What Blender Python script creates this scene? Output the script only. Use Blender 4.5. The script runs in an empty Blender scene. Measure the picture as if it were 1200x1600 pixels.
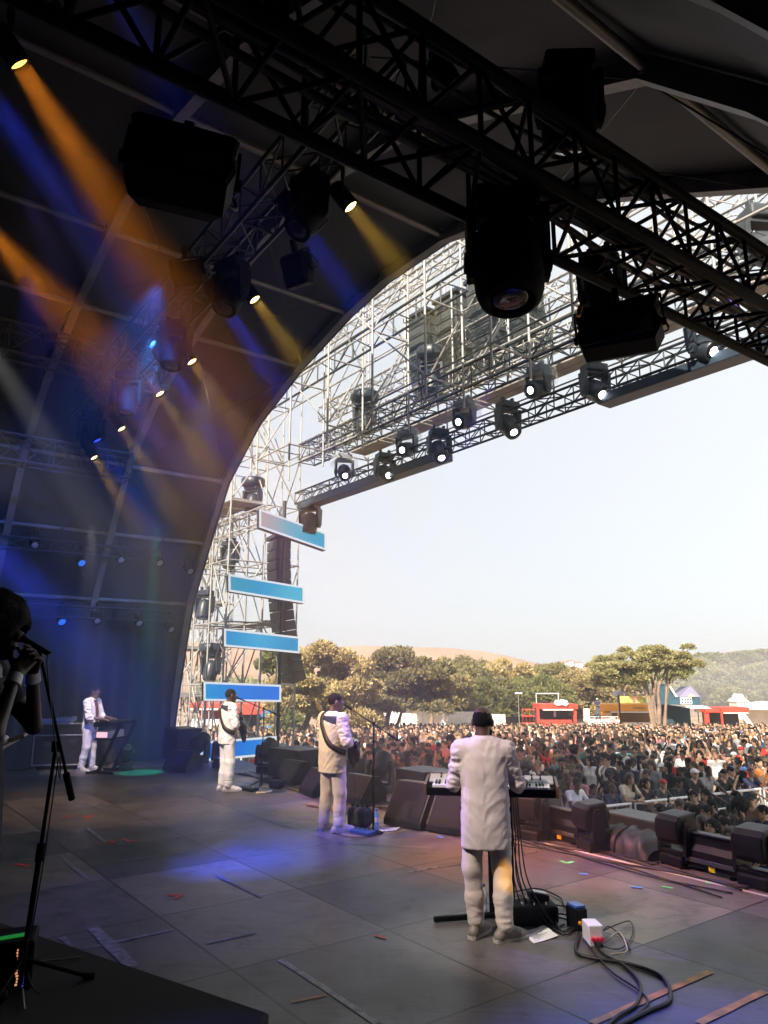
import bpy, bmesh, math, random
import numpy as np
from mathutils import Vector, Matrix, Euler, noise as mnoise

random.seed(7)
rng = np.random.default_rng(7)
SC = bpy.context.scene
COL = SC.collection
R = math.radians

# ------------------------------------------------------------------ camera
FPX, HORIZON = 1140.0, 1052.0              # focal length and horizon row of the 1200x1600 photograph
PITCH = math.atan((HORIZON - 800) / FPX)
CZ = 2.02                                  # eye height over the stage floor (z = 0)
cam_d = bpy.data.cameras.new('camera')
cam = bpy.data.objects.new('camera', cam_d)
COL.objects.link(cam)
cam.location = (0, 0, CZ)
cam.rotation_euler = (R(90) + PITCH, 0, 0)
cam_d.sensor_fit = 'VERTICAL'
cam_d.sensor_height = 36.0
cam_d.sensor_width = 27.0
cam_d.lens = FPX / 1600 * 36.0
cam_d.clip_start = 0.05
cam_d.clip_end = 4000
SC.camera = cam

# ------------------------------------------------------------------ world, sun, exposure
SUN_AZ = R(205)      # compass direction the sun stands in, clockwise from +Y: behind the stage
SUN_EL = R(33)
w = bpy.data.worlds.new('World')
SC.world = w
w.use_nodes = True
nt = w.node_tree
sky = nt.nodes.new('ShaderNodeTexSky')
sky.sky_type = 'NISHITA'
sky.sun_disc = False
sky.sun_elevation = SUN_EL
sky.sun_rotation = SUN_AZ
sky.air_density = 1.0
sky.dust_density = 1.2
sky.ozone_density = 1.0
bg = nt.nodes['Background']
pale = nt.nodes.new('ShaderNodeHueSaturation')          # a milky summer sky: the blue is washed out
pale.inputs['Saturation'].default_value = 0.6
nt.links.new(sky.outputs[0], pale.inputs['Color'])
veil = nt.nodes.new('ShaderNodeMix')
veil.data_type = 'RGBA'
veil.inputs[0].default_value = 0.9                      # thin bright cloud over most of the sky
veil.inputs[7].default_value = (4.15, 4.32, 4.52, 1)
nt.links.new(pale.outputs[0], veil.inputs[6])
nt.links.new(veil.outputs[2], bg.inputs[0])
bg.inputs[1].default_value = 0.09
sun_d = bpy.data.lights.new('sun', 'SUN')
sun_d.energy = 4.9
sun_d.angle = R(0.5)
sun_d.color = (1.0, 0.86, 0.68)
sun = bpy.data.objects.new('sun', sun_d)
COL.objects.link(sun)
sdir = Vector((math.sin(SUN_AZ) * math.cos(SUN_EL), math.cos(SUN_AZ) * math.cos(SUN_EL), math.sin(SUN_EL)))
sun.rotation_euler = sdir.to_track_quat('Z', 'Y').to_euler()
sun.location = sdir * 60
SC.view_settings.view_transform = 'Standard'
SC.view_settings.look = 'None'
SC.view_settings.exposure = 1.35
SC.view_settings.gamma = 1.0
SC.view_settings.use_curve_mapping = False
try:
    SC.cycles.use_denoising = True
    SC.cycles.use_adaptive_sampling = True
    SC.cycles.adaptive_threshold = 0.02
    SC.cycles.max_bounces = 6
    SC.cycles.diffuse_bounces = 3
    SC.cycles.glossy_bounces = 3
    SC.cycles.transmission_bounces = 4
    SC.cycles.volume_bounces = 0
    SC.cycles.transparent_max_bounces = 6
    SC.cycles.sample_clamp_indirect = 4.0
    SC.cycles.caustics_reflective = False
    SC.cycles.caustics_refractive = False
except Exception:
    pass

# ------------------------------------------------------------------ frames of reference
TH = math.atan(870 / 1167)
AX = Vector((-math.sin(TH), math.cos(TH), 0))       # along the stage front, away from us
NX = Vector((math.cos(TH), math.sin(TH), 0))        # from the stage towards the audience
ST = math.atan2(-math.cos(TH), math.sin(TH))        # turn of a thing whose +Y faces the audience and whose +X is -AX


def W(u, v, z=0.0):
    return AX * u + NX * v + Vector((0, 0, z))


def ray(px, py):
    x = (px - 600) / FPX
    y = (800 - py) / FPX
    return Vector((x, math.cos(PITCH) - y * math.sin(PITCH), math.sin(PITCH) + y * math.cos(PITCH)))


def at_z(px, py, z=0.0):
    d = ray(px, py)
    return Vector((0, 0, CZ)) + d * ((z - CZ) / d.z)


def at_y(px, py, Y):
    d = ray(px, py)
    return Vector((0, 0, CZ)) + d * (Y / d.y)


def at_v(px, py, v):
    d = ray(px, py)
    return Vector((0, 0, CZ)) + d * (v / d.dot(NX))


def at_u(px, py, u):
    d = ray(px, py)
    return Vector((0, 0, CZ)) + d * (u / d.dot(AX))


def project(p):
    q = Vector(p) - Vector((0, 0, CZ))
    f = q.y * math.cos(PITCH) + q.z * math.sin(PITCH)
    up = -q.y * math.sin(PITCH) + q.z * math.cos(PITCH)
    if f < 0.01:
        return None
    return 600 + FPX * q.x / f, 800 - FPX * up / f


# ------------------------------------------------------------------ materials
MATS = {}


def nodes_of(m):
    m.use_nodes = True
    return m.node_tree, m.node_tree.nodes['Principled BSDF']


def mat(name, col, rough=0.6, metal=0.0, bump=0.0, bscale=40.0, var=0.0, vscale=6.0, spec=0.5, coat=0.0, sheen=0.0, island=0.0):
    if name in MATS:
        return MATS[name]
    m = bpy.data.materials.new(name)
    nt, b = nodes_of(m)
    L = nt.links.new
    b.inputs['Base Color'].default_value = (*col, 1)
    b.inputs['Roughness'].default_value = rough
    b.inputs['Metallic'].default_value = metal
    b.inputs['Specular IOR Level'].default_value = spec
    b.inputs['Coat Weight'].default_value = coat
    b.inputs['Sheen Weight'].default_value = sheen
    tc = nt.nodes.new('ShaderNodeTexCoord')
    if var > 0:
        n = nt.nodes.new('ShaderNodeTexNoise')
        n.inputs['Scale'].default_value = vscale
        n.inputs['Detail'].default_value = 5
        L(tc.outputs['Object'], n.inputs['Vector'])
        mr = nt.nodes.new('ShaderNodeMapRange')
        mr.inputs[1].default_value = 0.3
        mr.inputs[2].default_value = 0.7
        mr.inputs[3].default_value = 1 - var
        mr.inputs[4].default_value = 1 + var
        L(n.outputs[0], mr.inputs[0])
        mx = nt.nodes.new('ShaderNodeMix')
        mx.data_type = 'RGBA'
        mx.blend_type = 'MULTIPLY'
        mx.inputs[0].default_value = 1
        mx.inputs[6].default_value = (*col, 1)
        L(mr.outputs[0], mx.inputs[7])
        L(mx.outputs[2], b.inputs['Base Color'])
        mr2 = nt.nodes.new('ShaderNodeMapRange')
        mr2.inputs[3].default_value = max(0.02, rough - 0.12)
        mr2.inputs[4].default_value = min(1, rough + 0.12)
        L(n.outputs[0], mr2.inputs[0])
        L(mr2.outputs[0], b.inputs['Roughness'])
    if island > 0:
        g = nt.nodes.new('ShaderNodeNewGeometry')
        hs = nt.nodes.new('ShaderNodeHueSaturation')
        hs.inputs['Color'].default_value = (*col, 1)
        mv = nt.nodes.new('ShaderNodeMapRange')
        mv.inputs[3].default_value = 1 - island
        mv.inputs[4].default_value = 1 + island
        L(g.outputs['Random Per Island'], mv.inputs[0])
        L(mv.outputs[0], hs.inputs['Value'])
        mh = nt.nodes.new('ShaderNodeMapRange')
        mh.inputs[3].default_value = 0.47
        mh.inputs[4].default_value = 0.52
        L(g.outputs['Random Per Island'], mh.inputs[0])
        L(mh.outputs[0], hs.inputs['Hue'])
        L(hs.outputs[0], b.inputs['Base Color'])
    if bump > 0:
        n2 = nt.nodes.new('ShaderNodeTexNoise')
        n2.inputs['Scale'].default_value = bscale
        n2.inputs['Detail'].default_value = 4
        L(tc.outputs['Object'], n2.inputs['Vector'])
        bp = nt.nodes.new('ShaderNodeBump')
        bp.inputs['Strength'].default_value = bump
        bp.inputs['Distance'].default_value = 0.01
        L(n2.outputs[0], bp.inputs['Height'])
        L(bp.outputs[0], b.inputs['Normal'])
    MATS[name] = m
    return m


def emit(name, col, strength):
    if name in MATS:
        return MATS[name]
    m = bpy.data.materials.new(name)
    nt, b = nodes_of(m)
    b.inputs['Base Color'].default_value = (*[c * 0.3 for c in col], 1)
    b.inputs['Emission Color'].default_value = (*col, 1)
    b.inputs['Emission Strength'].default_value = strength
    b.inputs['Roughness'].default_value = 0.3
    MATS[name] = m
    return m


BLACK = mat('black_powder_coat', (0.003, 0.0036, 0.0045), 0.65, 0, 0.15, 120, 0.3, 9, spec=0.09)
BLACKM = mat('black_matte', (0.010, 0.010, 0.012), 0.75, 0, 0.2, 90, 0.3, 5)
RUBBER = mat('cable_rubber', (0.012, 0.012, 0.013), 0.5, 0, 0.1, 60)
PLASTIC = mat('black_plastic', (0.006, 0.008, 0.0105), 0.42, 0, 0.1, 150, 0.25, 12, spec=0.24)
CASEGREY = mat('dark_grey_paint', (0.045, 0.055, 0.065), 0.5, 0, 0.2, 80, 0.25, 6)
ALU = mat('aluminium_tube', (0.55, 0.54, 0.52), 0.42, 0.85, 0.1, 60, 0.2, 4)
GALV = mat('galvanised_tube', (0.36, 0.36, 0.355), 0.5, 0.3, 0.15, 50, 0.25, 3)
DKSTEEL = mat('dark_truss_paint', (0.03, 0.04, 0.05), 0.45, 0.3, 0.1, 60, 0.3, 4)
RIBSTEEL = mat('roof_beam_paint', (0.20, 0.20, 0.21), 0.5, 0.4, 0.1, 40, 0.25, 3)
CHROME = mat('chrome', (0.7, 0.7, 0.7), 0.2, 1.0)


# ------------------------------------------------------------------ object helpers
def tag(o, label=None, cat=None, group=None, kind=None):
    if label:
        o['label'] = label
    if cat:
        o['category'] = cat
    if group:
        o['group'] = group
    if kind:
        o['kind'] = kind
    return o


def thing(name, loc, rz=0.0, label=None, cat=None, group=None):
    o = bpy.data.objects.new(name, None)
    o.empty_display_size = 0.1
    COL.objects.link(o)
    o.location = loc
    o.rotation_euler = (0, 0, rz)
    return tag(o, label, cat, group)


def from_np(name, v, f, mats, parent=None, mi=None, smooth=True):
    me = bpy.data.meshes.new(name)
    v = np.asarray(v, dtype=np.float32)
    f = np.asarray(f)
    n = f.shape[1]
    me.vertices.add(len(v))
    me.vertices.foreach_set('co', v.ravel())
    me.loops.add(f.size)
    me.loops.foreach_set('vertex_index', f.astype(np.int32).ravel())
    me.polygons.add(len(f))
    me.polygons.foreach_set('loop_start', np.arange(0, f.size, n, dtype=np.int32))
    me.polygons.foreach_set('loop_total', np.full(len(f), n, dtype=np.int32))
    for m in (mats if isinstance(mats, (list, tuple)) else [mats]):
        me.materials.append(m)
    if mi is not None:
        me.polygons.foreach_set('material_index', np.asarray(mi, dtype=np.int32))
    me.polygons.foreach_set('use_smooth', np.full(len(f), smooth))
    me.update(calc_edges=True)
    o = bpy.data.objects.new(name, me)
    COL.objects.link(o)
    if parent is not None:
        o.parent = parent
    return o


def copy_obj(o, parent=None, loc=None, rot=None):
    c = o.copy()
    COL.objects.link(c)
    if parent is not None:
        c.parent = parent
    if loc is not None:
        c.location = loc
    if rot is not None:
        c.rotation_euler = rot
    return c


def kids(o):
    return [x for x in KID.get(o.name, [])]


KID = {}


def copy_tree(o, loc, rz=None, label=None, group=None):
    c = o.copy()
    COL.objects.link(c)
    c.location = loc
    if rz is not None:
        c.rotation_euler = (0, 0, rz) if not isinstance(rz, (tuple, list, Euler)) else rz
    if label:
        c['label'] = label
    if group:
        c['group'] = group

    def rec(src, dst):
        for ch in src.children:
            d = ch.copy()
            COL.objects.link(d)
            d.parent = dst
            rec(ch, d)
    rec(o, c)
    return c


class MB:
    """Collects shapes and links them as one mesh object."""

    def __init__(s):
        s.v, s.f, s.sm, s.mi = [], [], [], []

    def add(s, vs, fs, smooth=False, mi=0):
        b = len(s.v)
        s.v.extend([tuple(x) for x in vs])
        s.f.extend([tuple(i + b for i in f) for f in fs])
        s.sm.extend([smooth] * len(fs))
        s.mi.extend([mi] * len(fs))
        return s

    def box(s, c, size, rot=None, bev=0.0, mi=0, seg=2):
        bm = bmesh.new()
        bmesh.ops.create_cube(bm, size=1.0)
        bmesh.ops.scale(bm, vec=Vector(size), verts=bm.verts)
        if bev > 0:
            bmesh.ops.bevel(bm, geom=bm.edges[:], offset=min(bev, min(size) * 0.45), segments=seg, profile=0.5, affect='EDGES')
        M = Matrix.Translation(Vector(c)) @ (rot.to_4x4() if rot is not None else Matrix())
        bm.transform(M)
        bm.verts.index_update()
        s.add([v.co[:] for v in bm.verts], [[v.index for v in f.verts] for f in bm.faces], False, mi)
        bm.free()
        return s

    def tube(s, a, b, r, n=8, r2=None, caps=True, mi=0):
        a, b = Vector(a), Vector(b)
        r2 = r if r2 is None else r2
        d = (b - a)
        if d.length < 1e-6:
            return s
        q = d.to_track_quat('Z', 'Y').to_matrix()
        vs, fs = [], []
        for (p, rr) in ((a, r), (b, r2)):
            for i in range(n):
                t = 2 * math.pi * i / n
                vs.append(p + q @ Vector((rr * math.cos(t), rr * math.sin(t), 0)))
        for i in range(n):
            j = (i + 1) % n
            fs.append((i, j, n + j, n + i))
        s.add(vs, fs, True, mi)
        if caps:
            s.add(vs[:n], [tuple(range(n - 1, -1, -1))], False, mi)
            s.add(vs[n:], [tuple(range(n))], False, mi)
        return s

    def path(s, pts, r, n=6, mi=0, closed=False):
        """A swept tube through pts (r a number or list)."""
        pts = [Vector(p) for p in pts]
        m = len(pts)
        rs = r if isinstance(r, (list, tuple)) else [r] * m
        vs, fs = [], []
        ref = Vector((0.13, 0.21, 0.97))
        for k, p in enumerate(pts):
            if closed:
                t = pts[(k + 1) % m] - pts[k - 1]
            else:
                t = pts[min(k + 1, m - 1)] - pts[max(k - 1, 0)]
            t = t.normalized() if t.length > 1e-9 else Vector((0, 0, 1))
            x = ref.cross(t)
            if x.length < 0.05:
                x = Vector((1, 0, 0)).cross(t)
            x.normalize()
            y = t.cross(x)
            for i in range(n):
                a = 2 * math.pi * i / n
                vs.append(p + (x * math.cos(a) + y * math.sin(a)) * rs[k])
        for k in range(m if closed else m - 1):
            k2 = (k + 1) % m
            for i in range(n):
                j = (i + 1) % n
                fs.append((k * n + i, k * n + j, k2 * n + j, k2 * n + i))
        if not closed:
            fs.append(tuple(range(n - 1, -1, -1)))
            fs.append(tuple((m - 1) * n + i for i in range(n)))
        s.add(vs, fs, True, mi)
        return s

    def lathe(s, prof, M=None, n=20, mi=0, smooth=True, sx=1.0, sy=1.0):
        """prof: list of (radius, z)."""
        M = M or Matrix()
        vs, fs = [], []
        for (r, z) in prof:
            for i in range(n):
                t = 2 * math.pi * i / n
                vs.append(M @ Vector((max(r, 1e-4) * math.cos(t) * sx, max(r, 1e-4) * math.sin(t) * sy, z)))
        for k in range(len(prof) - 1):
            for i in range(n):
                j = (i + 1) % n
                fs.append((k * n + i, k * n + j, (k + 1) * n + j, (k + 1) * n + i))
        fs.append(tuple(range(n - 1, -1, -1)))
        fs.append(tuple((len(prof) - 1) * n + i for i in range(n)))
        s.add(vs, fs, smooth, mi)
        return s

    def prism(s, poly, axis_len, M=None, mi=0):
        """poly in local (x, z), extruded along local y from -len/2 to len/2."""
        M = M or Matrix()
        n = len(poly)
        h = axis_len / 2
        vs = [M @ Vector((x, -h, z)) for x, z in poly] + [M @ Vector((x, h, z)) for x, z in poly]
        fs = [tuple(range(n)), tuple(range(2 * n - 1, n - 1, -1))]
        for i in range(n):
            j = (i + 1) % n
            fs.append((i, n + i, n + j, j))
        s.add(vs, fs, False, mi)
        return s

    def quad(s, a, b, c, d, mi=0):
        s.add([a, b, c, d], [(0, 1, 2, 3)], False, mi)
        return s

    def slab(s, a, b, c, d, t, mi=0):
        """A four-cornered plate with thickness t behind it."""
        a, b, c, d = map(Vector, (a, b, c, d))
        n = (b - a).cross(d - a).normalized() * -t
        vs = [a, b, c, d, a + n, b + n, c + n, d + n]
        s.add(vs, [(0, 1, 2, 3), (7, 6, 5, 4), (0, 4, 5, 1), (1, 5, 6, 2), (2, 6, 7, 3), (3, 7, 4, 0)], False, mi)
        return s

    def build(s, name, mats, parent=None, loc=None):
        me = bpy.data.meshes.new(name)
        me.from_pydata([tuple(x) for x in s.v], [], s.f)
        for m in (mats if isinstance(mats, (list, tuple)) else [mats]):
            me.materials.append(m)
        me.polygons.foreach_set('use_smooth', s.sm)
        me.polygons.foreach_set('material_index', s.mi)
        me.update()
        o = bpy.data.objects.new(name, me)
        COL.objects.link(o)
        if parent is not None:
            o.parent = parent
        if loc is not None:
            o.location = loc
        return o


def text_mesh(name, body, size, m, parent, M, extrude=0.004):
    cu = bpy.data.curves.new(name, 'FONT')
    cu.body = body
    cu.size = size
    cu.extrude = extrude
    cu.align_x = 'CENTER'
    cu.align_y = 'CENTER'
    tmp = bpy.data.objects.new(name + '_tmp', cu)
    COL.objects.link(tmp)
    dg = bpy.context.evaluated_depsgraph_get()
    me = bpy.data.meshes.new_from_object(tmp.evaluated_get(dg))
    bpy.data.objects.remove(tmp)
    bpy.data.curves.remove(cu)
    me.transform(M)
    me.materials.clear()
    me.materials.append(m)
    o = bpy.data.objects.new(name, me)
    COL.objects.link(o)
    if parent is not None:
        o.parent = parent
    return o


def frame_of(p, ydir, up=(0, 0, 1)):
    """Matrix at p whose +Y looks along ydir."""
    y = Vector(ydir).normalized()
    x = y.cross(Vector(up))
    if x.length < 1e-4:
        x = Vector((1, 0, 0))
    x.normalize()
    z = x.cross(y)
    M = Matrix((x, y, z)).transposed().to_4x4()
    M.translation = Vector(p)
    return M


def bez(pts, n=8):
    """Catmull-Rom through pts."""
    P = [Vector(p) for p in pts]
    out = []
    for i in range(len(P) - 1):
        p0, p1, p2, p3 = P[max(i - 1, 0)], P[i], P[i + 1], P[min(i + 2, len(P) - 1)]
        for k in range(n):
            t = k / n
            out.append(0.5 * ((2 * p1) + (p2 - p0) * t + (2 * p0 - 5 * p1 + 4 * p2 - p3) * t * t + (3 * p1 - p0 - 3 * p2 + p3) * t ** 3))
    out.append(P[-1])
    return out

# ================================================================== SETTING: stage floor, roof, ground
def floor_material():
    m = bpy.data.materials.new('stage_plywood')
    nt, b = nodes_of(m)
    L = nt.links.new
    N = nt.nodes.new
    geo = N('ShaderNodeNewGeometry')

    def dotc(vec):
        d = N('ShaderNodeVectorMath')
        d.operation = 'DOT_PRODUCT'
        d.inputs[1].default_value = vec
        L(geo.outputs['Position'], d.inputs[0])
        return d.outputs['Value']

    def mth(op, a, bb=None, cc=None):
        n = N('ShaderNodeMath')
        n.operation = op
        for i, x in enumerate((a, bb, cc)):
            if x is None:
                continue
            if isinstance(x, (int, float)):
                n.inputs[i].default_value = x
            else:
                L(x, n.inputs[i])
        return n.outputs[0]
    U, V = dotc(tuple(AX)), dotc(tuple(NX))
    su = mth('DIVIDE', mth('SUBTRACT', U, 5.17), 1.43)
    sv = mth('DIVIDE', mth('SUBTRACT', V, 2.53), 1.36)
    iu, iv = mth('FLOOR', su), mth('FLOOR', sv)
    fu, fv = mth('FRACT', su), mth('FRACT', sv)
    du = mth('MULTIPLY', mth('MINIMUM', fu, mth('SUBTRACT', 1.0, fu)), 1.43)
    dv = mth('MULTIPLY', mth('MINIMUM', fv, mth('SUBTRACT', 1.0, fv)), 1.36)
    seam = mth('LESS_THAN', mth('MINIMUM', du, dv), 0.010)
    # a finer joint halfway along some panels
    comb = N('ShaderNodeCombineXYZ')
    L(iu, comb.inputs[0])
    L(iv, comb.inputs[1])
    wn = N('ShaderNodeTexWhiteNoise')
    wn.noise_dimensions = '2D'
    L(comb.outputs[0], wn.inputs['Vector'])
    # base colour per panel
    cr = N('ShaderNodeValToRGB')
    e = cr.color_ramp.elements
    e[0].position, e[0].color = 0.0, (0.055, 0.055, 0.058, 1)
    e[1].position, e[1].color = 1.0, (0.185, 0.155, 0.125, 1)
    x = cr.color_ramp.elements.new(0.5)
    x.color = (0.105, 0.094, 0.082, 1)
    x = cr.color_ramp.elements.new(0.8)
    x.color = (0.130, 0.113, 0.096, 1)
    L(wn.outputs['Value'], cr.inputs[0])
    big = N('ShaderNodeTexNoise')
    big.inputs['Scale'].default_value = 0.9
    big.inputs['Detail'].default_value = 8
    big.inputs['Roughness'].default_value = 0.65
    L(geo.outputs['Position'], big.inputs['Vector'])
    mapn = N('ShaderNodeMapping')
    mapn.inputs['Rotation'].default_value = (0, 0, -ST)
    mapn.inputs['Scale'].default_value = (1.2, 14, 1)
    L(geo.outputs['Position'], mapn.inputs[0])
    grain = N('ShaderNodeTexNoise')
    grain.inputs['Scale'].default_value = 2.2
    grain.inputs['Detail'].default_value = 6
    L(mapn.outputs[0], grain.inputs['Vector'])
    scr = N('ShaderNodeTexNoise')
    scr.inputs['Scale'].default_value = 38
    scr.inputs['Detail'].default_value = 3
    L(geo.outputs['Position'], scr.inputs['Vector'])
    f1 = mth('ADD', mth('MULTIPLY', big.outputs[0], 1.7), mth('MULTIPLY', grain.outputs[0], 0.75))
    f1 = mth('ADD', f1, mth('MULTIPLY', scr.outputs[0], 0.4))
    f1 = mth('SUBTRACT', f1, 0.42)
    mul = N('ShaderNodeMix')
    mul.data_type = 'RGBA'
    mul.blend_type = 'MULTIPLY'
    mul.inputs[0].default_value = 1
    L(cr.outputs[0], mul.inputs[6])
    # pale scratches running every way and darker smears of dirt
    def scratches(rot, sx, sy, thr):
        mpp = N('ShaderNodeMapping')
        mpp.inputs['Rotation'].default_value = (0, 0, rot)
        mpp.inputs['Scale'].default_value = (sx, sy, 1)
        L(geo.outputs['Position'], mpp.inputs[0])
        v_ = N('ShaderNodeTexNoise')
        v_.inputs['Scale'].default_value = 1.0
        v_.inputs['Detail'].default_value = 2
        L(mpp.outputs[0], v_.inputs['Vector'])
        return mth('MULTIPLY', mth('SMOOTH_MIN', mth('MAXIMUM', mth('SUBTRACT', v_.outputs[0], thr), 0.0), 0.05, 0.01), 14.0)
    sc1 = mth('ADD', scratches(0.6, 1.1, 46, 0.66), scratches(-0.9, 1.4, 60, 0.67))
    sc1 = mth('ADD', sc1, scratches(2.1, 0.9, 38, 0.67))
    dirt = N('ShaderNodeTexNoise')
    dirt.inputs['Scale'].default_value = 3.1
    dirt.inputs['Detail'].default_value = 9
    dirt.inputs['Roughness'].default_value = 0.72
    dirt.inputs['Distortion'].default_value = 0.8
    L(geo.outputs['Position'], dirt.inputs['Vector'])
    dm = N('ShaderNodeMapRange')
    dm.inputs[1].default_value = 0.50
    dm.inputs[2].default_value = 0.68
    dm.inputs[3].default_value = 1.0
    dm.inputs[4].default_value = 0.42
    L(dirt.outputs[0], dm.inputs[0])
    f2 = mth('MULTIPLY', f1, dm.outputs[0])
    f2 = mth('ADD', f2, mth('MULTIPLY', sc1, 0.55))
    L(f2, mul.inputs[7])
    # dark specks and scuffs
    vor = N('ShaderNodeTexVoronoi')
    vor.inputs['Scale'].default_value = 2.4
    L(geo.outputs['Position'], vor.inputs['Vector'])
    spk = mth('LESS_THAN', vor.outputs['Distance'], 0.035)
    seam2 = mth('MAXIMUM', seam, mth('MULTIPLY', spk, 0.7))
    mx = N('ShaderNodeMix')
    mx.data_type = 'RGBA'
    L(seam2, mx.inputs[0])
    L(mul.outputs[2], mx.inputs[6])
    mx.inputs[7].default_value = (0.006, 0.006, 0.006, 1)
    L(mx.outputs[2], b.inputs['Base Color'])
    rg = N('ShaderNodeMapRange')
    rg.inputs[1].default_value = 0.3
    rg.inputs[2].default_value = 0.7
    rg.inputs[3].default_value = 0.34
    rg.inputs[4].default_value = 0.56
    L(big.outputs[0], rg.inputs[0])
    L(rg.outputs[0], b.inputs['Roughness'])
    b.inputs['Specular IOR Level'].default_value = 0.55
    bp = N('ShaderNodeBump')
    bp.inputs['Strength'].default_value = 0.25
    bp.inputs['Distance'].default_value = 0.004
    h = mth('SUBTRACT', mth('ADD', mth('MULTIPLY', grain.outputs[0], 0.6), mth('MULTIPLY', scr.outputs[0], 0.4)), mth('MULTIPLY', seam, 2.0))
    L(h, bp.inputs['Height'])
    L(bp.outputs[0], b.inputs['Normal'])
    return m


FLOORM = floor_material()
GZ = -1.9                                   # ground by the stage


def ground_z(Y):
    if Y < 26:
        return GZ
    if Y < 75:
        return GZ - 2.6 * (Y - 26) / 49
    return GZ - 2.6


mb = MB()
q = [W(-3.5, -6.5), W(-3.5, 8.15), W(20.5, 8.15), W(20.5, -6.5)]
top = [Vector((p.x, p.y, 0)) for p in q]
bot = [Vector((p.x, p.y, -0.35)) for p in q]
mb.add(top + bot, [(3, 2, 1, 0), (0, 1, 5, 4), (1, 2, 6, 5), (2, 3, 7, 6), (3, 0, 4, 7), (4, 5, 6, 7)])
stage = mb.build('stage_floor', FLOORM)
tag(stage, 'scuffed dark plywood stage floor of square panels with tape marks', kind='structure')

# skirt under the stage front
mb = MB()
mb.slab(W(-3.5, 8.10, GZ - 0.1), W(20.5, 8.10, GZ - 0.1), W(20.5, 8.10, -0.352), W(-3.5, 8.10, -0.352), 0.04)
tag(mb.build('stage_skirt_wall', BLACKM), 'black skirt closing the front of the stage', kind='structure')

# tape and paint marks stuck to the floor
TAPES = {
    'white': mat('white_gaffer_tape', (0.42, 0.42, 0.44), 0.6, 0, 0.2, 60, 0.45, 14),
    'faint': mat('worn_white_tape', (0.20, 0.20, 0.23), 0.6, 0, 0.2, 60, 0.5, 16),
    'line': mat('white_edge_line', (0.62, 0.58, 0.50), 0.55, 0, 0.1, 60, 0.2, 5),
    'red': mat('red_tape', (0.75, 0.05, 0.03), 0.5, 0, 0.1, 60, 0.2, 8),
    'green': mat('green_tape', (0.15, 0.75, 0.25), 0.5, 0, 0.1, 60, 0.2, 8),
    'blue': mat('blue_tape', (0.10, 0.30, 0.65), 0.5, 0, 0.1, 60, 0.2, 8),
    'orange': mat('orange_floor_paint', (0.60, 0.27, 0.05), 0.55, 0, 0.2, 60, 0.4, 10),
    'steel': mat('floor_rail', (0.20, 0.20, 0.21), 0.3, 0.7, 0.1, 60, 0.3, 8),
}
TAPE_Z = [0.004]


def tape(kind, pts, wd):
    """A strip of tape through photo-floor points (u, v)."""
    mb = MB()
    z = TAPE_Z[0]
    TAPE_Z[0] += 0.00012
    for (a, b) in zip(pts[:-1], pts[1:]):
        A0, B0 = W(*a, 0), W(*b, 0)
        d = (B0 - A0).normalized()
        s = Vector((-d.y, d.x, 0)) * wd / 2
        n = max(1, int((B0 - A0).length / 0.25))
        for k in range(n):
            p0 = A0.lerp(B0, k / n)
            p1 = A0.lerp(B0, (k + 1) / n)
            j0 = 1 + 0.12 * math.sin(k * 2.3 + a[0] * 9)
            j1 = 1 + 0.12 * math.sin((k + 1) * 2.3 + a[0] * 9)
            zz = Vector((0, 0, z))
            mb.quad(p0 - s * j0 + zz, p1 - s * j1 + zz, p1 + s * j1 + zz, p0 + s * j0 + zz)
    o = mb.build('tape_mark', TAPES[kind], stage)
    return o


def uvf(px, py):
    p = at_z(px, py, 0)
    return (p.dot(AX), p.dot(NX))


def tpx(kind, pix, wd):
    return tape(kind, [uvf(*p) for p in pix], wd)


tape('line', [(3.0, 7.25), (8.6, 7.27)], 0.045)
tape('faint', [(8.7, 7.28), (13.5, 7.28)], 0.04)
tpx('white', [(438, 1500), (500, 1540), (590, 1600)], 0.05)
tpx('faint', [(380, 1268), (452, 1293)], 0.05)
tpx('faint', [(145, 1450), (207, 1511)], 0.10)
tpx('faint', [(130, 1483), (272, 1453)], 0.035)
tpx('faint', [(97, 1465), (110, 1478)], 0.05)
tpx('faint', [(145, 1350), (250, 1337), (318, 1327)], 0.035)
tpx('faint', [(96, 1340), (136, 1373)], 0.045)
tpx('faint', [(0, 1349), (112, 1335)], 0.04)
tpx('faint', [(338, 1368), (408, 1402)], 0.045)
tpx('faint', [(135, 1294), (168, 1318)], 0.06)
tpx('faint', [(120, 1250), (165, 1265)], 0.05)
tpx('faint', [(322, 1475), (400, 1458)], 0.035)
tpx('faint', [(500, 1315), (720, 1330)], 0.02)
tpx('orange', [(925, 1600), (1110, 1519)], 0.055)
tpx('orange', [(1092, 1600), (1195, 1550)], 0.055)
tpx('orange', [(455, 1567), (510, 1556)], 0.02)
tpx('steel', [(640, 1363), (900, 1322), (960, 1310)], 0.02)
for pts in ([(262, 1399), (283, 1400), (272, 1405)], [(274, 1405), (286, 1398)], [(22, 1352), (47, 1352)], [(30, 1350), (44, 1356)],
            [(126, 1277), (146, 1275), (133, 1280)], [(98, 1276), (112, 1277)], [(160, 1318), (181, 1318), (173, 1314)], [(193, 1311), (203, 1316), (220, 1313)],
            [(585, 1462), (603, 1467)], [(18, 1243), (40, 1240)]):
    tpx('red', pts, 0.035)
for pts in ([(876, 1346), (886, 1350), (896, 1347)], [(1034, 1386), (1052, 1389)], [(668, 1298), (682, 1296)], [(1103, 1380), (1112, 1382)]):
    tpx('green', pts, 0.04)
for pts in ([(985, 1386), (1004, 1388)], [(905, 1366), (918, 1367)], [(683, 1307), (692, 1310)]):
    tpx('blue', pts, 0.055)

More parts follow.
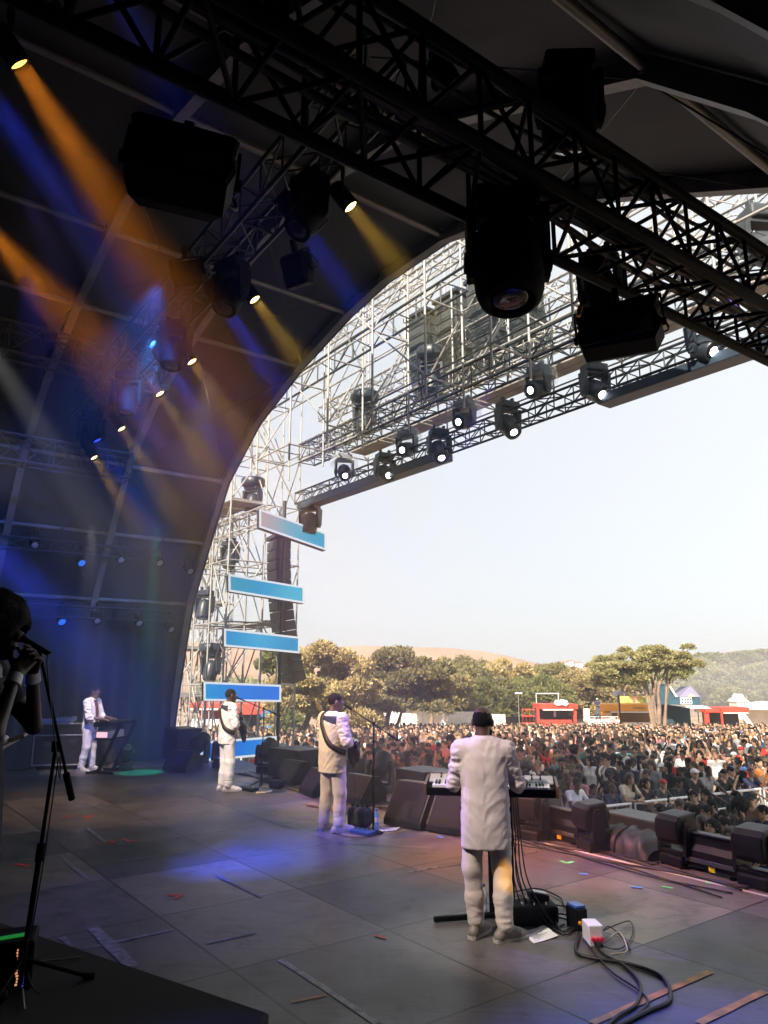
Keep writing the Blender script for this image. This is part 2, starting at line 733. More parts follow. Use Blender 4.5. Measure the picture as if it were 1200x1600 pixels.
# ---- ground
ns = 90
xs = np.concatenate([np.linspace(-900, -60, 20), np.linspace(-55, 75, 60), np.linspace(85, 900, 20)])
ys = np.concatenate([np.linspace(-200, 0, 6), np.linspace(4, 130, 64), np.linspace(150, 1800, 20)])
gv = []
for y in ys:
    for x in xs:
        gv.append((x, y, ground_z(y) + 0.12 * mnoise.noise((x * 0.15, y * 0.15, 0))))
nx = len(xs)
gf = [(j * nx + i, j * nx + i + 1, (j + 1) * nx + i + 1, (j + 1) * nx + i) for j in range(len(ys) - 1) for i in range(nx - 1)]
DIRT = mat('dry_sandy_ground', (0.36, 0.27, 0.19), 0.95, 0, 0.4, 1.5, 0.35, 0.4)
tag(from_np('ground', gv, gf, DIRT), 'dry sandy festival ground', kind='structure')

# ---- hills
SKY_L = [(300, 1000), (430, 1006), (520, 1008), (560, 1006), (700, 1010), (760, 1015), (800, 1024), (840, 1036), (900, 1040), (960, 1037), (1020, 1034), (1060, 1032), (1100, 1027),
         (1130, 1022), (1165, 1020), (1200, 1016), (1300, 1008), (1500, 1000)]


def skyline(px):
    return np.interp(px, [p[0] for p in SKY_L], [p[1] for p in SKY_L])


hv, hf = [], []
cols = np.linspace(150, 1500, 150)
dist = [112, 125, 140, 160, 185, 215, 250, 290, 330, 365, 392, 410, 425, 470, 560]
for ic, px in enumerate(cols):
    dv = ray(px, HORIZON)
    for Y in dist:
        ptop = at_y(px, skyline(px), 415.0)
        k = min(1.0, (Y - 112) / 300)
        # mesa: a gentle foot, then a steep bank under a flat top on the left; a rounder hill on the right
        steep = 1 / (1 + math.exp((px - 900) / 40))
        prof = (0.28 * k + 0.72 / (1 + math.exp(-(k - 0.93) * 42)) * 1.0) * steep + (k ** 1.2) * (1 - steep)
        z0 = GZ - 3.0
        z = z0 + (ptop.z - z0) * prof
        if Y > 425:
            z = ptop.z - (Y - 425) * 0.03
        x = dv.x / dv.y * Y
        z += (0.9 * mnoise.noise((x * 0.03, Y * 0.03, 3)) + 0.35 * mnoise.noise((x * 0.12, Y * 0.12, 5))) * min(1, k * 4) * (0.4 if Y > 385 else 1)
        hv.append((x, Y, z))
nd = len(dist)
for i in range(len(cols) - 1):
    for j in range(nd - 1):
        hf.append((i * nd + j, (i + 1) * nd + j, (i + 1) * nd + j + 1, i * nd + j + 1))


def hill_material():
    m = bpy.data.materials.new('sandstone_hill')
    nt, b = nodes_of(m)
    L, N = nt.links.new, nt.nodes.new
    geo = N('ShaderNodeNewGeometry')
    mp = N('ShaderNodeMapping')
    mp.inputs['Scale'].default_value = (1, 1, 0.35)
    L(geo.outputs['Position'], mp.inputs[0])
    n1 = N('ShaderNodeTexNoise')
    n1.inputs['Scale'].default_value = 0.06
    n1.inputs['Detail'].default_value = 9
    n1.inputs['Roughness'].default_value = 0.7
    L(mp.outputs[0], n1.inputs['Vector'])
    n2 = N('ShaderNodeTexNoise')
    n2.inputs['Scale'].default_value = 0.035
    n2.inputs['Detail'].default_value = 8
    n2.inputs['Roughness'].default_value = 0.75
    L(geo.outputs['Position'], n2.inputs['Vector'])
    cr = N('ShaderNodeValToRGB')
    e = cr.color_ramp.elements
    e[0].position, e[0].color = 0.35, (0.33, 0.195, 0.13, 1)
    e[1].position, e[1].color = 0.68, (0.42, 0.28, 0.20, 1)
    L(n1.outputs[0], cr.inputs[0])
    sc = N('ShaderNodeValToRGB')
    e = sc.color_ramp.elements
    e[0].position, e[0].color = 0.54, (0, 0, 0, 1)
    e[1].position, e[1].color = 0.60, (1, 1, 1, 1)
    L(n2.outputs[0], sc.inputs[0])
    # scrub only below the crest of the mesa
    sp = N('ShaderNodeSeparateXYZ')
    L(geo.outputs['Position'], sp.inputs[0])
    mr = N('ShaderNodeMapRange')
    mr.inputs[1].default_value = 60
    mr.inputs[2].default_value = 110
    L(sp.outputs[0], mr.inputs[0])
    mr2 = N('ShaderNodeMapRange')
    mr2.inputs[1].default_value = 9
    mr2.inputs[2].default_value = 4
    L(sp.outputs[2], mr2.inputs[0])
    mxm = N('ShaderNodeMath')
    mxm.operation = 'MAXIMUM'
    L(mr.outputs[0], mxm.inputs[0])
    L(mr2.outputs[0], mxm.inputs[1])
    ml = N('ShaderNodeMath')
    ml.operation = 'MULTIPLY'
    L(mxm.outputs[0], ml.inputs[0])
    L(sc.outputs[0], ml.inputs[1])
    mx = N('ShaderNodeMix')
    mx.data_type = 'RGBA'
    L(ml.outputs[0], mx.inputs[0])
    L(cr.outputs[0], mx.inputs[6])
    mx.inputs[7].default_value = (0.15, 0.14, 0.085, 1)
    L(mx.outputs[2], b.inputs['Base Color'])
    b.inputs['Roughness'].default_value = 0.95
    return m


tag(from_np('hills', hv, hf, hill_material()), 'sandy mesa and scrubby hillside beyond the trees', kind='structure')

# ================================================================== stage roof
PROF = [(19.0, -0.05), (18.75, 1.25), (18.45, 2.5), (18.1, 3.75), (17.2, 5.2), (16.25, 6.62), (14.7, 7.72), (12.75, 8.45), (10.9, 8.92), (9.7, 9.1), (8.0, 9.08), (6.0, 8.62),
        (4.4, 7.82), (2.75, 6.96), (1.9, 6.02), (1.1, 4.9), (0.3, 3.6), (-0.45, 2.0), (-0.95, -0.05)]
FABRIC = mat('roof_fabric', (0.026, 0.029, 0.036), 0.7, 0, 0.5, 1.6, 0.15, 0.5)
roof = thing('stage_roof', W(9, 0, 0), 0, 'dark vaulted fabric roof arching over the stage on steel ribs', 'stage roof')
RLOC = -roof.location
mb = MB()
RV = [7.28, 4.85, 2.7, 0.45, -1.9, -4.2, -6.4]
nseg = 5
vsub = []
for a, b in zip(RV[:-1], RV[1:]):
    for k in range(nseg):
        vsub.append((a + (b - a) * k / nseg, math.sin(math.pi * k / nseg)))
vsub.append((RV[-1], 0))
cu, cz = 9.0, 3.0
rows_in, rows_out = [], []
for v, sag in vsub:
    ri, ro = [], []
    for (u, z) in PROF:
        d = Vector((cu - u, cz - z)).normalized()
        s = 0.05 + 0.05 * sag
        ri.append(W(u - d.x * (0.12 - s), v, z - d.y * (0.12 - s)))
        ro.append(W(u - d.x * 0.22, v, z - d.y * 0.22))
    rows_in.append(ri)
    rows_out.append(ro)
npf = len(PROF)
for rows, flip in ((rows_in, False), (rows_out, True)):
    vs = [p for r in rows for p in r]
    fs = []
    for a in range(len(rows) - 1):
        for b in range(npf - 1):
            f = (a * npf + b, a * npf + b + 1, (a + 1) * npf + b + 1, (a + 1) * npf + b)
            fs.append(f[::-1] if flip else f)
    mb.add(vs, fs, False)
# front rim closes the two skins
for b in range(npf - 1):
    mb.quad(rows_in[0][b], rows_out[0][b], rows_out[0][b + 1], rows_in[0][b + 1])
mb.build('fabric', FABRIC, roof, RLOC)
# unseen gable at the back of the stage, closed to keep daylight out
mb = MB()
gp = [W(u, -6.15, z) for u, z in PROF]
gp2 = [W(u, -6.23, z) for u, z in PROF]
n = len(gp)
mb.add(gp + gp2, [tuple(range(n)), tuple(range(2 * n - 1, n - 1, -1))] + [(i, i + n, (i + 1) % n + n, (i + 1) % n) for i in range(n)])
mb.build('gable', BLACKM, roof, RLOC)


def inset(u, z, d):
    v = Vector((cu - u, cz - z)).normalized()
    return u + v.x * d, z + v.y * d


# ribs: box beams just inside the fabric
for iv, v in enumerate(RV[:-1]):
    mb = MB()
    hw = 0.07
    dd = (-0.04, 0.16)
    ring = []
    vv = v - 0.09 if iv == 0 else v
    for (u, z) in PROF:
        a = inset(u, z, dd[0])
        b = inset(u, z, dd[1])
        ring.append([W(a[0], vv - hw, a[1]), W(a[0], vv + hw, a[1]), W(b[0], vv + hw, b[1]), W(b[0], vv - hw, b[1])])
    vs = [p for r in ring for p in r]
    fs = []
    for k in range(len(ring) - 1):
        for i in range(4):
            j = (i + 1) % 4
            fs.append((k * 4 + i, k * 4 + j, (k + 1) * 4 + j, (k + 1) * 4 + i))
    mb.add(vs, fs)
    # splice plates at the corners
    for (u, z) in PROF[1:-1]:
        a = inset(u, z, 0.05)
        mb.tube(W(a[0], vv - 0.10, a[1]), W(a[0], vv + 0.10, a[1]), 0.075, 8)
    mb.build('rib', RIBSTEEL, roof, RLOC)
# purlins between ribs
for (u, z) in [PROF[3], PROF[4], PROF[5], PROF[7], PROF[8], PROF[10], PROF[11], PROF[13], PROF[15]]:
    a = inset(u, z, 0.06)
    for i in range(len(RV) - 2):
        v0 = RV[i] - (0.18 if i == 0 else 0.09)
        v1 = RV[i + 1] + 0.09
        mb = MB()
        mb.tube(W(a[0], v0, a[1]), W(a[0], v1, a[1]), 0.05, 8)
        mb.build('purlin', RIBSTEEL, roof, RLOC)
# stay cables crossing some of the bays
mb = MB()
for (i, j, bay) in [(3, 5, 0), (5, 7, 0), (3, 5, 1), (5, 7, 1), (7, 9, 0), (7, 9, 1), (11, 13, 0), (11, 13, 1), (13, 15, 0), (5, 7, 2), (3, 5, 2)]:
    for sw in (0, 1):
        a = inset(*PROF[i], 0.14)
        b = inset(*PROF[j], 0.14)
        v0, v1 = (RV[bay], RV[bay + 1]) if sw else (RV[bay + 1], RV[bay])
        mb.tube(W(a[0], v0, a[1]), W(b[0], v1, b[1]), 0.009, 5)
mb.build('stay_cable', DKSTEEL, roof, RLOC)
# front valance under the arch edge
mb = MB()
for b in range(npf - 1):
    (u0, z0), (u1, z1) = PROF[b], PROF[b + 1]
    a0, a1 = inset(u0, z0, -0.16), inset(u1, z1, -0.16)
    c0, c1 = inset(u0, z0, 0.12), inset(u1, z1, 0.12)
    mb.slab(W(a0[0], 7.33, a0[1]), W(a1[0], 7.33, a1[1]), W(c1[0], 7.33, c1[1]), W(c0[0], 7.33, c0[1]), 0.012)
mb.build('valance', mat('valance_fabric', (0.12, 0.12, 0.15), 0.75, 0, 0.3, 6), roof, RLOC)

# black drape along the far side of the stage
mb = MB()
vs, fs = [], []
nn = 220
for i in range(nn + 1):
    v = -5.8 + 12.6 * i / nn
    off = 0.06 * math.sin(i * 0.9) + 0.03 * math.sin(i * 0.37 + 1)
    for k, z in enumerate((0.03, 1.2, 2.4, 3.45)):
        vs.append(W(17.75 + off * (1 - 0.25 * k) , v, z))
for i in range(nn):
    for k in range(3):
        a = i * 4 + k
        fs.append((a, a + 4, a + 5, a + 1))
back = [(p + AX * 0.02) for p in vs]
mb.add(vs, fs, True)
mb.add(back, [f[::-1] for f in fs], True)
DRAPE = mat('black_drape', (0.022, 0.023, 0.028), 0.95, 0, 0.3, 30, 0.2, 3, sheen=0.3)
tag(mb.build('stage_drape', DRAPE), 'black pleated drape hanging along the far side of the stage', 'drape')


# ================================================================== trusses
def truss(name, p0, p1, side, up, width, height, rc, rb, pitch, m, label, cat='truss', group=None, web_m=None, flat=False):
    """Box truss (or flat ladder) from p0 to p1; p0/p1 is the centre of the section."""
    p0, p1, side, up = Vector(p0), Vector(p1), Vector(side).normalized(), Vector(up).normalized()
    t = thing(name, p0, 0, label, cat, group)
    offs = [(-1, -1), (1, -1), (1, 1), (-1, 1)] if not flat else [(0, -1), (0, 1)]
    C4 = [side * (a * width / 2) + up * (b * height / 2) for a, b in offs]
    for c in C4:
        MB().tube(p0 + c, p1 + c, rc, 8).build('chord', m, t, -p0)
    n = max(2, round((p1 - p0).length / pitch))
    web = MB()
    pairs = [(0, 1), (1, 2), (2, 3), (3, 0)] if not flat else [(0, 1)]
    for k in range(n + 1):
        c = p0.lerp(p1, k / n)
        d = p0.lerp(p1, min(k + 1, n) / n)
        for (i, j) in pairs:
            if k % 1 == 0:
                web.tube(c + C4[i], c + C4[j], rb, 6, caps=False)
            if k < n:
                if k % 2:
                    web.tube(c + C4[i], d + C4[j], rb, 6, caps=False)
                else:
                    web.tube(c + C4[j], d + C4[i], rb, 6, caps=False)
    web.build('lattice', web_m or m, t, -p0)
    return t


Z = Vector((0, 0, 1))
# near black lighting truss running out over the stage edge, with cable bundle
near_truss = truss('lighting_truss', W(2.92, -1.2, 5.28), W(2.80, 8.6, 5.28), AX, Z, 0.56, 0.54, 0.045, 0.017, 0.42, BLACK,
                   'thick black box truss overhead carrying the nearest dark lamps', group=None)
mb = MB()
for k in range(9):
    ph = k * 1.3
    pts = [W(2.62 + 0.035 * k + 0.03 * math.sin(ph + j * 0.9), -1.2 + j * 0.5, 5.05 + (0.02 if k % 3 else 0.5) + 0.03 * math.sin(j * 1.1 + ph) + 0.02 * (k % 4)) for j in range(20)]
    mb.path(bez(pts, 3), 0.018 + 0.005 * (k % 3), 5)
mb.build('cable_bundle', RUBBER, near_truss, -near_truss.location)
# the row truss carrying the amber lamps
row_truss = truss('lighting_truss', W(4.4, 3.3, 7.3), W(14.2, 3.3, 7.0), NX, Z, 0.45, 0.45, 0.028, 0.012, 0.5, DKSTEEL, 'dark truss carrying the receding row of amber and blue lamps')
# rear trusses seen faintly through the smoke
DIMT = mat('dull_truss_paint', (0.09, 0.085, 0.08), 0.6, 0.2, 0.1, 40)
truss('lighting_truss', W(12.2, -1.5, 7.2), W(12.2, 4.2, 7.2), AX, Z, 0.4, 0.5, 0.026, 0.011, 0.5, DIMT, 'upper grey lattice truss faint in the amber smoke')
truss('lighting_truss', W(14.6, -1.5, 6.1), W(14.6, 4.4, 6.1), AX, Z, 0.4, 0.5, 0.026, 0.011, 0.5, DIMT, 'lower grey lattice truss faint in the smoke at the left edge')
# back bar with small lamps on the far wall
bar = truss('lighting_bar', W(17.1, 1.6, 4.75), W(17.1, 5.6, 4.75), AX, Z, 0.2, 0.25, 0.022, 0.01, 0.5, DKSTEEL, 'upper dark lamp bar along the far wall of the stage', 'lighting bar')
bar2 = truss('lighting_bar', W(17.3, 1.9, 3.35), W(17.3, 6.6, 3.35), AX, Z, 0.2, 0.25, 0.022, 0.01, 0.5, DKSTEEL, 'lower dark lamp bar along the far wall, above the drape', 'lighting bar')

# front lighting truss over the stage edge
truss('lattice_beam', W(16.7, 9.62, 6.60), W(1.0, 9.62, 6.64), NX, Z, 0.3, 0.3, 0.024, 0.012, 0.42, DKSTEEL, 'slim dark lattice beam directly above the slung blue beams', 'lattice beam')
front_truss = truss('lighting_truss', W(16.0, 9.4, 7.62), W(1.0, 9.4, 7.62), NX, Z, 0.46, 0.46, 0.028, 0.013, 0.5, DKSTEEL, 'long dark truss across the stage front carrying the row of white lamps')
upper_truss = truss('lighting_truss', W(19.3, 8.85, 9.35), W(9.2, 8.85, 9.42), NX, Z, 0.1, 0.55, 0.03, 0.018, 0.8, DKSTEEL,
                    'slanting dark blue ladder truss crossing the scaffold under the roof edge', flat=True)
for (ua, ub, lab) in [(16.55, 10.75, 'longer dark blue beam slung under the front truss, left of the lamps'), (6.9, 3.0, 'shorter dark blue beam slung under the front truss, right of the lamps')]:
    a, b = W(ua, 9.62, 6.36), W(ub, 9.62, 6.36)
    t = thing('strip_beam', a, 0, lab, 'beam')
    mb = MB()
    c = (a + b) / 2
    rot = Matrix.Rotation(ST, 3, 'Z')
    mb.box(c, ((b - a).length, 0.34, 0.16), rot, 0.012)
    mb.build('body', mat('navy_beam', (0.03, 0.05, 0.08), 0.4, 0.2, 0.1, 40, 0.2, 3), t, -a)
    mb = MB()
    nb = int((b - a).length / 0.9)
    for k in range(nb):
        p = a.lerp(b, (k + 0.5) / nb)
        mb.box(p + Vector((0, 0, 0.13)) , (0.12, 0.12, 0.10), rot, 0.01)
    mb.build('clamp', ALU, t, -a)

for (u0, u1, v, z, lab) in [(17.8, 3.0, 10.3, 8.3, 'pale grey lattice beam low behind the front lamp truss'), (18.5, 4.0, 11.4, 9.9, 'pale grey lattice beam behind the speaker columns'), (18.0, 6.0, 9.6, 10.9, 'pale grey lattice beam high under the roof edge'), (21.5, 17.5, 9.2, 6.3, 'short pale lattice beam across the far tower above the top screen')]:
    truss('lattice_beam', W(u0, v, z), W(u1, v, z), NX, Z, 0.3, 0.45, 0.024, 0.012, 0.55, GALV, lab, 'lattice beam', flat=False)
# ================================================================== scaffold
UNIT = MB().tube((0, 0, 0), (0, 0, 1), 1.0, 8).build('ledger', GALV)
UNIT_MESH = UNIT.data
bpy.data.objects.remove(UNIT)


def tube_obj(name, a, b, r, parent, m=None):
    a, b = Vector(a), Vector(b)
    o = bpy.data.objects.new(name, UNIT_MESH)
    COL.objects.link(o)
    d = b - a
    o.parent = parent
    o.location = a - parent.location
    o.rotation_mode = 'QUATERNION'
    o.rotation_quaternion = d.to_track_quat('Z', 'Y')
    o.scale = (r, r, d.length)
    if m is not None:
        o.material_slots[0].link = 'OBJECT'
        o.material_slots[0].material = m
    return o


def scaffold(label, US, VS, ZS, z_foot, diag_seed, decks=(), r=0.027, skip=0.0, planks=True):
    t = thing('scaffold', W(US[0], VS[0], z_foot), 0, label, 'scaffold')
    rr = random.Random(diag_seed)
    top = ZS[-1] + 0.4
    for u in US:
        for v in VS:
            tube_obj('standard', W(u, v, z_foot), W(u, v, top), r, t)
    for z in ZS:
        for v in VS:
            for a, b in zip(US[:-1], US[1:]):
                if rr.random() < skip:
                    continue
                tube_obj('ledger', W(a, v, z), W(b, v, z), r * 0.85, t)
        for u in US:
            for a, b in zip(VS[:-1], VS[1:]):
                if rr.random() < skip:
                    continue
                tube_obj('transom', W(u, a, z), W(u, b, z), r * 0.85, t)
    for za, zb in zip(ZS[:-1], ZS[1:]):
        for v in VS:
            for a, b in zip(US[:-1], US[1:]):
                if rr.random() < 0.62:
                    s = rr.random() < 0.5
                    tube_obj('brace', W(a if s else b, v + 0.04, za), W(b if s else a, v + 0.04, zb), r * 0.8, t)
        for u in US:
            for a, b in zip(VS[:-1], VS[1:]):
                if rr.random() < 0.55:
                    s = rr.random() < 0.5
                    tube_obj('brace', W(u + 0.04, a if s else b, za), W(u + 0.04, b if s else a, zb), r * 0.8, t)
    # coupling rosettes
    for (z, va, vb) in decks:
        for a, b in zip(US[:-1], US[1:]):
            mb = MB()
            nb = max(2, int((vb - va) / 0.34))
            for k in range(nb):
                v = va + (vb - va) * (k + 0.5) / nb
                c = W((a + b) / 2, v, z)
                mb.box(c, (abs(b - a) - 0.06, (vb - va) / nb - 0.03, 0.05), Matrix.Rotation(ST, 3, 'Z'))
            mb.build('deck', mat('deck_planks', (0.26, 0.25, 0.24), 0.7, 0.2, 0.3, 20, 0.3, 3), t, -t.location)
    return t


scaffold('pale scaffold spanning high over the stage opening, front row behind the roof edge', [2.9, 4.6, 6.3, 8.0, 9.7, 11.4, 13.1, 14.8, 16.5], [8.2, 9.15], [7.4, 9.0, 10.6, 12.2], 7.0, 3, r=0.024, skip=0.1)
scaffold('pale scaffold spanning high over the stage opening, rear row behind the speaker columns', [2.9, 4.7, 6.5, 8.3, 10.1, 11.9, 13.7, 15.5, 17.3], [10.9, 12.3], [8.3, 9.9, 11.5, 13.1], 8.05, 4, decks=[(8.45, 11.6, 12.2)], r=0.024)
scaffold('tall pale scaffold tower on the far side of the stage, behind the blue screens', [18.6, 19.7, 20.8, 21.9], [8.5, 9.6, 10.7], [-1.7, 0.0, 1.7, 3.4, 5.1, 6.8, 8.5, 10.2], GZ, 5, decks=[(0.05, 8.6, 9.5), (3.46, 9.7, 10.6), (6.86, 8.6, 9.5)], r=0.025)
scaffold('dense narrow scaffold stair tower beside the arch foot, farthest left', [22.9, 23.5, 24.1, 24.7, 25.3], [8.9, 9.8, 10.7], [-1.7, -0.2, 1.3, 2.8, 4.3, 5.8, 7.3], GZ, 9, decks=[(1.35, 9.0, 10.6), (2.85, 9.0, 10.6), (4.35, 9.0, 10.6), (5.85, 9.0, 10.6)])

# ================================================================== lamps
AMBER = (1.0, 0.25, 0.012)
YEL = (1.0, 0.50, 0.05)
BLUE = (0.03, 0.08, 1.0)
E_AMBER = emit('amber_lens', (1.0, 0.50, 0.05), 3.0)
E_YEL = emit('yellow_lens', (1.0, 0.70, 0.22), 4.0)
E_BLUE = emit('blue_lens', (0.02, 0.05, 1.0), 1.2)
E_WHITE = emit('white_lens', (1.0, 0.98, 0.95), 9.0)
E_CYAN = emit('cyan_lens', (0.02, 0.16, 0.8), 0.45)
LENS = mat('dark_lens', (0.02, 0.022, 0.03), 0.08, 0, coat=0.6)
LABELGREY = mat('pale_label', (0.35, 0.36, 0.40), 0.6)


def clearplastic():
    m = bpy.data.materials.new('clear_rain_dome')
    nt, b = nodes_of(m)
    b.inputs['Base Color'].default_value = (0.75, 0.82, 0.88, 1)
    b.inputs['Roughness'].default_value = 0.12
    b.inputs['Alpha'].default_value = 0.22
    b.inputs['Specular IOR Level'].default_value = 0.8
    return m


DOME = clearplastic()


def spot(loc, to, col, power, angle, blend=0.4, size=0.05):
    d = bpy.data.lights.new('stage_lamp_light', 'SPOT')
    d.energy = power
    d.color = col
    d.spot_size = R(angle)
    d.spot_blend = blend
    d.shadow_soft_size = size
    o = bpy.data.objects.new('stage_lamp_light', d)
    COL.objects.link(o)
    o.location = loc
    o.rotation_euler = (Vector(loc) - Vector(to)).to_track_quat('Z', 'Y').to_euler()
    return o


def beam(loc, d, col, power, angle, size=0.13):
    """A lit lens: a disc that throws a narrow cone, as wide as the lens where it starts."""
    L = bpy.data.lights.new('stage_lamp_light', 'AREA')
    L.shape = 'DISK'
    L.size = size
    L.spread = R(angle)
    L.energy = power
    L.color = col
    o = bpy.data.objects.new('stage_lamp_light', L)
    COL.objects.link(o)
    o.location = loc
    o.rotation_euler = (-Vector(d)).to_track_quat('Z', 'Y').to_euler()
    return o


def moving_head(loc, rz, s, hang, tilt, label, lens=None, dome=False, group=None, m=None, name='moving_head_lamp', cat='stage lamp', fat=1.0, bulk=False, lens_k=1.0, boxy=False):
    """A yoke lamp. Local origin at the clamp (hanging) or the feet (standing); tilt turns the barrel, 0 = straight away from the base."""
    m = m or BLACK
    t = thing(name, loc, rz, label, cat, group)
    g = -1.0 if hang else 1.0
    b = MB()
    b.box((0, 0, g * 0.075 * s), (0.36 * s, 0.27 * s, 0.13 * s), None, 0.025 * s)
    b.box((0, 0.14 * s, g * 0.075 * s), (0.20 * s, 0.012 * s, 0.07 * s), None, 0.003)
    if hang:
        for x in (-0.1, 0.1):
            b.box((x * s, 0, 0.03 * s), (0.05 * s, 0.07 * s, 0.1 * s), None, 0.008)
    else:
        for x in (-0.15, 0.15):
            for y in (-0.11, 0.11):
                b.tube((x * s, y * s, 0), (x * s, y * s, 0.02 * s), 0.025 * s, 8)
    b.build('base', m, t)
    y = MB()
    y.box((0, 0, g * 0.165 * s), (0.40 * s * fat, 0.16 * s, 0.05 * s), None, 0.015 * s)
    for sx in (-1, 1):
        # a tapering arm
        x = sx * 0.205 * s * fat
        w0, w1 = 0.10 * s, 0.075 * s
        z0, z1 = g * 0.15 * s, g * 0.50 * s
        pr = [(-w0, z0), (w0, z0), (w1, z1 - g * 0.02 * s), (w1 * 0.5, z1 + g * 0.05 * s), (-w1 * 0.5, z1 + g * 0.05 * s), (-w1, z1 - g * 0.02 * s)]
        if g < 0:
            pr = pr[::-1]
        M = Matrix.Translation((x, 0, 0)) @ Matrix.Rotation(R(90), 4, 'Z')
        y.prism(pr, 0.05 * s, M)
        y.tube((x - sx * 0.03 * s, 0, g * 0.44 * s), (x + sx * 0.04 * s, 0, g * 0.44 * s), 0.06 * s, 14)
    y.build('yoke', m, t)
    h = MB()
    M = Matrix.Translation((0, 0, g * 0.44 * s)) @ Matrix.Rotation(tilt, 4, 'X') @ (Matrix.Rotation(R(180), 4, 'X') if hang else Matrix())
    pr = [(0.05, -0.21), (0.10, -0.205), (0.14, -0.17), (0.155, -0.10), (0.165, -0.03), (0.165, 0.06), (0.16, 0.13), (0.15, 0.20), (0.146, 0.235), (0.128, 0.24), (0.12, 0.222)]
    if bulk:
        pr = [(0.08, -0.24), (0.15, -0.23), (0.185, -0.17), (0.195, -0.05), (0.197, 0.10), (0.19, 0.20), (0.17, 0.26), (0.13, 0.285), (0.122, 0.26)]
    h.lathe([(r * s * fat, z * s) for r, z in pr], M, 26)
    for k in range(6):
        a = 2 * math.pi * k / 6
        c = M @ Vector((0.163 * s * fat * math.cos(a), 0.163 * s * fat * math.sin(a), 0.0))
        h.box(c, (0.02 * s, 0.02 * s, 0.16 * s), (M.to_3x3() @ Matrix.Rotation(a, 3, 'Z')), 0.004)
    if boxy:
        h = MB()
        w2, L2 = 0.175 * s, 0.19 * s
        pf = [(-w2, L2), (-w2, -L2 * 0.45), (-w2 * 0.72, -L2 * 0.85), (-w2 * 0.2, -L2), (w2 * 0.5, -L2), (w2 * 0.85, -L2 * 0.8), (w2, -L2 * 0.4), (w2, L2)]
        n = len(pf)
        rows = [(-0.185 * s, 0.86), (-0.165 * s, 0.97), (-0.12 * s, 1.0), (0.12 * s, 1.0), (0.165 * s, 0.97), (0.185 * s, 0.86)]
        vs = [M @ Vector((xx, y * k, z * k)) for xx, k in rows for y, z in pf]
        fs = [tuple(range(n)), tuple(range(len(rows) * n - 1, (len(rows) - 1) * n - 1, -1))]
        for r in range(len(rows) - 1):
            fs += [(r * n + i, (r + 1) * n + i, (r + 1) * n + (i + 1) % n, r * n + (i + 1) % n) for i in range(n)]
        h.add(vs, fs, False)
        for k in range(5):
            c = M @ Vector((-0.1 * s + 0.05 * s * k, w2 * 1.0, 0.02 * s))
            h.box(c, (0.02 * s, 0.012 * s, 0.2 * s), M.to_3x3(), 0.003)
        h.lathe([(0.15 * s, 0.18 * s), (0.15 * s, 0.225 * s), (0.125 * s, 0.228 * s)], M, 22)
    hd = h.build('head', m, t)
    le = MB()
    zl = 0.035 * s if bulk else 0.0
    le.lathe([(0.119 * s * fat * lens_k, 0.222 * s + zl), (0.09 * s * fat * lens_k, 0.236 * s + zl), (0.05 * s * fat * lens_k, 0.243 * s + zl), (0.001, 0.246 * s + zl)], M, 20)
    if lens_k < 0.99:
        h2 = MB()
        h2.lathe([(0.122 * s * fat, 0.21 * s), (0.122 * s * fat, 0.226 * s), (0.118 * s * fat * lens_k, 0.230 * s)], M, 20)
        h2.build('lens_hood', m, hd)
    le.build('lens', lens or LENS, hd)
    if dome:
        d = MB()
        prf = [(0.34 * s, g * 0.30 * s), (0.345 * s, g * 0.2 * s), (0.31 * s, g * 0.06 * s), (0.22 * s, -g * 0.02 * s), (0.06 * s, -g * 0.04 * s)]
        mbd = MB()
        n = 24
        vs, fs = [], []
        for (r, z) in prf:
            for i in range(n):
                a = 2 * math.pi * i / n
                k = 1 + 0.02 * math.sin(5 * a + z * 30)
                vs.append((r * k * math.cos(a), r * k * math.sin(a), z))
        for q in range(len(prf) - 1):
            for i in range(n):
                j = (i + 1) % n
                fs.append((q * n + i, q * n + j, (q + 1) * n + j, (q + 1) * n + i))
        mbd.add(vs, fs, True)
        mbd.build('rain_cover', DOME, t)
    return t


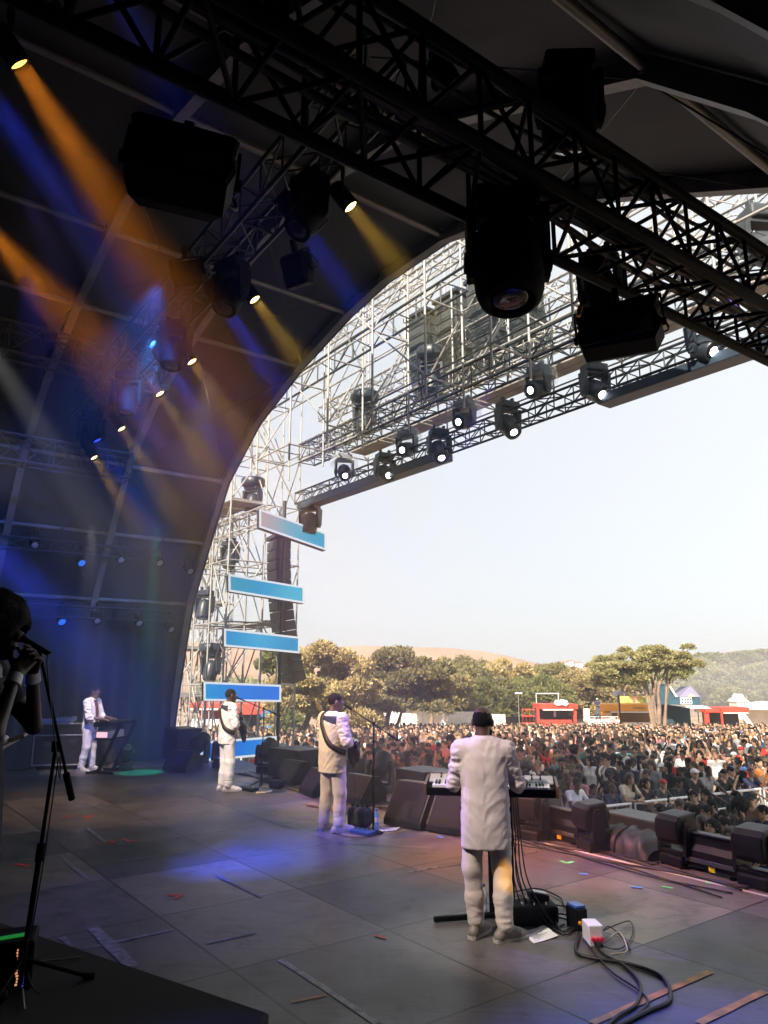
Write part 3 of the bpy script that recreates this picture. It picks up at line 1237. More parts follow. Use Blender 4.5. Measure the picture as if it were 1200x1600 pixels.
def flood_panel(loc, rot, w, h, d, label, cat='stage lamp', name='strobe_panel', front=None, outline=None):
    """A blinder or strobe: chunky body with waist, back fins, bracket and front glass on local -Y."""
    t = thing(name, loc, 0, label, cat)
    t.rotation_euler = rot
    out = outline or [(-0.5, 0.46), (-0.46, 0.5), (0.46, 0.5), (0.5, 0.46), (0.47, 0.1), (0.5, -0.16), (0.43, -0.5), (-0.43, -0.5), (-0.5, -0.16), (-0.47, 0.1)]
    b = MB()
    rings = []
    for (y, k) in ((-d / 2, 0.93), (-d / 2 + 0.02, 1.0), (d * 0.2, 1.0), (d / 2, 0.78)):
        rings.append([(x * w * k, y, z * h * k) for x, z in out])
    n = len(out)
    fs = [tuple(range(n))[::-1], tuple(range(3 * n, 4 * n))]
    for r in range(3):
        fs += [(r * n + i, r * n + (i + 1) % n, (r + 1) * n + (i + 1) % n, (r + 1) * n + i) for i in range(n)]
    fs = [f[::-1] for f in fs]
    b.add([p for r in rings for p in r], fs)
    b.build('body', BLACK, t)
    f = MB()
    for k in range(9):
        f.box((-w * 0.34 + w * 0.68 * k / 8, d * 0.52, 0.0), (0.008, 0.05, h * 0.6), None, 0.002)
    f.build('fins', BLACKM, t)
    MB().box((0, -d / 2 - 0.006, 0), (w * 0.80, 0.012, h * 0.78), None, 0.004).build('front_glass', front or LENS, t)
    br = MB()
    for sx in (-1, 1):
        br.box((sx * (w / 2 + 0.012), 0, h * 0.28), (0.014, 0.05, h * 0.6), None, 0.003)
        br.tube((sx * (w * 0.47), 0, 0), (sx * (w / 2 + 0.03), 0, 0), 0.03, 12)
    br.box((0, 0, h * 0.585), (w + 0.038, 0.05, 0.014), None, 0.003)
    br.box((0, 0, h * 0.60 + 0.07), (0.05, 0.07, 0.14), None, 0.01)
    br.build('bracket', BLACK, t)
    c = MB()
    c.path(bez([(w / 2 - 0.06, d * 0.35, -h * 0.05), (w / 2 + 0.03, d * 0.6, h * 0.1), (w / 2 - 0.02, d * 0.55, h * 0.4), (w * 0.2, d * 0.3, h * 0.68)], 6), 0.009, 6)
    c.build('power_cable', RUBBER, t)
    return t


# --- the dark lamps hanging from the near truss
def facing_cam(p, extra=0.0):
    return math.atan2(-p.x, p.y) + extra          # local -Y towards the camera


p = at_u(283, 268, 2.95)
flood_panel(p, (R(-18), R(4), facing_cam(p)), 0.49, 0.36, 0.26, 'wide black flood lamp silhouetted at upper left under the truss')
p = at_u(790, 330, 2.95)
moving_head(p + Vector((0, 0, 0.13)), facing_cam(p, R(8)), 1.15, True, R(-12), 'largest black moving head lamp hanging under the middle of the near truss', fat=1.0, bulk=True)
p = at_u(968, 518, 2.95)
flood_panel(p, (R(-10), R(-3), facing_cam(p, R(-6))), 0.60, 0.40, 0.28, 'black strobe lamp with an orange cable plug hanging at right under the near truss',
            outline=[(-0.48, 0.30), (-0.40, 0.5), (0.0, 0.46), (0.5, 0.40), (0.44, 0.16), (0.50, -0.24), (0.40, -0.5), (-0.44, -0.42), (-0.5, -0.10), (-0.46, 0.0)])
o = MB().box((0, 0, 0), (0.03, 0.03, 0.075), Matrix.Rotation(R(15), 3, 'Y'), 0.006).build('orange_cable_plug', mat('orange_plug', (0.9, 0.35, 0.02), 0.4, 0, 0.05))
o.location = at_u(905, 486, 2.74)
tag(o, 'small orange cable plug on the back of the right strobe lamp', 'plug')
p = at_u(885, 95, 2.95)
moving_head(p, facing_cam(p, R(15)), 1.05, True, R(25), 'upper black moving head lamp just under the roof, above the near truss', fat=1.0, bulk=True)
p = at_u(690, 70, 3.4)
moving_head(p, ST - R(20), 0.55, True, R(40), 'small dark lamp half lost in the shadow at the top centre')
p = at_u(935, 395, 3.4)
moving_head(p, ST + R(10), 0.8, True, R(20), 'dark moving head lamp behind the near truss, above the right strobe')
p = at_v(1190, 360, 9.0)
moving_head(p + Vector((0, 0, 0.3)), ST + R(60), 1.3, True, R(-45), 'grey blue lamp at the right edge under the pale pipes', m=CASEGREY)

# --- amber and blue lamps of the receding row: each throws a beam through the smoke
BEAMDIR = (NX * 0.40 - Z * 0.70 - AX * 0.30).normalized()
ROW = [((548, 323), 'nearest'), ((398, 468), 'second'), ((300, 565), 'third'), ((250, 615), 'fourth'), ((190, 670), 'fifth'), ((147, 715), 'sixth')]


def par_can(loc, d, s, lens, label, group, cat='stage lamp', name='par_can_lamp', m=None):
    t = thing(name, loc, 0, label, cat, group)
    d = Vector(d).normalized()
    M = Matrix.Identity(4)
    M = d.to_track_quat('Z', 'Y').to_matrix().to_4x4()
    b = MB()
    b.lathe([(0.03 * s, -0.30 * s), (0.075 * s, -0.27 * s), (0.085 * s, -0.20 * s), (0.085 * s, 0.0), (0.092 * s, 0.0), (0.092 * s, 0.02 * s), (0.076 * s, 0.02 * s), (0.074 * s, -0.02 * s)], M, 18)
    can = b.build('can', m or BLACK, t)
    MB().lathe([(0.075 * s, -0.015 * s), (0.05 * s, -0.004 * s), (0.001, 0.0)], M, 18).build('lens', lens, can)
    y = MB()
    x = M.to_3x3() @ Vector((1, 0, 0))
    x = Vector((x.x, x.y, 0)).normalized() if abs(x.z) < 0.99 else Vector((1, 0, 0))
    c = M @ Vector((0, 0, -0.14 * s))
    topz = c + Vector((0, 0, 0.2 * s))
    y.path([c - x * 0.098 * s, topz - x * 0.098 * s, topz - x * 0.06 * s + Vector((0, 0, 0.03 * s)), topz + x * 0.06 * s + Vector((0, 0, 0.03 * s)), topz + x * 0.098 * s, c + x * 0.098 * s], 0.011 * s, 6)
    y.box(topz + Vector((0, 0, 0.07 * s)), (0.04 * s, 0.05 * s, 0.1 * s), None, 0.008 * s)
    y.build('yoke', m or BLACK, t)
    return t


names = ['nearest', 'second', 'third', 'fourth', 'fifth', 'sixth']
for i, (q, _) in enumerate(ROW):
    p = at_v(*q, 3.5)
    par_can(p, BEAMDIR, 1.0, E_YEL, f'amber stage lamp throwing a beam, {names[i]} in the receding row', 'amber lamps of the receding row')
    beam(p + BEAMDIR * 0.03, BEAMDIR, YEL, 6.5, 24)
for i, q in enumerate([(470, 350), (350, 478), (262, 568), (203, 630), (152, 688)]):
    p = at_v(*q, 3.3)
    par_can(p, BEAMDIR + AX * 0.12, 1.25, E_BLUE, f'blue stage lamp, {names[i]} of the blue ones in the receding row', 'blue lamps of the receding row')
    beam(p + (BEAMDIR + AX * 0.12).normalized() * 0.04, BEAMDIR + AX * 0.06, BLUE, 6.0, 20, 0.16)
# the two big amber beams and the blue ones at the far left
for (a, za, b, zb, pw, an, c, m, sz, lab) in [((30, 100), 7.0, (178, 330), 6.0, 17.0, 22, AMBER, E_AMBER, 1.15, 'bright amber lamp at the upper left corner, its beam crossing the smoke'),
                                             ((-45, 330), 7.0, (140, 530), 6.3, 28.0, 26, AMBER, E_AMBER, 1.2, 'amber lamp just beyond the left edge of the picture'),
                                             ((165, -40), 6.6, (255, 120), 5.8, 14.0, 22, BLUE, E_BLUE, 1.1, 'blue lamp above the top left of the picture'),
                                             ((-60, 90), 7.0, (115, 330), 6.2, 6.0, 20, BLUE, E_BLUE, 1.1, 'blue lamp beyond the left edge, level with the amber lamp')]:
    q, q1 = at_z(*a, za), at_z(*b, zb)
    qd = (q1 - q).normalized()
    par_can(q, qd, sz, m, lab, None)
    beam(q + qd * 0.04, qd, c, pw, an, 0.16)
q = at_y(-60, 795, 6.0)
qd = (at_y(62, 935, 6.6) - q).normalized()
par_can(q, qd, 1.1, E_BLUE, 'blue lamp beyond the left edge, low by the singer', None)
beam(q + qd * 0.04, qd, BLUE, 14.0, 24, 0.15)
q = at_y(-420, 560, 4.4)
par_can(q, Vector((-1.8, 3.45, 1.9)) - q, 1.1, E_BLUE, 'blue lamp out of view that colours the singer', None)
spot(q + (Vector((-1.8, 3.45, 1.9)) - q).normalized() * 0.1, Vector((-1.8, 3.45, 1.9)), BLUE, 260, 17, 0.8, 0.05)
# dark bodies clustered on the row truss
labs = ['dark moving head on the receding row, by the nearest amber lamp', 'dark moving head on the receding row, second from us', 'dark moving head halfway along the receding row', 'dark moving head on the receding row, second from its far end', 'dark moving head at the far end of the receding row']
for i, u in enumerate([5.6, 7.4, 9.2, 11.2, 13.2]):
    moving_head(W(u, 3.25, 7.05 - 0.03 * u), ST + R(20 * i), 1.0, True, R(-35 + 12 * i), labs[i], group='dark lamps of the receding row')
labs = ['flood lamp with orange glints on top of the receding row', 'square dark lamp hanging lowest from the receding row']
flood_panel(W(8.0, 2.95, 6.85), (R(30), 0, ST + R(40)), 0.4, 0.3, 0.2, labs[0])
flood_panel(W(6.4, 3.6, 6.35), (R(20), 0, ST + R(20)), 0.34, 0.34, 0.2, labs[1])

# --- small lamps on the far bars
SM = [((55, 852), 'small pale lamp at the left end of the upper far bar', None), ((128, 880), 'small lamp glowing blue on the upper far bar', E_CYAN), ((190, 875), 'small pale lamp in the middle of the upper far bar', None),
      ((250, 880), 'small dark lamp right of the middle on the upper far bar', None), ((298, 893), 'small pale lamp on the arch rib at the end of the upper far bar', None)]
SM2 = [((97, 972), 'small lamp glowing blue on the lower far bar', E_CYAN), ((153, 970), 'small pale lamp left of the middle of the lower far bar', None), ((218, 974), 'small dark lamp in the middle of the lower far bar', None),
       ((268, 984), 'small pale lamp at the right end of the lower far bar', None)]
for lst, u in ((SM, 17.0), (SM2, 17.2)):
    for (q, lab, l) in lst:
        p = at_u(*q, u)
        par_can(p, -AX * 0.8 - Z * 0.45 + NX * 0.1, 1.1, l or LABELGREY, lab, 'small lamps on the far bars')

# --- white lamps of the front truss
FT = [((538, 735), 'farthest white lamp hanging from the front truss', 1), ((601, 735), 'second farthest white lamp on the front truss', 0), ((636, 700), 'third farthest lamp on the front truss, under a clear dome', 1),
      ((686, 700), 'white lamp in the middle of the front truss, pointing down', 0), ((726, 655), 'lamp on the front truss left of the drooping one, under a clear dome', 1), ((794, 660), 'drooping white lamp on the front truss, lowest against the sky', 0),
      ((842, 605), 'domed lamp on the front truss, just left of the black strobe', 1), ((930, 605), 'white lamp on the front truss, just below the black strobe', 0), ((1098, 537), 'white lamp on the front truss nearest the right edge', 0)]
for i, (q, lab, dm) in enumerate(FT):
    p = at_v(*q, 9.5)
    u = p.dot(AX)
    loc = W(u, 9.5, p.z + 0.40)
    # most aim back at the stage, slightly down
    d = (Vector((0.5, 0, 2)) + AX * (2, -6, 7, 3, 8, -3, 9, -4, -5)[i] + NX * (3, 5, -4, 6, -3, 7, -5, 5, 6)[i] + Z * (-6, -5, 1, -7, 1, -9, 1, -4, -3)[i] - loc).normalized()
    t = moving_head(loc, math.atan2(d.x, -d.y), 1.0 if dm else 1.05, True, -math.acos(-d.z), lab, lens=E_WHITE, dome=bool(dm), group=None, lens_k=0.62,
                    m=mat('navy_lamp_shell', (0.02, 0.03, 0.045), 0.4, 0, 0.1, 60, 0.2, 6))
# dark lamps on the tower
TW = [((395, 770), 9.6, 'dark lamp with a round hood left of the topmost screen', 1), ((360, 858), 9.4, 'dark lamp on the tower, left of the second blue screen', 0), ((320, 935), 8.6, 'dark lamp on the tower next to the arch edge', 0),
      ((330, 1030), 8.8, 'dark lamp with a round hood left of the third blue screen', 1), ((570, 640), 9.9, 'dark lamp with a round hood under the slanting ladder truss', 1), ((675, 575), 9.9, 'dark lamp with a round hood by the hanging speakers', 1),
      ((485, 800), 9.6, 'dark lamp pair at the end of the front truss, above the top screen', 0)]
for (q, v, lab, dm) in TW:
    p = at_v(*q, v)
    moving_head(p + Vector((0, 0, 0.25)), ST + R(30), 1.25, True, R(-12), lab, dome=False, m=mat('navy_lamp_shell', (0.02, 0.03, 0.045), 0.4))
    if dm:
        c = MB()
        c.lathe([(0.33, 0.10), (0.36, 0.16), (0.36, 0.30), (0.33, 0.34), (0.05, 0.37)], Matrix.Translation(p + Vector((0, 0, 0.10))), 20)
        o = c.build('lamp_hood', mat('navy_lamp_shell', (0.02, 0.03, 0.045), 0.4))
        tag(o, 'round rain hood over ' + lab.replace('dark lamp with a round hood', 'the lamp'), 'hood')

# --- line array speakers
GRILL = mat('speaker_grille', (0.05, 0.062, 0.062), 0.55, 0.2, 0.6, 220, 0.2, 8)


def line_array(top, rz, n, label, curve=R(2.2), group=None, s=1.0):
    t = thing('line_array', top, rz, label, 'speaker array', group)
    b = MB()
    b.box((0, 0, 0.08), (0.9 * s, 0.5 * s, 0.10), None, 0.01)
    b.tube((0, 0, 0.1), (0, 0, 0.9), 0.012, 6)
    b.build('flying_frame', DKSTEEL, t)
    pos = Vector((0, 0, -0.02))
    a = 0.0
    for k in range(n):
        rot = Matrix.Rotation(a, 3, 'X')
        c = MB()
        h, w, d = 0.27 * s, 0.78 * s, 0.42 * s
        ctr = pos + rot @ Vector((0, 0, -h / 2))
        c.box(ctr, (w, d, h - 0.02), rot, 0.012)
        c.box(ctr + rot @ Vector((0, -d / 2 - 0.005, 0)), (w * 0.6, 0.02, h * 0.55), rot, 0.004)
        for sx in (-1, 1):
            c.box(ctr + rot @ Vector((sx * (w / 2 + 0.012), -d * 0.2, 0)), (0.02, 0.06, h), rot, 0.003)
        c.build('cabinet', GRILL, t)
        pos = pos + rot @ Vector((0, 0, -h))
        a += curve
    return t


LAL = ['leftmost speaker column hanging behind the front truss', 'second speaker column from the left behind the front truss', 'third speaker column behind the front truss, left of the big lamp', 'speaker column behind the front truss, half hidden by the big lamp']
for i, u in enumerate([13.4, 12.25, 11.1, 9.95]):
    line_array(W(u, 11.2, 11.0), ST, 8, LAL[i], group='speaker columns over the stage front')
line_array(at_y(436, 845, 19.6), ST - R(10), 14, 'long speaker column hanging behind the blue screens on the far tower', curve=R(1.3))

# --- blue screens
def screen_mat(name, c0, c1, c2):
    m = bpy.data.materials.new(name)
    nt, b = nodes_of(m)
    L, N = nt.links.new, nt.nodes.new
    tc = N('ShaderNodeTexCoord')
    sp = N('ShaderNodeSeparateXYZ')
    L(tc.outputs['Generated'], sp.inputs[0])
    nz = N('ShaderNodeTexNoise')
    nz.inputs['Scale'].default_value = 1.2
    L(tc.outputs['Generated'], nz.inputs['Vector'])
    ad = N('ShaderNodeMath')
    ad.operation = 'MULTIPLY_ADD'
    L(nz.outputs[0], ad.inputs[0])
    ad.inputs[1].default_value = 0.3
    L(sp.outputs[0], ad.inputs[2])
    cr = N('ShaderNodeValToRGB')
    e = cr.color_ramp.elements
    e[0].position, e[0].color = 0.15, (*c0, 1)
    e[1].position, e[1].color = 1.0, (*c2, 1)
    x = e.new(0.6)
    x.color = (*c1, 1)
    L(ad.outputs[0], cr.inputs[0])
    L(cr.outputs[0], b.inputs['Emission Color'])
    b.inputs['Emission Strength'].default_value = 0.62
    b.inputs['Base Color'].default_value = (0.02, 0.02, 0.02, 1)
    b.inputs['Roughness'].default_value = 0.35
    return m


SCR = [
    ([(405, 795), (509, 833), (509, 860), (405, 824)], 'topmost tilted screen strip fading from pink to blue', screen_mat('screen_pink_blue', (0.36, 0.24, 0.24), (0.10, 0.28, 0.36), (0.0, 0.24, 0.40))),
    ([(357, 897), (475, 917), (475, 943), (357, 924)], 'second blue screen strip from the top on the far tower', screen_mat('screen_teal_blue', (0.03, 0.22, 0.34), (0.0, 0.21, 0.42), (0.02, 0.30, 0.44))),
    ([(350, 982), (468, 995), (468, 1021), (350, 1010)], 'third blue screen strip from the top on the far tower', screen_mat('screen_blue', (0.0, 0.18, 0.40), (0.03, 0.27, 0.48), (0.0, 0.20, 0.40))),
    ([(318, 1065), (439, 1070), (439, 1097), (318, 1095)], 'fourth blue screen strip, behind the far guitarist\'s head', screen_mat('screen_deep_blue', (0.0, 0.20, 0.45), (0.0, 0.13, 0.52), (0.0, 0.11, 0.50))),
    ([(313, 1159), (432, 1150), (432, 1179), (313, 1190)], 'lowest blue screen strip, behind the far guitarist\'s knees', screen_mat('screen_low_blue', (0.0, 0.10, 0.48), (0.0, 0.11, 0.50), (0.0, 0.17, 0.48))),
]
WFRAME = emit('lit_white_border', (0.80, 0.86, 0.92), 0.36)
for quad, lab, sm in SCR:
    YL, YR = 18.0, 18.8
    c = [at_y(*quad[0], YL), at_y(*quad[1], YR), at_y(*quad[2], YR), at_y(*quad[3], YL)]
    t = thing('led_screen', c[3], 0, lab, 'screen', 'blue screen strips on the tower')
    L0 = -c[3]
    n = (c[1] - c[0]).cross(c[3] - c[0]).normalized()
    if n.dot(c[0]) > 0:
        n = -n
    # n points towards us; body behind
    mb = MB()
    mb.slab(c[0], c[1], c[2], c[3], 0.22 if (c[1] - c[0]).cross(c[3] - c[0]).dot(n) > 0 else -0.22)
    mb.build('housing', CASEGREY, t, L0)
    ctr = sum(c, Vector()) / 4
    ins = []
    wv, hv_ = (c[1] - c[0]).normalized(), (c[3] - c[0]).normalized()
    bw = 0.05
    ins = [c[0] + wv * bw + hv_ * bw, c[1] - wv * bw + hv_ * bw, c[2] - wv * bw - hv_ * bw, c[3] + wv * bw - hv_ * bw]
    mb = MB()
    o1 = [x + n * 0.02 for x in c]
    i1 = [x + n * 0.02 for x in ins]
    for k in range(4):
        k2 = (k + 1) % 4
        mb.quad(o1[k], o1[k2], i1[k2], i1[k])
        mb.quad(c[k], c[k2], o1[k2], o1[k])
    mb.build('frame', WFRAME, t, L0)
    mb = MB()
    i2 = [x + n * 0.008 for x in ins]
    mb.quad(*i2)
    mb.build('display', sm, t, L0)

# --- spots without fixtures for the coloured light on band and floor
RIG = [((9.0, 2.4, 5.6), (4.6, 4.2, 1.15), (0.34, 0.16, 1.0), 1150, 11, 'violet'), ((6.2, 6.4, 5.8), (8.6, 5.6, 0.3), (0.34, 0.18, 1.0), 600, 20, 'violet'), ((9.2, -1.2, 6.2), (8.55, 5.4, 1.3), (1.0, 0.76, 0.54), 2000, 14, 'warm'),
       ((4.5, 0.6, 5.2), (4.55, 4.3, 0.75), (1.0, 0.84, 0.76), 720, 21, 'warm'), ((9.6, 0.6, 6.6), (12.5, 5.9, 1.0), (1.0, 0.86, 0.78), 2300, 12, 'warm'), ((15.0, 5.2, 5.2), (15.9, 5.5, 0.05), (0.0, 0.9, 0.62), 1500, 12, 'teal'),
       ((14.0, 3.6, 4.8), (16.2, 4.5, 1.3), (1.0, 0.80, 0.84), 620, 22, 'warm'), ((8.6, 1.2, 6.6), (6.9, 3.2, 0), (0.09, 0.09, 1.0), 170, 34, 'blue'), ((10.4, 3.9, 6.3), (10.8, 4.6, 0), (0.25, 0.25, 1.0), 90, 20, 'blue'),
       ((6.4, 0.8, 6.2), (6.6, 4.5, 0), (0.36, 0.20, 1.0), 90, 26, 'violet'), ((9.4, 3.9, 6.3), (12.4, 4.2, 0), (1.0, 0.62, 0.35), 400, 40, 'warm'), ((8.0, 2.6, 6.6), (17.5, 3.6, 3.0), (0.04, 0.16, 0.9), 850, 52, 'blue wash'),  # both blue wash spots are added to tint the smoke and far wall
       ((9.5, 3.0, 6.6), (16.5, 6.5, 4.5), (0.05, 0.26, 0.9), 1000, 50, 'blue wash'), ((2.6, 5.9, 5.4), (4.45, 4.4, 1.1), (0.36, 0.18, 1.0), 220, 14, 'violet')]
PXC = at_z(764, 1466, 0)
spot(PXC + Vector((0.5, -4.6, 3.6)), PXC + Vector((0.15, -0.02, 0.42)), (1.0, 0.50, 0.04), 620, 2.5, 0.9, 0.02)      # a stray orange ray on the near player's right shin
for (a, b, c, pw, an, nm) in RIG:
    a, b = W(*a), W(*b)
    spot(a, b, c, pw, an, 0.7, 0.07)

# dark mast that carries the screens
a, b = at_y(433, 1180, 19.1), at_y(449, 800, 19.1)
o = MB().tube(Vector((0, 0, 0)), Vector((0, 0, b.z + 0.3)), 0.05, 10).build('screen_mast', DKSTEEL)
o.location = (a.x, a.y, 0)
tag(o, 'slim dark mast behind the right ends of the blue screens', 'mast')

# ================================================================== bodies: one smooth implicit surface per piece
def rotm(rx=0, ry=0, rz=0):
    return np.array(Euler((rx, ry, rz)).to_matrix())


class Prim:
    __slots__ = ('t', 'a', 'b', 'ra', 'rb', 'k', 'op', 'R', 'tag')

    def __init__(s, t, a, b=None, ra=0, rb=0, k=0.03, op=0, R=None, tag=0):
        s.t, s.ra, s.rb, s.k, s.op, s.tag = t, ra, rb, k, op, tag
        s.a = np.asarray(a, dtype=np.float32) if t != 'loft' else a
        s.b = None if b is None else np.asarray(b, dtype=np.float32)
        s.R = None if R is None else np.asarray(R, dtype=np.float32)

    def bounds(s):
        if s.t == 'cap':
            r = max(s.ra, s.rb)
            return np.minimum(s.a, s.b) - r, np.maximum(s.a, s.b) + r
        if s.t == 'ell':
            r = float(max(s.b))
            return s.a - r, s.a + r
        L = np.array(s.a)
        r = float(L[:, 3:5].max())
        return (np.array([L[:, 1].min() - r, L[:, 2].min() - r, L[:, 0].min()]), np.array([L[:, 1].max() + r, L[:, 2].max() + r, L[:, 0].max()]))

    def d(s, P):
        if s.t == 'cap':
            ab = s.b - s.a
            q = P - s.a
            t = np.clip((q @ ab) / max(float(ab @ ab), 1e-9), 0, 1)
            return np.linalg.norm(q - t[..., None] * ab, axis=-1) - (s.ra + (s.rb - s.ra) * t)
        if s.t == 'ell':
            q = P - s.a
            if s.R is not None:
                q = q @ s.R
            k0 = np.linalg.norm(q / s.b, axis=-1)
            k1 = np.linalg.norm(q / (s.b * s.b), axis=-1)
            return k0 * (k0 - 1) / np.maximum(k1, 1e-6)
        L = np.array(s.a, dtype=np.float32)
        z = P[..., 2]
        zz = L[:, 0]
        cx, cy, rx, ry = (np.interp(z, zz, L[:, i]) for i in (1, 2, 3, 4))
        x, y = (P[..., 0] - cx) / rx, (P[..., 1] - cy) / ry
        k0 = (np.abs(x) ** 2.4 + np.abs(y) ** 2.4) ** (1 / 2.4)
        dd = (k0 - 1) * np.minimum(rx, ry)
        return np.maximum(dd, np.maximum(z - zz[-1], zz[0] - z))


def cap(a, b, ra, rb=None, k=0.03, op=0, tag=0):
    return Prim('cap', a, b, ra, ra if rb is None else rb, k, op, None, tag)


def ell(c, r, k=0.03, op=0, Rm=None, tag=0):
    return Prim('ell', c, r, 0, 0, k, op, Rm, tag)


def loft(rows, k=0.03, op=0, tag=0):
    return Prim('loft', sorted(rows), None, 0, 0, k, op, None, tag)


def combine(f, d, k, op):
    if op == 0:
        h = np.clip(0.5 + 0.5 * (f - d) / k, 0, 1)
        return f * (1 - h) + d * h - k * h * (1 - h)
    h = np.clip(0.5 - 0.5 * (f + d) / k, 0, 1)
    return f * (1 - h) - d * h + k * h * (1 - h)


def sdf_at(prims, P):
    P = np.asarray(P, dtype=np.float32)
    f = np.full(P.shape[:-1], 0.2, dtype=np.float32)
    for p in prims:
        f = combine(f, p.d(P), p.k, p.op)
    return f


def polygonise(prims, res, lo=None, hi=None):
    """Surface nets over the primitives; returns vertices and quads."""
    if lo is None:
        bl, bh = zip(*[p.bounds() for p in prims if p.op == 0])
        lo, hi = np.min(bl, axis=0) - res * 2.5, np.max(bh, axis=0) + res * 2.5
    n = np.ceil((np.asarray(hi) - lo) / res).astype(int) + 1
    ax = [lo[i] + res * np.arange(n[i]) for i in range(3)]
    F = np.full(n, 0.2, dtype=np.float32)
    for p in prims:
        bl, bh = p.bounds()
        m = p.k + res * 3
        s = []
        for i in range(3):
            i0 = int(np.clip(np.floor((bl[i] - m - lo[i]) / res), 0, n[i]))
            i1 = int(np.clip(np.ceil((bh[i] + m - lo[i]) / res) + 1, 0, n[i]))
            s.append(slice(i0, i1))
        if any(x.stop <= x.start for x in s):
            continue
        P = np.stack(np.meshgrid(ax[0][s[0]], ax[1][s[1]], ax[2][s[2]], indexing='ij'), -1).astype(np.float32)
        F[tuple(s)] = combine(F[tuple(s)], p.d(P), p.k, p.op)
    ins = F < 0
    c = np.zeros(n - 1, dtype=np.int8)
    for dx in (0, 1):
        for dy in (0, 1):
            for dz in (0, 1):
                c += ins[dx:n[0] - 1 + dx, dy:n[1] - 1 + dy, dz:n[2] - 1 + dz]
    act = (c > 0) & (c < 8)
    cells = np.argwhere(act)
    idx = np.full(act.shape, -1, dtype=np.int64)
    idx[act] = np.arange(len(cells))
    acc = np.zeros((len(cells), 3))
    cnt = np.zeros(len(cells))
    cor = [(0, 0, 0), (1, 0, 0), (0, 1, 0), (1, 1, 0), (0, 0, 1), (1, 0, 1), (0, 1, 1), (1, 1, 1)]
    for a in range(8):
        for b in range(a + 1, 8):
            if sum(abs(cor[a][i] - cor[b][i]) for i in range(3)) != 1:
                continue
            pa, pb = cells + cor[a], cells + cor[b]
            fa, fb = F[tuple(pa.T)], F[tuple(pb.T)]
            x = (fa < 0) != (fb < 0)
            t = np.where(x, fa / np.where(x, fa - fb, 1), 0)
            acc += np.where(x[:, None], pa + t[:, None] * (pb - pa), 0)
            cnt += x
    v = lo + res * acc / np.maximum(cnt, 1)[:, None]
    quads = []
    for axn in range(3):
        o = [i for i in range(3) if i != axn]
        sl0 = [slice(1, n[i] - 1) for i in range(3)]
        sl0[axn] = slice(0, n[axn] - 1)
        sl1 = list(sl0)
        sl1[axn] = slice(1, n[axn])
        A0, B0 = ins[tuple(sl0)], ins[tuple(sl1)]
        e = np.argwhere(A0 != B0)
        flip = A0[tuple(e.T)]
        off = np.ones(3, dtype=int)
        off[axn] = 0
        e = e + off
        d1, d2 = np.zeros(3, dtype=int), np.zeros(3, dtype=int)
        d1[o[0]] = 1
        d2[o[1]] = 1
        q = np.stack([idx[tuple((e - d1 - d2).T)], idx[tuple((e - d2).T)], idx[tuple(e.T)], idx[tuple((e - d1).T)]], 1)
        if axn == 1:
            flip = ~flip
        q[~flip] = q[~flip][:, ::-1]
        quads.append(q)
    q = np.concatenate(quads)
    q = q[(q >= 0).all(1)]
    return v, q


def normals_of(prims, v, e=0.004):
    g = np.stack([sdf_at(prims, v + np.eye(3)[i] * e) - sdf_at(prims, v - np.eye(3)[i] * e) for i in range(3)], 1)
    return g / np.maximum(np.linalg.norm(g, axis=1), 1e-6)[:, None]


def fold(v, nrm, amp, freq, seed, stretch=(1, 1, 1)):
    """Creases: ridged noise pushed along the normal."""
    out = np.zeros(len(v))
    S = np.asarray(stretch) * freq
    for i, p in enumerate(v):
        q = p * S + seed
        a = mnoise.noise(q)
        b = mnoise.noise(q * 2.1 + np.array([3.1, 1.7, 9.2]))
        out[i] = (1 - abs(a) * 2.6) * 0.75 + b * 0.4
    return v + nrm * (out * amp)[:, None]


def tags_of(prims, v):
    D = np.stack([p.d(v.astype(np.float32)) for p in prims if p.op == 0], 1)
    tg = np.array([p.tag for p in prims if p.op == 0])
    return tg[np.argmin(D, axis=1)]


def face_tags(tv, q):
    return np.sort(tv[q], axis=1)[:, 1]


def lerp(a, b, t):
    return np.asarray(a, float) * (1 - t) + np.asarray(b, float) * t


DEF = dict(pel=(0, 0, 0.95), waist=(0, 0.0, 1.10), chest=(0, 0.005, 1.30), neck=(0, -0.01, 1.475), head=(0, 0.02, 1.625),
           shL=(-0.185, 0, 1.42), shR=(0.185, 0, 1.42), elL=(-0.24, -0.03, 1.13), elR=(0.24, -0.03, 1.13), wrL=(-0.25, 0.08, 0.88), wrR=(0.25, 0.08, 0.88),
           hiL=(-0.095, 0, 0.92), hiR=(0.095, 0, 0.92), knL=(-0.11, 0.02, 0.50), knR=(0.11, 0.02, 0.50), anL=(-0.12, -0.02, 0.09), anR=(0.12, -0.02, 0.09),
           toL=(-0.15, 0.15, 0.03), toR=(0.15, 0.15, 0.03))


def joints(**kw):
    J = {k: np.array(v, float) for k, v in DEF.items()}
    for k, v in kw.items():
        J[k] = np.array(v, float)
    return J


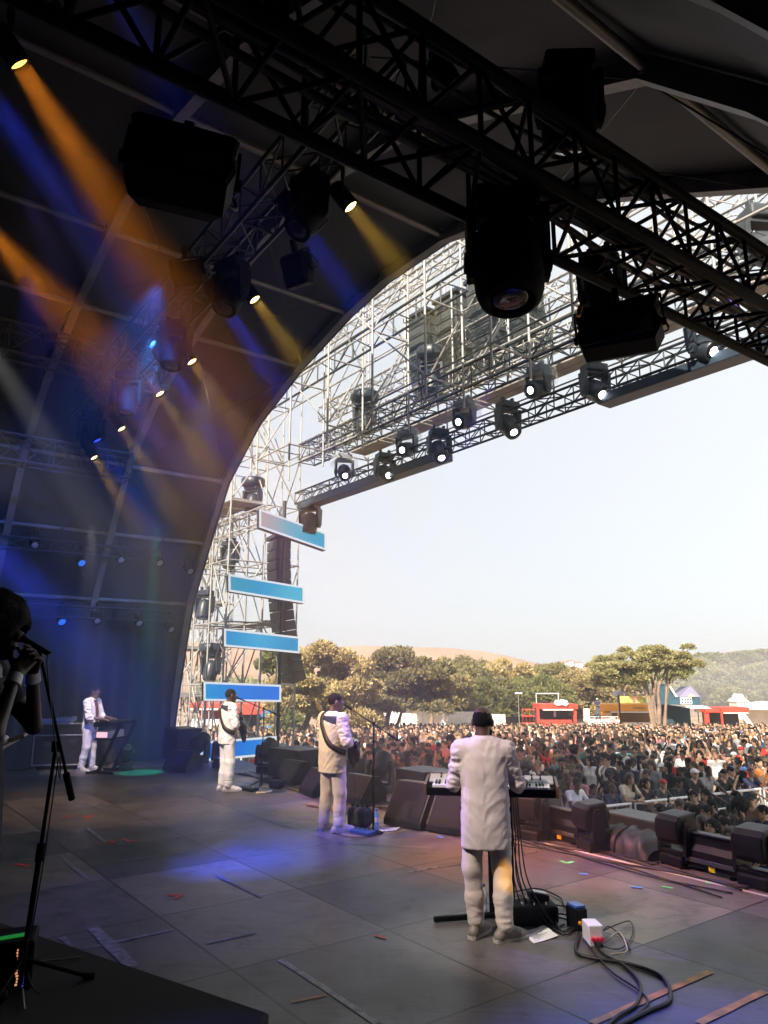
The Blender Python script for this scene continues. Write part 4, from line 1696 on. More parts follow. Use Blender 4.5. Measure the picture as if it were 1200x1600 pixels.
def head_prims(c, Rm, s=1.0, tag=0, ears=True):
    c = np.asarray(c, float)

    def P(x, y, z):
        return c + s * (Rm @ np.array([x, y, z]))
    L = [ell(P(0, -0.012, 0.03), np.array([0.076, 0.097, 0.088]) * s, 0.02, 0, Rm, tag), ell(P(0, 0.028, -0.035), np.array([0.058, 0.066, 0.085]) * s, 0.03, 0, Rm, tag),
         ell(P(0, 0.062, -0.098), np.array([0.03, 0.026, 0.02]) * s, 0.025, 0, Rm, tag), cap(P(0, 0.092, 0.012), P(0, 0.112, -0.028), 0.009 * s, 0.014 * s, 0.012, 0, tag),
         cap(P(-0.03, 0.082, 0.028), P(0.03, 0.082, 0.028), 0.012 * s, None, 0.015, 0, tag), ell(P(0, 0.09, -0.062), np.array([0.024, 0.012, 0.010]) * s, 0.01, 0, Rm, tag),
         ell(P(-0.031, 0.099, 0.006), np.array([0.016, 0.014, 0.011]) * s, 0.012, 1, Rm, tag), ell(P(0.031, 0.099, 0.006), np.array([0.016, 0.014, 0.011]) * s, 0.012, 1, Rm, tag)]
    if ears:
        for sx in (-1, 1):
            L.append(ell(P(sx * 0.080, -0.008, -0.006), np.array([0.015, 0.022, 0.033]) * s, 0.008, 0, Rm, tag))
    return L


def hand_prims(w, d, n, side, curl=0.5, spread=1.0, s=1.0, tag=0):
    """Five-finger hand. w wrist, d pointing direction, n back-of-hand normal, side +1 right / -1 left."""
    d = np.asarray(d, float)
    d /= np.linalg.norm(d)
    n = np.asarray(n, float)
    n -= d * (n @ d)
    n /= np.linalg.norm(n)
    x = np.cross(d, n)            # towards the little-finger or thumb side
    L = []
    k0 = 0.012
    pc = w + d * 0.05 * s
    for t in (-0.025, 0, 0.025):
        L.append(cap(w + x * t * 0.6 * s + d * 0.005, w + d * 0.092 * s + x * t * 1.15 * s, 0.019 * s, 0.014 * s, k0, 0, tag))
    lens = [0.072, 0.082, 0.077, 0.060]
    for i, ln in enumerate(lens):
        off = (i - 1.5) * 0.0205 * s * side
        a = w + d * 0.092 * s + x * off
        sp = (i - 1.5) * 0.07 * spread * side
        cu = curl * (0.85 + 0.12 * i)
        dirv = d + x * sp
        p = a
        r = 0.0098 * s
        for j, (fr, cc) in enumerate(((0.46, 0.55), (0.30, 1.0), (0.24, 1.35))):
            an = cu * cc
            dv = dirv * math.cos(an) - n * math.sin(an)
            e = p + dv / np.linalg.norm(dv) * ln * fr * s
            L.append(cap(p, e, r, r * 0.92, 0.005, 0, tag))
            p, r = e, r * 0.92
    th0 = w + d * 0.025 * s - x * 0.024 * s * side
    t1 = th0 + (d * 0.55 - x * 0.75 * side - n * 0.25) * 0.045 * s
    t2 = t1 + (d * 0.85 - x * 0.3 * side - n * (0.25 + 0.4 * curl)) * 0.034 * s
    t3 = t2 + (d * 0.95 - n * (0.2 + 0.5 * curl)) * 0.026 * s
    L += [cap(th0, t1, 0.016 * s, 0.0125 * s, 0.012, 0, tag), cap(t1, t2, 0.0118 * s, 0.011 * s, 0.005, 0, tag), cap(t2, t3, 0.0108 * s, 0.0092 * s, 0.005, 0, tag)]
    return L


def body_prims(J, Hr, b=1.0, tags=(0, 0, 0, 0), head=True, hands='mitt', head_s=1.0, sleeve=1.0):
    """tags: skin, top, bottom, shoe."""
    sk, tp, bt, sh = tags
    L = []
    pw = 0.07 * b
    for sx in (-1, 1):
        o = np.array([sx, 0, 0])
        L.append(cap(J['pel'] + o * pw + (0, 0, 0.0), J['pel'] + o * pw * 0.9 + (0, 0, 0.03), 0.105 * b, None, 0.05, 0, bt))
        L.append(cap(J['waist'] + o * 0.055 * b, J['chest'] + o * 0.075 * b + (0, 0, -0.06), 0.098 * b, 0.105 * b, 0.05, 0, tp))
        L.append(cap(J['chest'] + o * 0.075 * b, lerp(J['chest'], J['neck'], 0.5) + o * 0.07 * b, 0.108 * b, 0.085 * b, 0.05, 0, tp))
    for s in 'LR':
        S, E, Wr, H, K, An, T = (J[k + s] for k in ('sh', 'el', 'wr', 'hi', 'kn', 'an', 'to'))
        L.append(cap(J['neck'] + (0, 0, -0.03), S + (0, 0, 0.01), 0.05 * b, 0.058 * b, 0.05, 0, tp))
        L.append(cap(S, lerp(S, E, 0.55), 0.062 * b, 0.052 * b, 0.03, 0, tp))
        L.append(cap(lerp(S, E, 0.5), E, 0.047 * b if tp != sk else 0.048 * b, 0.040 * b, 0.025, 0, tp if sleeve > 0.9 else sk))
        L.append(cap(E, Wr, 0.041 * b, 0.027 * b, 0.02, 0, tp if sleeve > 1.5 else sk))
        L.append(cap(H, K, 0.088 * b, 0.062 * b, 0.04, 0, bt))
        L.append(cap(K, lerp(K, An, 0.4), 0.060 * b, 0.058 * b, 0.03, 0, bt))
        L.append(cap(lerp(K, An, 0.4), An, 0.057 * b, 0.042 * b, 0.03, 0, bt))
        L.append(cap(An + (0, 0, -0.03), T, 0.044, 0.033, 0.02, 0, sh))
        L.append(cap(An + (0, -0.03, -0.05), T, 0.036, 0.03, 0.02, 0, sh))
        if hands == 'mitt':
            d = Wr - E
            d = d / np.linalg.norm(d)
            L.append(cap(Wr, Wr + d * 0.09, 0.03, 0.026, 0.02, 0, sk))
            L.append(cap(Wr + d * 0.09, Wr + d * 0.165 + np.array([0, 0.02, -0.01]), 0.024, 0.014, 0.02, 0, sk))
            px = np.cross(d, (0, 1, 0.2))
            px = px / max(np.linalg.norm(px), 1e-3)
            L.append(cap(Wr + d * 0.03, Wr + d * 0.10 + px * 0.045, 0.014, 0.010, 0.012, 0, sk))
    L.append(cap(J['neck'] + (0, 0, -0.04), J['head'] + np.array(Hr @ np.array([0, -0.02, -0.05])), 0.062 * b, 0.056 * b, 0.03, 0, sk))
    if head:
        L += head_prims(J['head'], Hr, head_s, sk)
    return L


def merge(*vq):
    vs, qs, n = [], [], 0
    for v, q in vq:
        vs.append(v)
        qs.append(q + n)
        n += len(v)
    return np.concatenate(vs), np.concatenate(qs)


SKINS = [mat('skin_deep_brown', (0.070, 0.038, 0.026), 0.45, 0, 0.1, 80, 0.15, 10), mat('skin_brown', (0.13, 0.075, 0.052), 0.5, 0, 0.1, 80, 0.12, 10), mat('skin_tan', (0.36, 0.21, 0.14), 0.5, 0, 0.1, 80, 0.12, 10),
         mat('skin_light', (0.50, 0.32, 0.23), 0.5, 0, 0.1, 80, 0.12, 10)]
HAIRB = mat('black_hair', (0.008, 0.007, 0.007), 0.8, 0, 1.0, 260, 0.3, 30, spec=0.2)
HAIRBR = mat('brown_hair', (0.035, 0.020, 0.012), 0.5, 0, 0.8, 130, 0.3, 30)
HAIRBL = mat('fair_hair', (0.22, 0.14, 0.07), 0.5, 0, 0.8, 130, 0.3, 30)
EYE = mat('eye_white', (0.6, 0.58, 0.55), 0.2)
CREAM = mat('cream_linen', (0.66, 0.58, 0.52), 0.85, 0, 0.35, 160, 0.05, 5, sheen=0.2)
CREAM2 = mat('cream_trousers', (0.60, 0.53, 0.47), 0.85, 0, 0.35, 140, 0.06, 5, sheen=0.2)
WHITEC = mat('white_cotton', (0.76, 0.74, 0.73), 0.85, 0, 0.35, 160, 0.05, 5, sheen=0.2)
NAVY = mat('navy_cloth', (0.012, 0.022, 0.06), 0.85, 0, 0.3, 160)
SHOE = mat('pale_shoe_leather', (0.50, 0.46, 0.40), 0.5, 0, 0.2, 50, 0.15, 9)
SOLE = mat('shoe_sole', (0.42, 0.40, 0.36), 0.7)
GREYSHOE = mat('grey_shoe_leather', (0.20, 0.18, 0.15), 0.55, 0, 0.3, 50, 0.25, 9)
STRAP = mat('guitar_strap', (0.018, 0.015, 0.014), 0.55, 0, 0.2, 60)
GBODY = mat('guitar_lacquer', (0.012, 0.010, 0.010), 0.15, 0, coat=0.6)
NECKW = mat('guitar_neck_wood', (0.10, 0.045, 0.02), 0.35, 0, 0.1, 30, 0.2, 10)


def add_sdf(name, prims, res, m, parent, amp=0, freq=6, seed=0, stretch=(1, 1, 1), zones=None, extra=None, mi=None):
    v, q = polygonise(prims, res)
    if amp:
        v = fold(v, normals_of(prims, v), amp, freq, np.array([seed, seed * 1.7, seed * 0.3]), stretch)
    idx = None
    if zones is not None:
        c = v[q].mean(1)
        idx = zones(c)
    if extra is not None:
        n0 = len(q)
        v, q = merge((v, q), extra)
        idx = np.concatenate([idx if idx is not None else np.zeros(n0, int), np.zeros(len(q) - n0, int)])
    o = from_np(name, v, q, m, parent, idx)
    return o


def shoe_prims(an, to):
    an, to = np.asarray(an, float), np.asarray(to, float)
    f = to - an
    f[2] = 0
    L = np.linalg.norm(f)
    f /= L
    heel = an - f * 0.055
    heel[2] = 0.04
    ball = an + f * (L - 0.01)
    ball[2] = 0.036
    tip = an + f * (L + 0.045)
    tip[2] = 0.030
    up = [cap(heel, ball, 0.040, 0.042, 0.03), cap(ball, tip, 0.042, 0.030, 0.02), cap(an + (0, 0, 0.0), lerp(an, ball, 0.6) + np.array([0, 0, 0.012]), 0.046, 0.034, 0.03), cap(heel + (0, 0, 0.0), an + (0, 0, 0.02), 0.036, 0.045, 0.02)]
    return up, heel, ball, tip, f


def make_shoes(J, parent, m, sole=None):
    for s in 'LR':
        up, heel, ball, tip, f = shoe_prims(J['an' + s], J['to' + s])
        o = add_sdf('shoe', up + [cap((-9, -9, -9), (-8, -8, -8), 0.01)][:0], 0.008, m, parent)
        # flat sole
        side = np.array([-f[1], f[0], 0])
        pts = []
        for (a, w) in ((-0.042, 0.018), (-0.03, 0.036), (0.03, 0.040), (0.10, 0.043), (0.16, 0.048), (0.21, 0.044), (0.245, 0.026)):
            pts.append((a, w))
        st = heel * 1.0
        st[2] = 0
        k = (np.linalg.norm(tip - heel) + 0.07) / 0.287
        ring = [st + f * (a * k) + side * w for a, w in pts] + [st + f * (a * k) - side * w for a, w in reversed(pts)]
        n = len(ring)
        vs = [tuple(p + np.array([0, 0, 0.002])) for p in ring] + [tuple(p + np.array([0, 0, 0.026])) for p in ring]
        mb = MB()
        mb.add(vs, [tuple(range(n))[::-1], tuple(range(n, 2 * n))] + [(i, (i + 1) % n, n + (i + 1) % n, n + i) for i in range(n)])
        mb.build('sole', sole or SOLE, o)


def trouser_prims(J, loose=1.0, hem=0.07):
    L = [loft([(0.80, 0, 0.0, 0.14, 0.110), (0.90, 0, -0.005, 0.158, 0.120), (1.0, 0, -0.002, 0.150, 0.108), (1.06, 0, 0, 0.130, 0.100)], 0.04)]
    for s in 'LR':
        H, K, An = J['hi' + s], J['kn' + s], J['an' + s]
        L.append(cap(H + (0, 0, -0.06), K, 0.094 * loose, 0.079 * loose, 0.045))
        L.append(cap(K, lerp(K, An, 0.5), 0.078 * loose, 0.070 * loose, 0.03))
        e = lerp(K, An, 0.5)
        b = An + np.array([0, 0, hem - 0.09 + 0.045])
        L.append(cap(e, b, 0.070 * loose, 0.064 * loose, 0.03))
    return L


def trousers(J, parent, m, loose=1.0, seed=1, hem=0.07, amp=0.012):
    pr = trouser_prims(J, loose, hem)
    v, q = polygonise(pr, 0.010)
    n = normals_of(pr, v)
    # soft long creases on the thigh, stacked rings near the ankle
    z = v[:, 2]
    ring = np.clip((0.42 - z) / 0.3, 0, 1)
    v1 = fold(v, n, amp, 7, np.array([seed, 2 * seed, 0.0]), (1, 1, 0.55))
    v2 = fold(v, n, amp * 0.75, 11, np.array([seed * 3.0, seed, 5.0]), (0.7, 0.7, 2.2))
    v = v1 * (1 - ring[:, None]) + v2 * ring[:, None]
    return from_np('trousers', v, q, m, parent)


def shirt_prims(J, hem=0.66, sleeve=0.45, fat=1.0, belly=0.0, arm=1.0):
    """An untucked shirt: lofted trunk, sleeves to a fraction of the forearm."""
    c = J['chest']
    rows = [(hem, 0, -0.005, 0.196 * fat, 0.140 * fat), (hem + 0.12, 0, -0.005, 0.194 * fat, 0.143 * fat), (1.0, 0, 0.005, 0.192 * fat, (0.142 + belly) * fat), (1.12, 0, 0.008, 0.188 * fat, (0.138 + belly) * fat),
            (1.25, 0, 0.0, 0.194 * fat, 0.135 * fat), (1.36, 0, -0.005, 0.195 * fat, 0.122 * fat), (1.43, 0, -0.01, 0.165 * fat, 0.098 * fat), (1.475, 0, -0.012, 0.105 * fat, 0.075 * fat), (1.50, 0, -0.012, 0.074, 0.062)]
    L = [loft(rows, 0.04)]
    for s in 'LR':
        S, E, Wr = J['sh' + s], J['el' + s], J['wr' + s]
        L.append(cap(J['neck'] + np.array([0.02 * np.sign(S[0]), 0, -0.035]), S + (0, 0, 0.004), 0.068 * fat, 0.072 * fat, 0.04))
        fat_a = fat * arm
        L.append(cap(S + (0, 0, -0.012), lerp(S, E, 0.5), 0.078 * fat_a, 0.070 * fat_a, 0.045))
        L.append(cap(lerp(S, E, 0.5), E, 0.070 * fat_a, 0.062 * fat_a, 0.03))
        if sleeve > 0:
            L.append(cap(E, lerp(E, Wr, sleeve), 0.061 * fat_a, 0.052 * fat_a, 0.03))
    return L


def shirt(J, parent, m, zones=None, seed=1, amp=0.013, **kw):
    pr = shirt_prims(J, **kw)
    v, q = polygonise(pr, 0.009)
    n = normals_of(pr, v)
    arm = np.clip((np.abs(v[:, 0]) - 0.17) / 0.05, 0, 1)
    # long diagonal creases dragging down from the armpits, finer wrinkles over them
    ax_, zz = np.abs(v[:, 0]), v[:, 2]
    q1 = np.stack([(ax_ * 0.75 - zz * 0.66) * 7.5, v[:, 1] * 3.0 + np.sign(v[:, 0]) * 2.0, (zz * 0.75 + ax_ * 0.66) * 1.9], 1)
    c1 = np.array([(1 - abs(mnoise.noise(p + seed)) * 3.0) for p in q1])
    c2 = np.array([(1 - abs(mnoise.noise(p * 2.3 + seed * 2)) * 3.0) for p in q1])
    c3 = np.array([mnoise.noise((p[0] * 5, p[1] * 5, p[2] * 1.8 + seed)) for p in v])
    c4 = np.array([(1 - abs(mnoise.noise((p[0] * 15 + p[2] * 5, p[1] * 13, p[2] * 9 - p[0] * 6 + seed))) * 3.0) for p in v])
    gain = 0.35 + 0.65 * np.clip((ax_ - 0.05) / 0.1, 0, 1)
    v1 = v + n * ((c1 * 0.34 * gain + c2 * 0.24 + c3 * 0.35 + c4 * 0.16) * amp)[:, None]
    v2 = fold(v, n, amp * 1.2, 13, np.array([seed * 3.0, seed, 4.0]), (0.8, 0.8, 1.5))
    v = v1 * (1 - arm[:, None]) + v2 * arm[:, None]
    idx = zones(v[q].mean(1)) if zones else None
    return from_np('shirt', v, q, m, parent, idx), pr


def strap_on(parent, prims, pts, wd, m, name='strap', off=0.012, outward=None):
    """A flat band laid on the cloth through pts (pulled onto the surface)."""
    P = np.array([tuple(p) for p in bez(pts, 10)])
    for _ in range(6):
        n = normals_of(prims, P)
        P = P - n * (sdf_at(prims, P) - off)[:, None]
    n = normals_of(prims, P)
    vs, fs = [], []
    for i in range(len(P)):
        t = P[min(i + 1, len(P) - 1)] - P[max(i - 1, 0)]
        t /= np.linalg.norm(t)
        s = np.cross(t, n[i])
        s /= np.linalg.norm(s)
        for a, b in ((-1, 0), (1, 0), (1, 0.005), (-1, 0.005)):
            vs.append(tuple(P[i] + s * a * wd / 2 + n[i] * b))
    for i in range(len(P) - 1):
        for a in range(4):
            b = (a + 1) % 4
            fs.append((i * 4 + a, i * 4 + b, i * 4 + 4 + b, i * 4 + 4 + a))
    mb = MB()
    mb.add(vs, fs, True)
    return mb.build(name, m, parent)


def band_person(loc, rz, J, Hr, label, skin, top_m, top_kw, bot_m, shoe_m, hair, zones=None, seed=1, hands=None, b=1.0, hem=0.07, loose=1.0, head_s=1.0, beard=False, belly=0.0, group=None):
    """A musician: one body surface (hands included) with clothing and hair as children."""
    pr = body_prims(J, Hr, b * 0.92, hands=None, head_s=head_s)
    pr = [p for p in pr if not (p.t == 'cap' and max(p.a[2], p.b[2]) < 0.12)]     # feet live in the shoes
    ext = []
    for s, sd in (('L', -1), ('R', 1)):
        Wr, E = J['wr' + s], J['el' + s]
        d, n, curl = (hands or {}).get(s, (Wr - E, (0, 0, 1), 0.5))
        hp = hand_prims(Wr, d, n, sd, curl, 1.0, 1.02)
        ext.append(polygonise(hp + [cap(lerp(E, Wr, 0.9), Wr, 0.029, 0.026, 0.015)], 0.005))
    hv = polygonise(head_prims(J['head'], Hr, head_s) + [cap(J['neck'], J['head'] + Hr @ np.array([0, -0.02, -0.05]), 0.055, 0.052, 0.03)], 0.006)
    bv = polygonise(pr, 0.014)
    v, q = merge(bv, hv, *ext)
    body = from_np('person', v, q, skin)
    body.location = loc
    body.rotation_euler = (0, 0, rz)
    tag(body, label, 'person', group)
    for sx in (-1, 1):
        c = J['head'] + Hr @ (np.array([sx * 0.031, 0.083, 0.006]) * head_s)
        e = MB()
        e.lathe([(0.001, -0.0125), (0.008, -0.009), (0.0125, 0), (0.008, 0.009), (0.001, 0.0125)], Matrix.Translation(tuple(c)), 10)
        e.build('eye', EYE, body)
    if hair:
        hair(J, Hr, body, head_s)
    sh = None
    if top_kw is not None:
        sh = shirt(J, body, top_m, zones, seed, **top_kw)
    if bot_m is not None:
        trousers(J, body, bot_m, loose, seed, hem)
    if top_kw is not None:
        c = MB()
        n = 28
        rings = []
        for (z, rx, ry) in ((1.468, 0.083, 0.072), (1.500, 0.074, 0.066), (1.522, 0.070, 0.064), (1.520, 0.063, 0.058), (1.49, 0.062, 0.057)):
            rings.append([(rx * math.cos(2 * math.pi * i / n), -0.012 + ry * math.sin(2 * math.pi * i / n) + (z - 1.47) * 0.15, z - 0.012 * max(0, math.sin(2 * math.pi * i / n))) for i in range(n)])
        c.add([p for r in rings for p in r], [(k * n + i, k * n + (i + 1) % n, (k + 1) * n + (i + 1) % n, (k + 1) * n + i) for k in range(len(rings) - 1) for i in range(n)], True)
        c.build('collar', top_m[-1] if isinstance(top_m, list) and len(top_m) > 2 else (top_m[0] if isinstance(top_m, list) else top_m), sh[0])
    make_shoes(J, body, shoe_m)
    return body, sh


def hair_prims(kind, c, Hr, s=1.0):
    c = np.asarray(c, float)

    def P(x, y, z):
        return c + s * (Hr @ np.array([x, y, z]))

    def E_(x, y, z, a, b, cc, k=0.02, op=0):
        return ell(P(x, y, z), np.array([a, b, cc]) * s, k, op, Hr)
    cut = [E_(0, 0.105, -0.045, 0.072, 0.062, 0.088, 0.015, 1)]
    neckcut = [E_(0, -0.02, -0.165, 0.12, 0.14, 0.075, 0.01, 1)]
    if kind == 'short':
        return [E_(0, -0.014, 0.034, 0.083, 0.103, 0.094)] + cut + neckcut
    if kind == 'cropped':
        return [E_(0, -0.0135, 0.030, 0.0778, 0.0990, 0.0895)] + cut + neckcut
    if kind == 'balding':
        return [E_(0, -0.013, 0.024, 0.0772, 0.0990, 0.0885)] + [E_(0, 0.01, 0.128, 0.092, 0.14, 0.080, 0.01, 1), E_(0, -0.03, -0.158, 0.12, 0.14, 0.098, 0.008, 1)] + cut
    if kind == 'beard':
        return [E_(0, 0.032, -0.075, 0.066, 0.072, 0.058), E_(0, 0.07, -0.115, 0.04, 0.034, 0.03)] + [E_(0, 0.115, -0.025, 0.05, 0.06, 0.03, 0.01, 1)]
    if kind == 'long':
        return [E_(0, -0.016, 0.036, 0.088, 0.106, 0.098), cap(P(-0.06, -0.05, 0.0), P(-0.085, -0.04, -0.25), 0.05 * s, 0.035 * s, 0.04), cap(P(0.06, -0.05, 0.0), P(0.085, -0.04, -0.25), 0.05 * s, 0.035 * s, 0.04),
                cap(P(0, -0.07, 0), P(0, -0.085, -0.30), 0.06 * s, 0.045 * s, 0.04)] + [E_(0, 0.108, -0.05, 0.062, 0.07, 0.10, 0.015, 1)]
    if kind == 'bun':
        return [E_(0, -0.014, 0.034, 0.082, 0.102, 0.093), E_(0, -0.095, 0.085, 0.045, 0.045, 0.042)] + cut + neckcut
    if kind == 'bob':
        return [E_(0, -0.016, 0.03, 0.092, 0.108, 0.10), E_(0, -0.03, -0.06, 0.095, 0.085, 0.085)] + [E_(0, 0.108, -0.05, 0.062, 0.068, 0.10, 0.015, 1)]
    if kind == 'afro':
        L = [E_(0, -0.03, 0.055, 0.15, 0.155, 0.14)]
        for i in range(26):
            a, bz = i * 2.4, -0.5 + 1.45 * i / 25
            r = math.sqrt(max(0.05, 1 - bz * bz))
            L.append(E_(0.125 * r * math.cos(a), -0.03 + 0.125 * r * math.sin(a), 0.06 + 0.115 * bz, 0.045, 0.045, 0.045, 0.035))
        return L + [E_(0, 0.125, -0.06, 0.075, 0.09, 0.10, 0.015, 1)]
    if kind == 'cap':
        return [E_(0, -0.012, 0.045, 0.087, 0.106, 0.086), ell(P(0, 0.115, 0.045), np.array([0.068, 0.075, 0.010]) * s, 0.012, 0, Hr)] + [E_(0, -0.0, -0.06, 0.2, 0.2, 0.085, 0.006, 1)]
    return []


def hair_obj(kind, m, res=0.008, name='hair', amp=0.003):
    def f(J, Hr, body, s):
        pr = hair_prims(kind, J['head'], Hr, s)
        return add_sdf(name, pr, res, m, body, amp, 40, 3.0)
    return f


def hairs(*fs):
    def f(*a):
        for x in fs:
            x(*a)
    return f


ID3 = np.eye(3)
# ---------------------------------------------------------------- near keyboard player
P1 = at_z(764, 1466, 0)
J1 = joints(shL=(-0.185, 0, 1.405), shR=(0.185, 0, 1.405), elL=(-0.258, 0.05, 1.13), elR=(0.262, 0.06, 1.13), wrL=(-0.25, 0.33, 1.12), wrR=(0.33, 0.31, 1.12),
            head=(0.0, 0.03, 1.625), neck=(0, -0.01, 1.48), hiL=(-0.10, 0, 0.92), hiR=(0.10, 0, 0.92), knL=(-0.115, 0.0, 0.50), knR=(0.115, 0.02, 0.50), anL=(-0.095, 0.02, 0.09), anR=(0.125, -0.05, 0.09), toL=(-0.03, 0.15, 0.03), toR=(0.24, 0.03, 0.03))
b1, s1 = band_person(P1, R(-8), J1, rotm(R(-8), 0, R(-16)), 'near keyboard player seen from behind in a long cream shirt, pale trousers and beard', mat('skin_dark_brown', (0.085, 0.047, 0.032), 0.45, 0, 0.1, 80, 0.12, 10), mat('lilac_cream_linen', (0.60, 0.53, 0.51), 0.85, 0, 0.5, 160, 0.06, 5, sheen=0.15), dict(hem=0.665, sleeve=0.42, fat=0.99, arm=0.84), CREAM2, GREYSHOE,
                     hairs(hair_obj('balding', HAIRB), hair_obj('beard', HAIRB, name='beard')), seed=2.3,
                     hands={'L': ((0.10, 1, -0.12), (0, 0.1, 1), 0.45), 'R': ((-0.05, 1, -0.1), (0, 0.1, 1), 0.45)}, head_s=1.03, loose=0.98)

# ---------------------------------------------------------------- middle guitarist


def guitar(parent, body_c, neck_dir, face_n, label, bass=True, loc=None, rz=None):
    """Solid guitar: cut-away body, neck, headstock, hardware; built in the player's own frame but a thing of its own."""
    t = thing('bass_guitar' if bass else 'electric_guitar', parent.location, parent.rotation_euler.z, label, 'guitar')
    nd = Vector(neck_dir).normalized()
    fn = Vector(face_n)
    fn = (fn - nd * fn.dot(nd)).normalized()
    sd = nd.cross(fn)
    M = Matrix((nd, sd, fn)).transposed().to_4x4()
    M.translation = Vector(body_c)
    out = [(0.235, 0.03), (0.26, 0.08), (0.30, 0.125), (0.285, 0.15), (0.22, 0.145), (0.14, 0.12), (0.06, 0.13), (-0.05, 0.17), (-0.15, 0.172), (-0.215, 0.12), (-0.235, 0.03), (-0.22, -0.07), (-0.16, -0.145), (-0.06, -0.16), (0.04, -0.13),
           (0.12, -0.115), (0.20, -0.15), (0.245, -0.14), (0.25, -0.10), (0.215, -0.04)]
    pts = [Vector((x, y, 0)) for x, y in out]
    sm = bez(pts + [pts[0]], 4)[:-1]
    n = len(sm)
    vs = []
    for (z, k) in ((-0.022, 0.94), (-0.016, 1.0), (0.016, 1.0), (0.022, 0.94)):
        vs += [M @ Vector((p.x * k, p.y * k, z)) for p in sm]
    fs = [tuple(range(n))[::-1], tuple(range(3 * n, 4 * n))]
    for r in range(3):
        fs += [(r * n + i, r * n + (i + 1) % n, (r + 1) * n + (i + 1) % n, (r + 1) * n + i) for i in range(n)]
    MB().add(vs, fs, False).build('guitar_body', GBODY, t)
    nl = 0.86 if bass else 0.68
    nk = MB()
    nk.box(M @ Vector((0.16 + nl / 2, 0, 0.022)), (nl, 0.052, 0.026), M.to_3x3(), 0.008)
    nk.build('neck', NECKW, t)
    hs = MB()
    hp = [(0, -0.028), (0.03, -0.05), (0.19, -0.055), (0.215, -0.02), (0.17, 0.03), (0.02, 0.03)]
    hv = [M @ Vector((0.16 + nl + x, y, z)) for z in (0.006, 0.024) for x, y in hp]
    k = len(hp)
    hs.add(hv, [tuple(range(k))[::-1], tuple(range(k, 2 * k))] + [(i, (i + 1) % k, k + (i + 1) % k, k + i) for i in range(k)])
    hso = hs.build('headstock', NECKW if not bass else mat('pale_headstock', (0.5, 0.5, 0.52), 0.4), t)
    tn = MB()
    for i in range(4):
        a = M @ Vector((0.16 + nl + 0.04 + 0.042 * i, -0.05, 0.014))
        tn.tube(a, a + (M.to_3x3() @ Vector((0, -0.03, 0))), 0.004, 6)
        tn.box(a + (M.to_3x3() @ Vector((0, -0.035, 0))), (0.02, 0.012, 0.012), M.to_3x3(), 0.003)
    tn.build('tuner', CHROME, hso)
    hw = MB()
    hw.box(M @ Vector((-0.14, 0, 0.03)), (0.05, 0.08, 0.015), M.to_3x3(), 0.003)
    for x in (0.02, -0.05):
        hw.box(M @ Vector((x, 0, 0.026)), (0.03, 0.085, 0.012), M.to_3x3(), 0.003)
    for (x, y) in ((-0.12, -0.10), (-0.06, -0.11)):
        hw.tube(M @ Vector((x, y, 0.02)), M @ Vector((x, y, 0.04)), 0.012, 10)
    for i in range(4):
        y = (i - 1.5) * 0.011
        hw.tube(M @ Vector((-0.14, y, 0.038)), M @ Vector((0.16 + nl + 0.03, y * 0.8, 0.036)), 0.0011, 4)
    hw.build('hardware', CHROME, t)
    return t


def yoke_zones(c):
    z = np.zeros(len(c), int)
    z[(c[:, 2] > 1.405 - 0.22 * (c[:, 0] + 0.05)) & (c[:, 0] > -0.09) & (c[:, 0] < 0.19) & (c[:, 1] < 0.035)] = 1
    z[(c[:, 2] > 1.462)] = 2
    return z


P2 = at_z(518, 1299, 0)
J2 = joints(elL=(-0.30, 0.05, 1.16), elR=(0.31, -0.02, 1.15), wrL=(-0.36, 0.30, 1.22), wrR=(0.20, 0.20, 1.05), head=(0.01, 0.035, 1.635), anL=(-0.13, -0.03, 0.09), anR=(0.12, 0.02, 0.09), toL=(-0.17, 0.13, 0.03), toR=(0.18, 0.18, 0.03),
            knL=(-0.12, 0.01, 0.5), knR=(0.12, 0.04, 0.5))
b2, s2 = band_person(P2, R(-48), J2, rotm(R(-4), 0, R(-24)), 'middle guitarist with a shaved head, cream jacket with navy yoke and brown strap', SKINS[1], [CREAM, NAVY, WHITEC], dict(hem=0.74, sleeve=0.30, fat=1.06, belly=0.02), CREAM2, SHOE,
                     hair_obj('cropped', HAIRB, amp=0.001), zones=yoke_zones, seed=5.1, hands={'L': ((-0.4, 0.35, 0.45), (-0.6, -0.4, 0.5), 0.9), 'R': ((-0.75, 0.35, -0.45), (0.2, 0.9, 0.35), 0.7)}, b=1.05, loose=1.08)
strap_on(b2, s2[1], [(-0.10, 0.10, 1.44), (-0.115, 0.0, 1.50), (-0.10, -0.12, 1.42), (-0.02, -0.16, 1.28), (0.10, -0.16, 1.13), (0.19, -0.06, 1.03), (0.20, 0.05, 0.99)], 0.07, STRAP)
guitar(b2, (0.10, 0.235, 1.03), (-0.86, 0.16, 0.42), (0, 1, 0.15), 'bass guitar held by the middle guitarist, pale headstock beside his left shoulder')

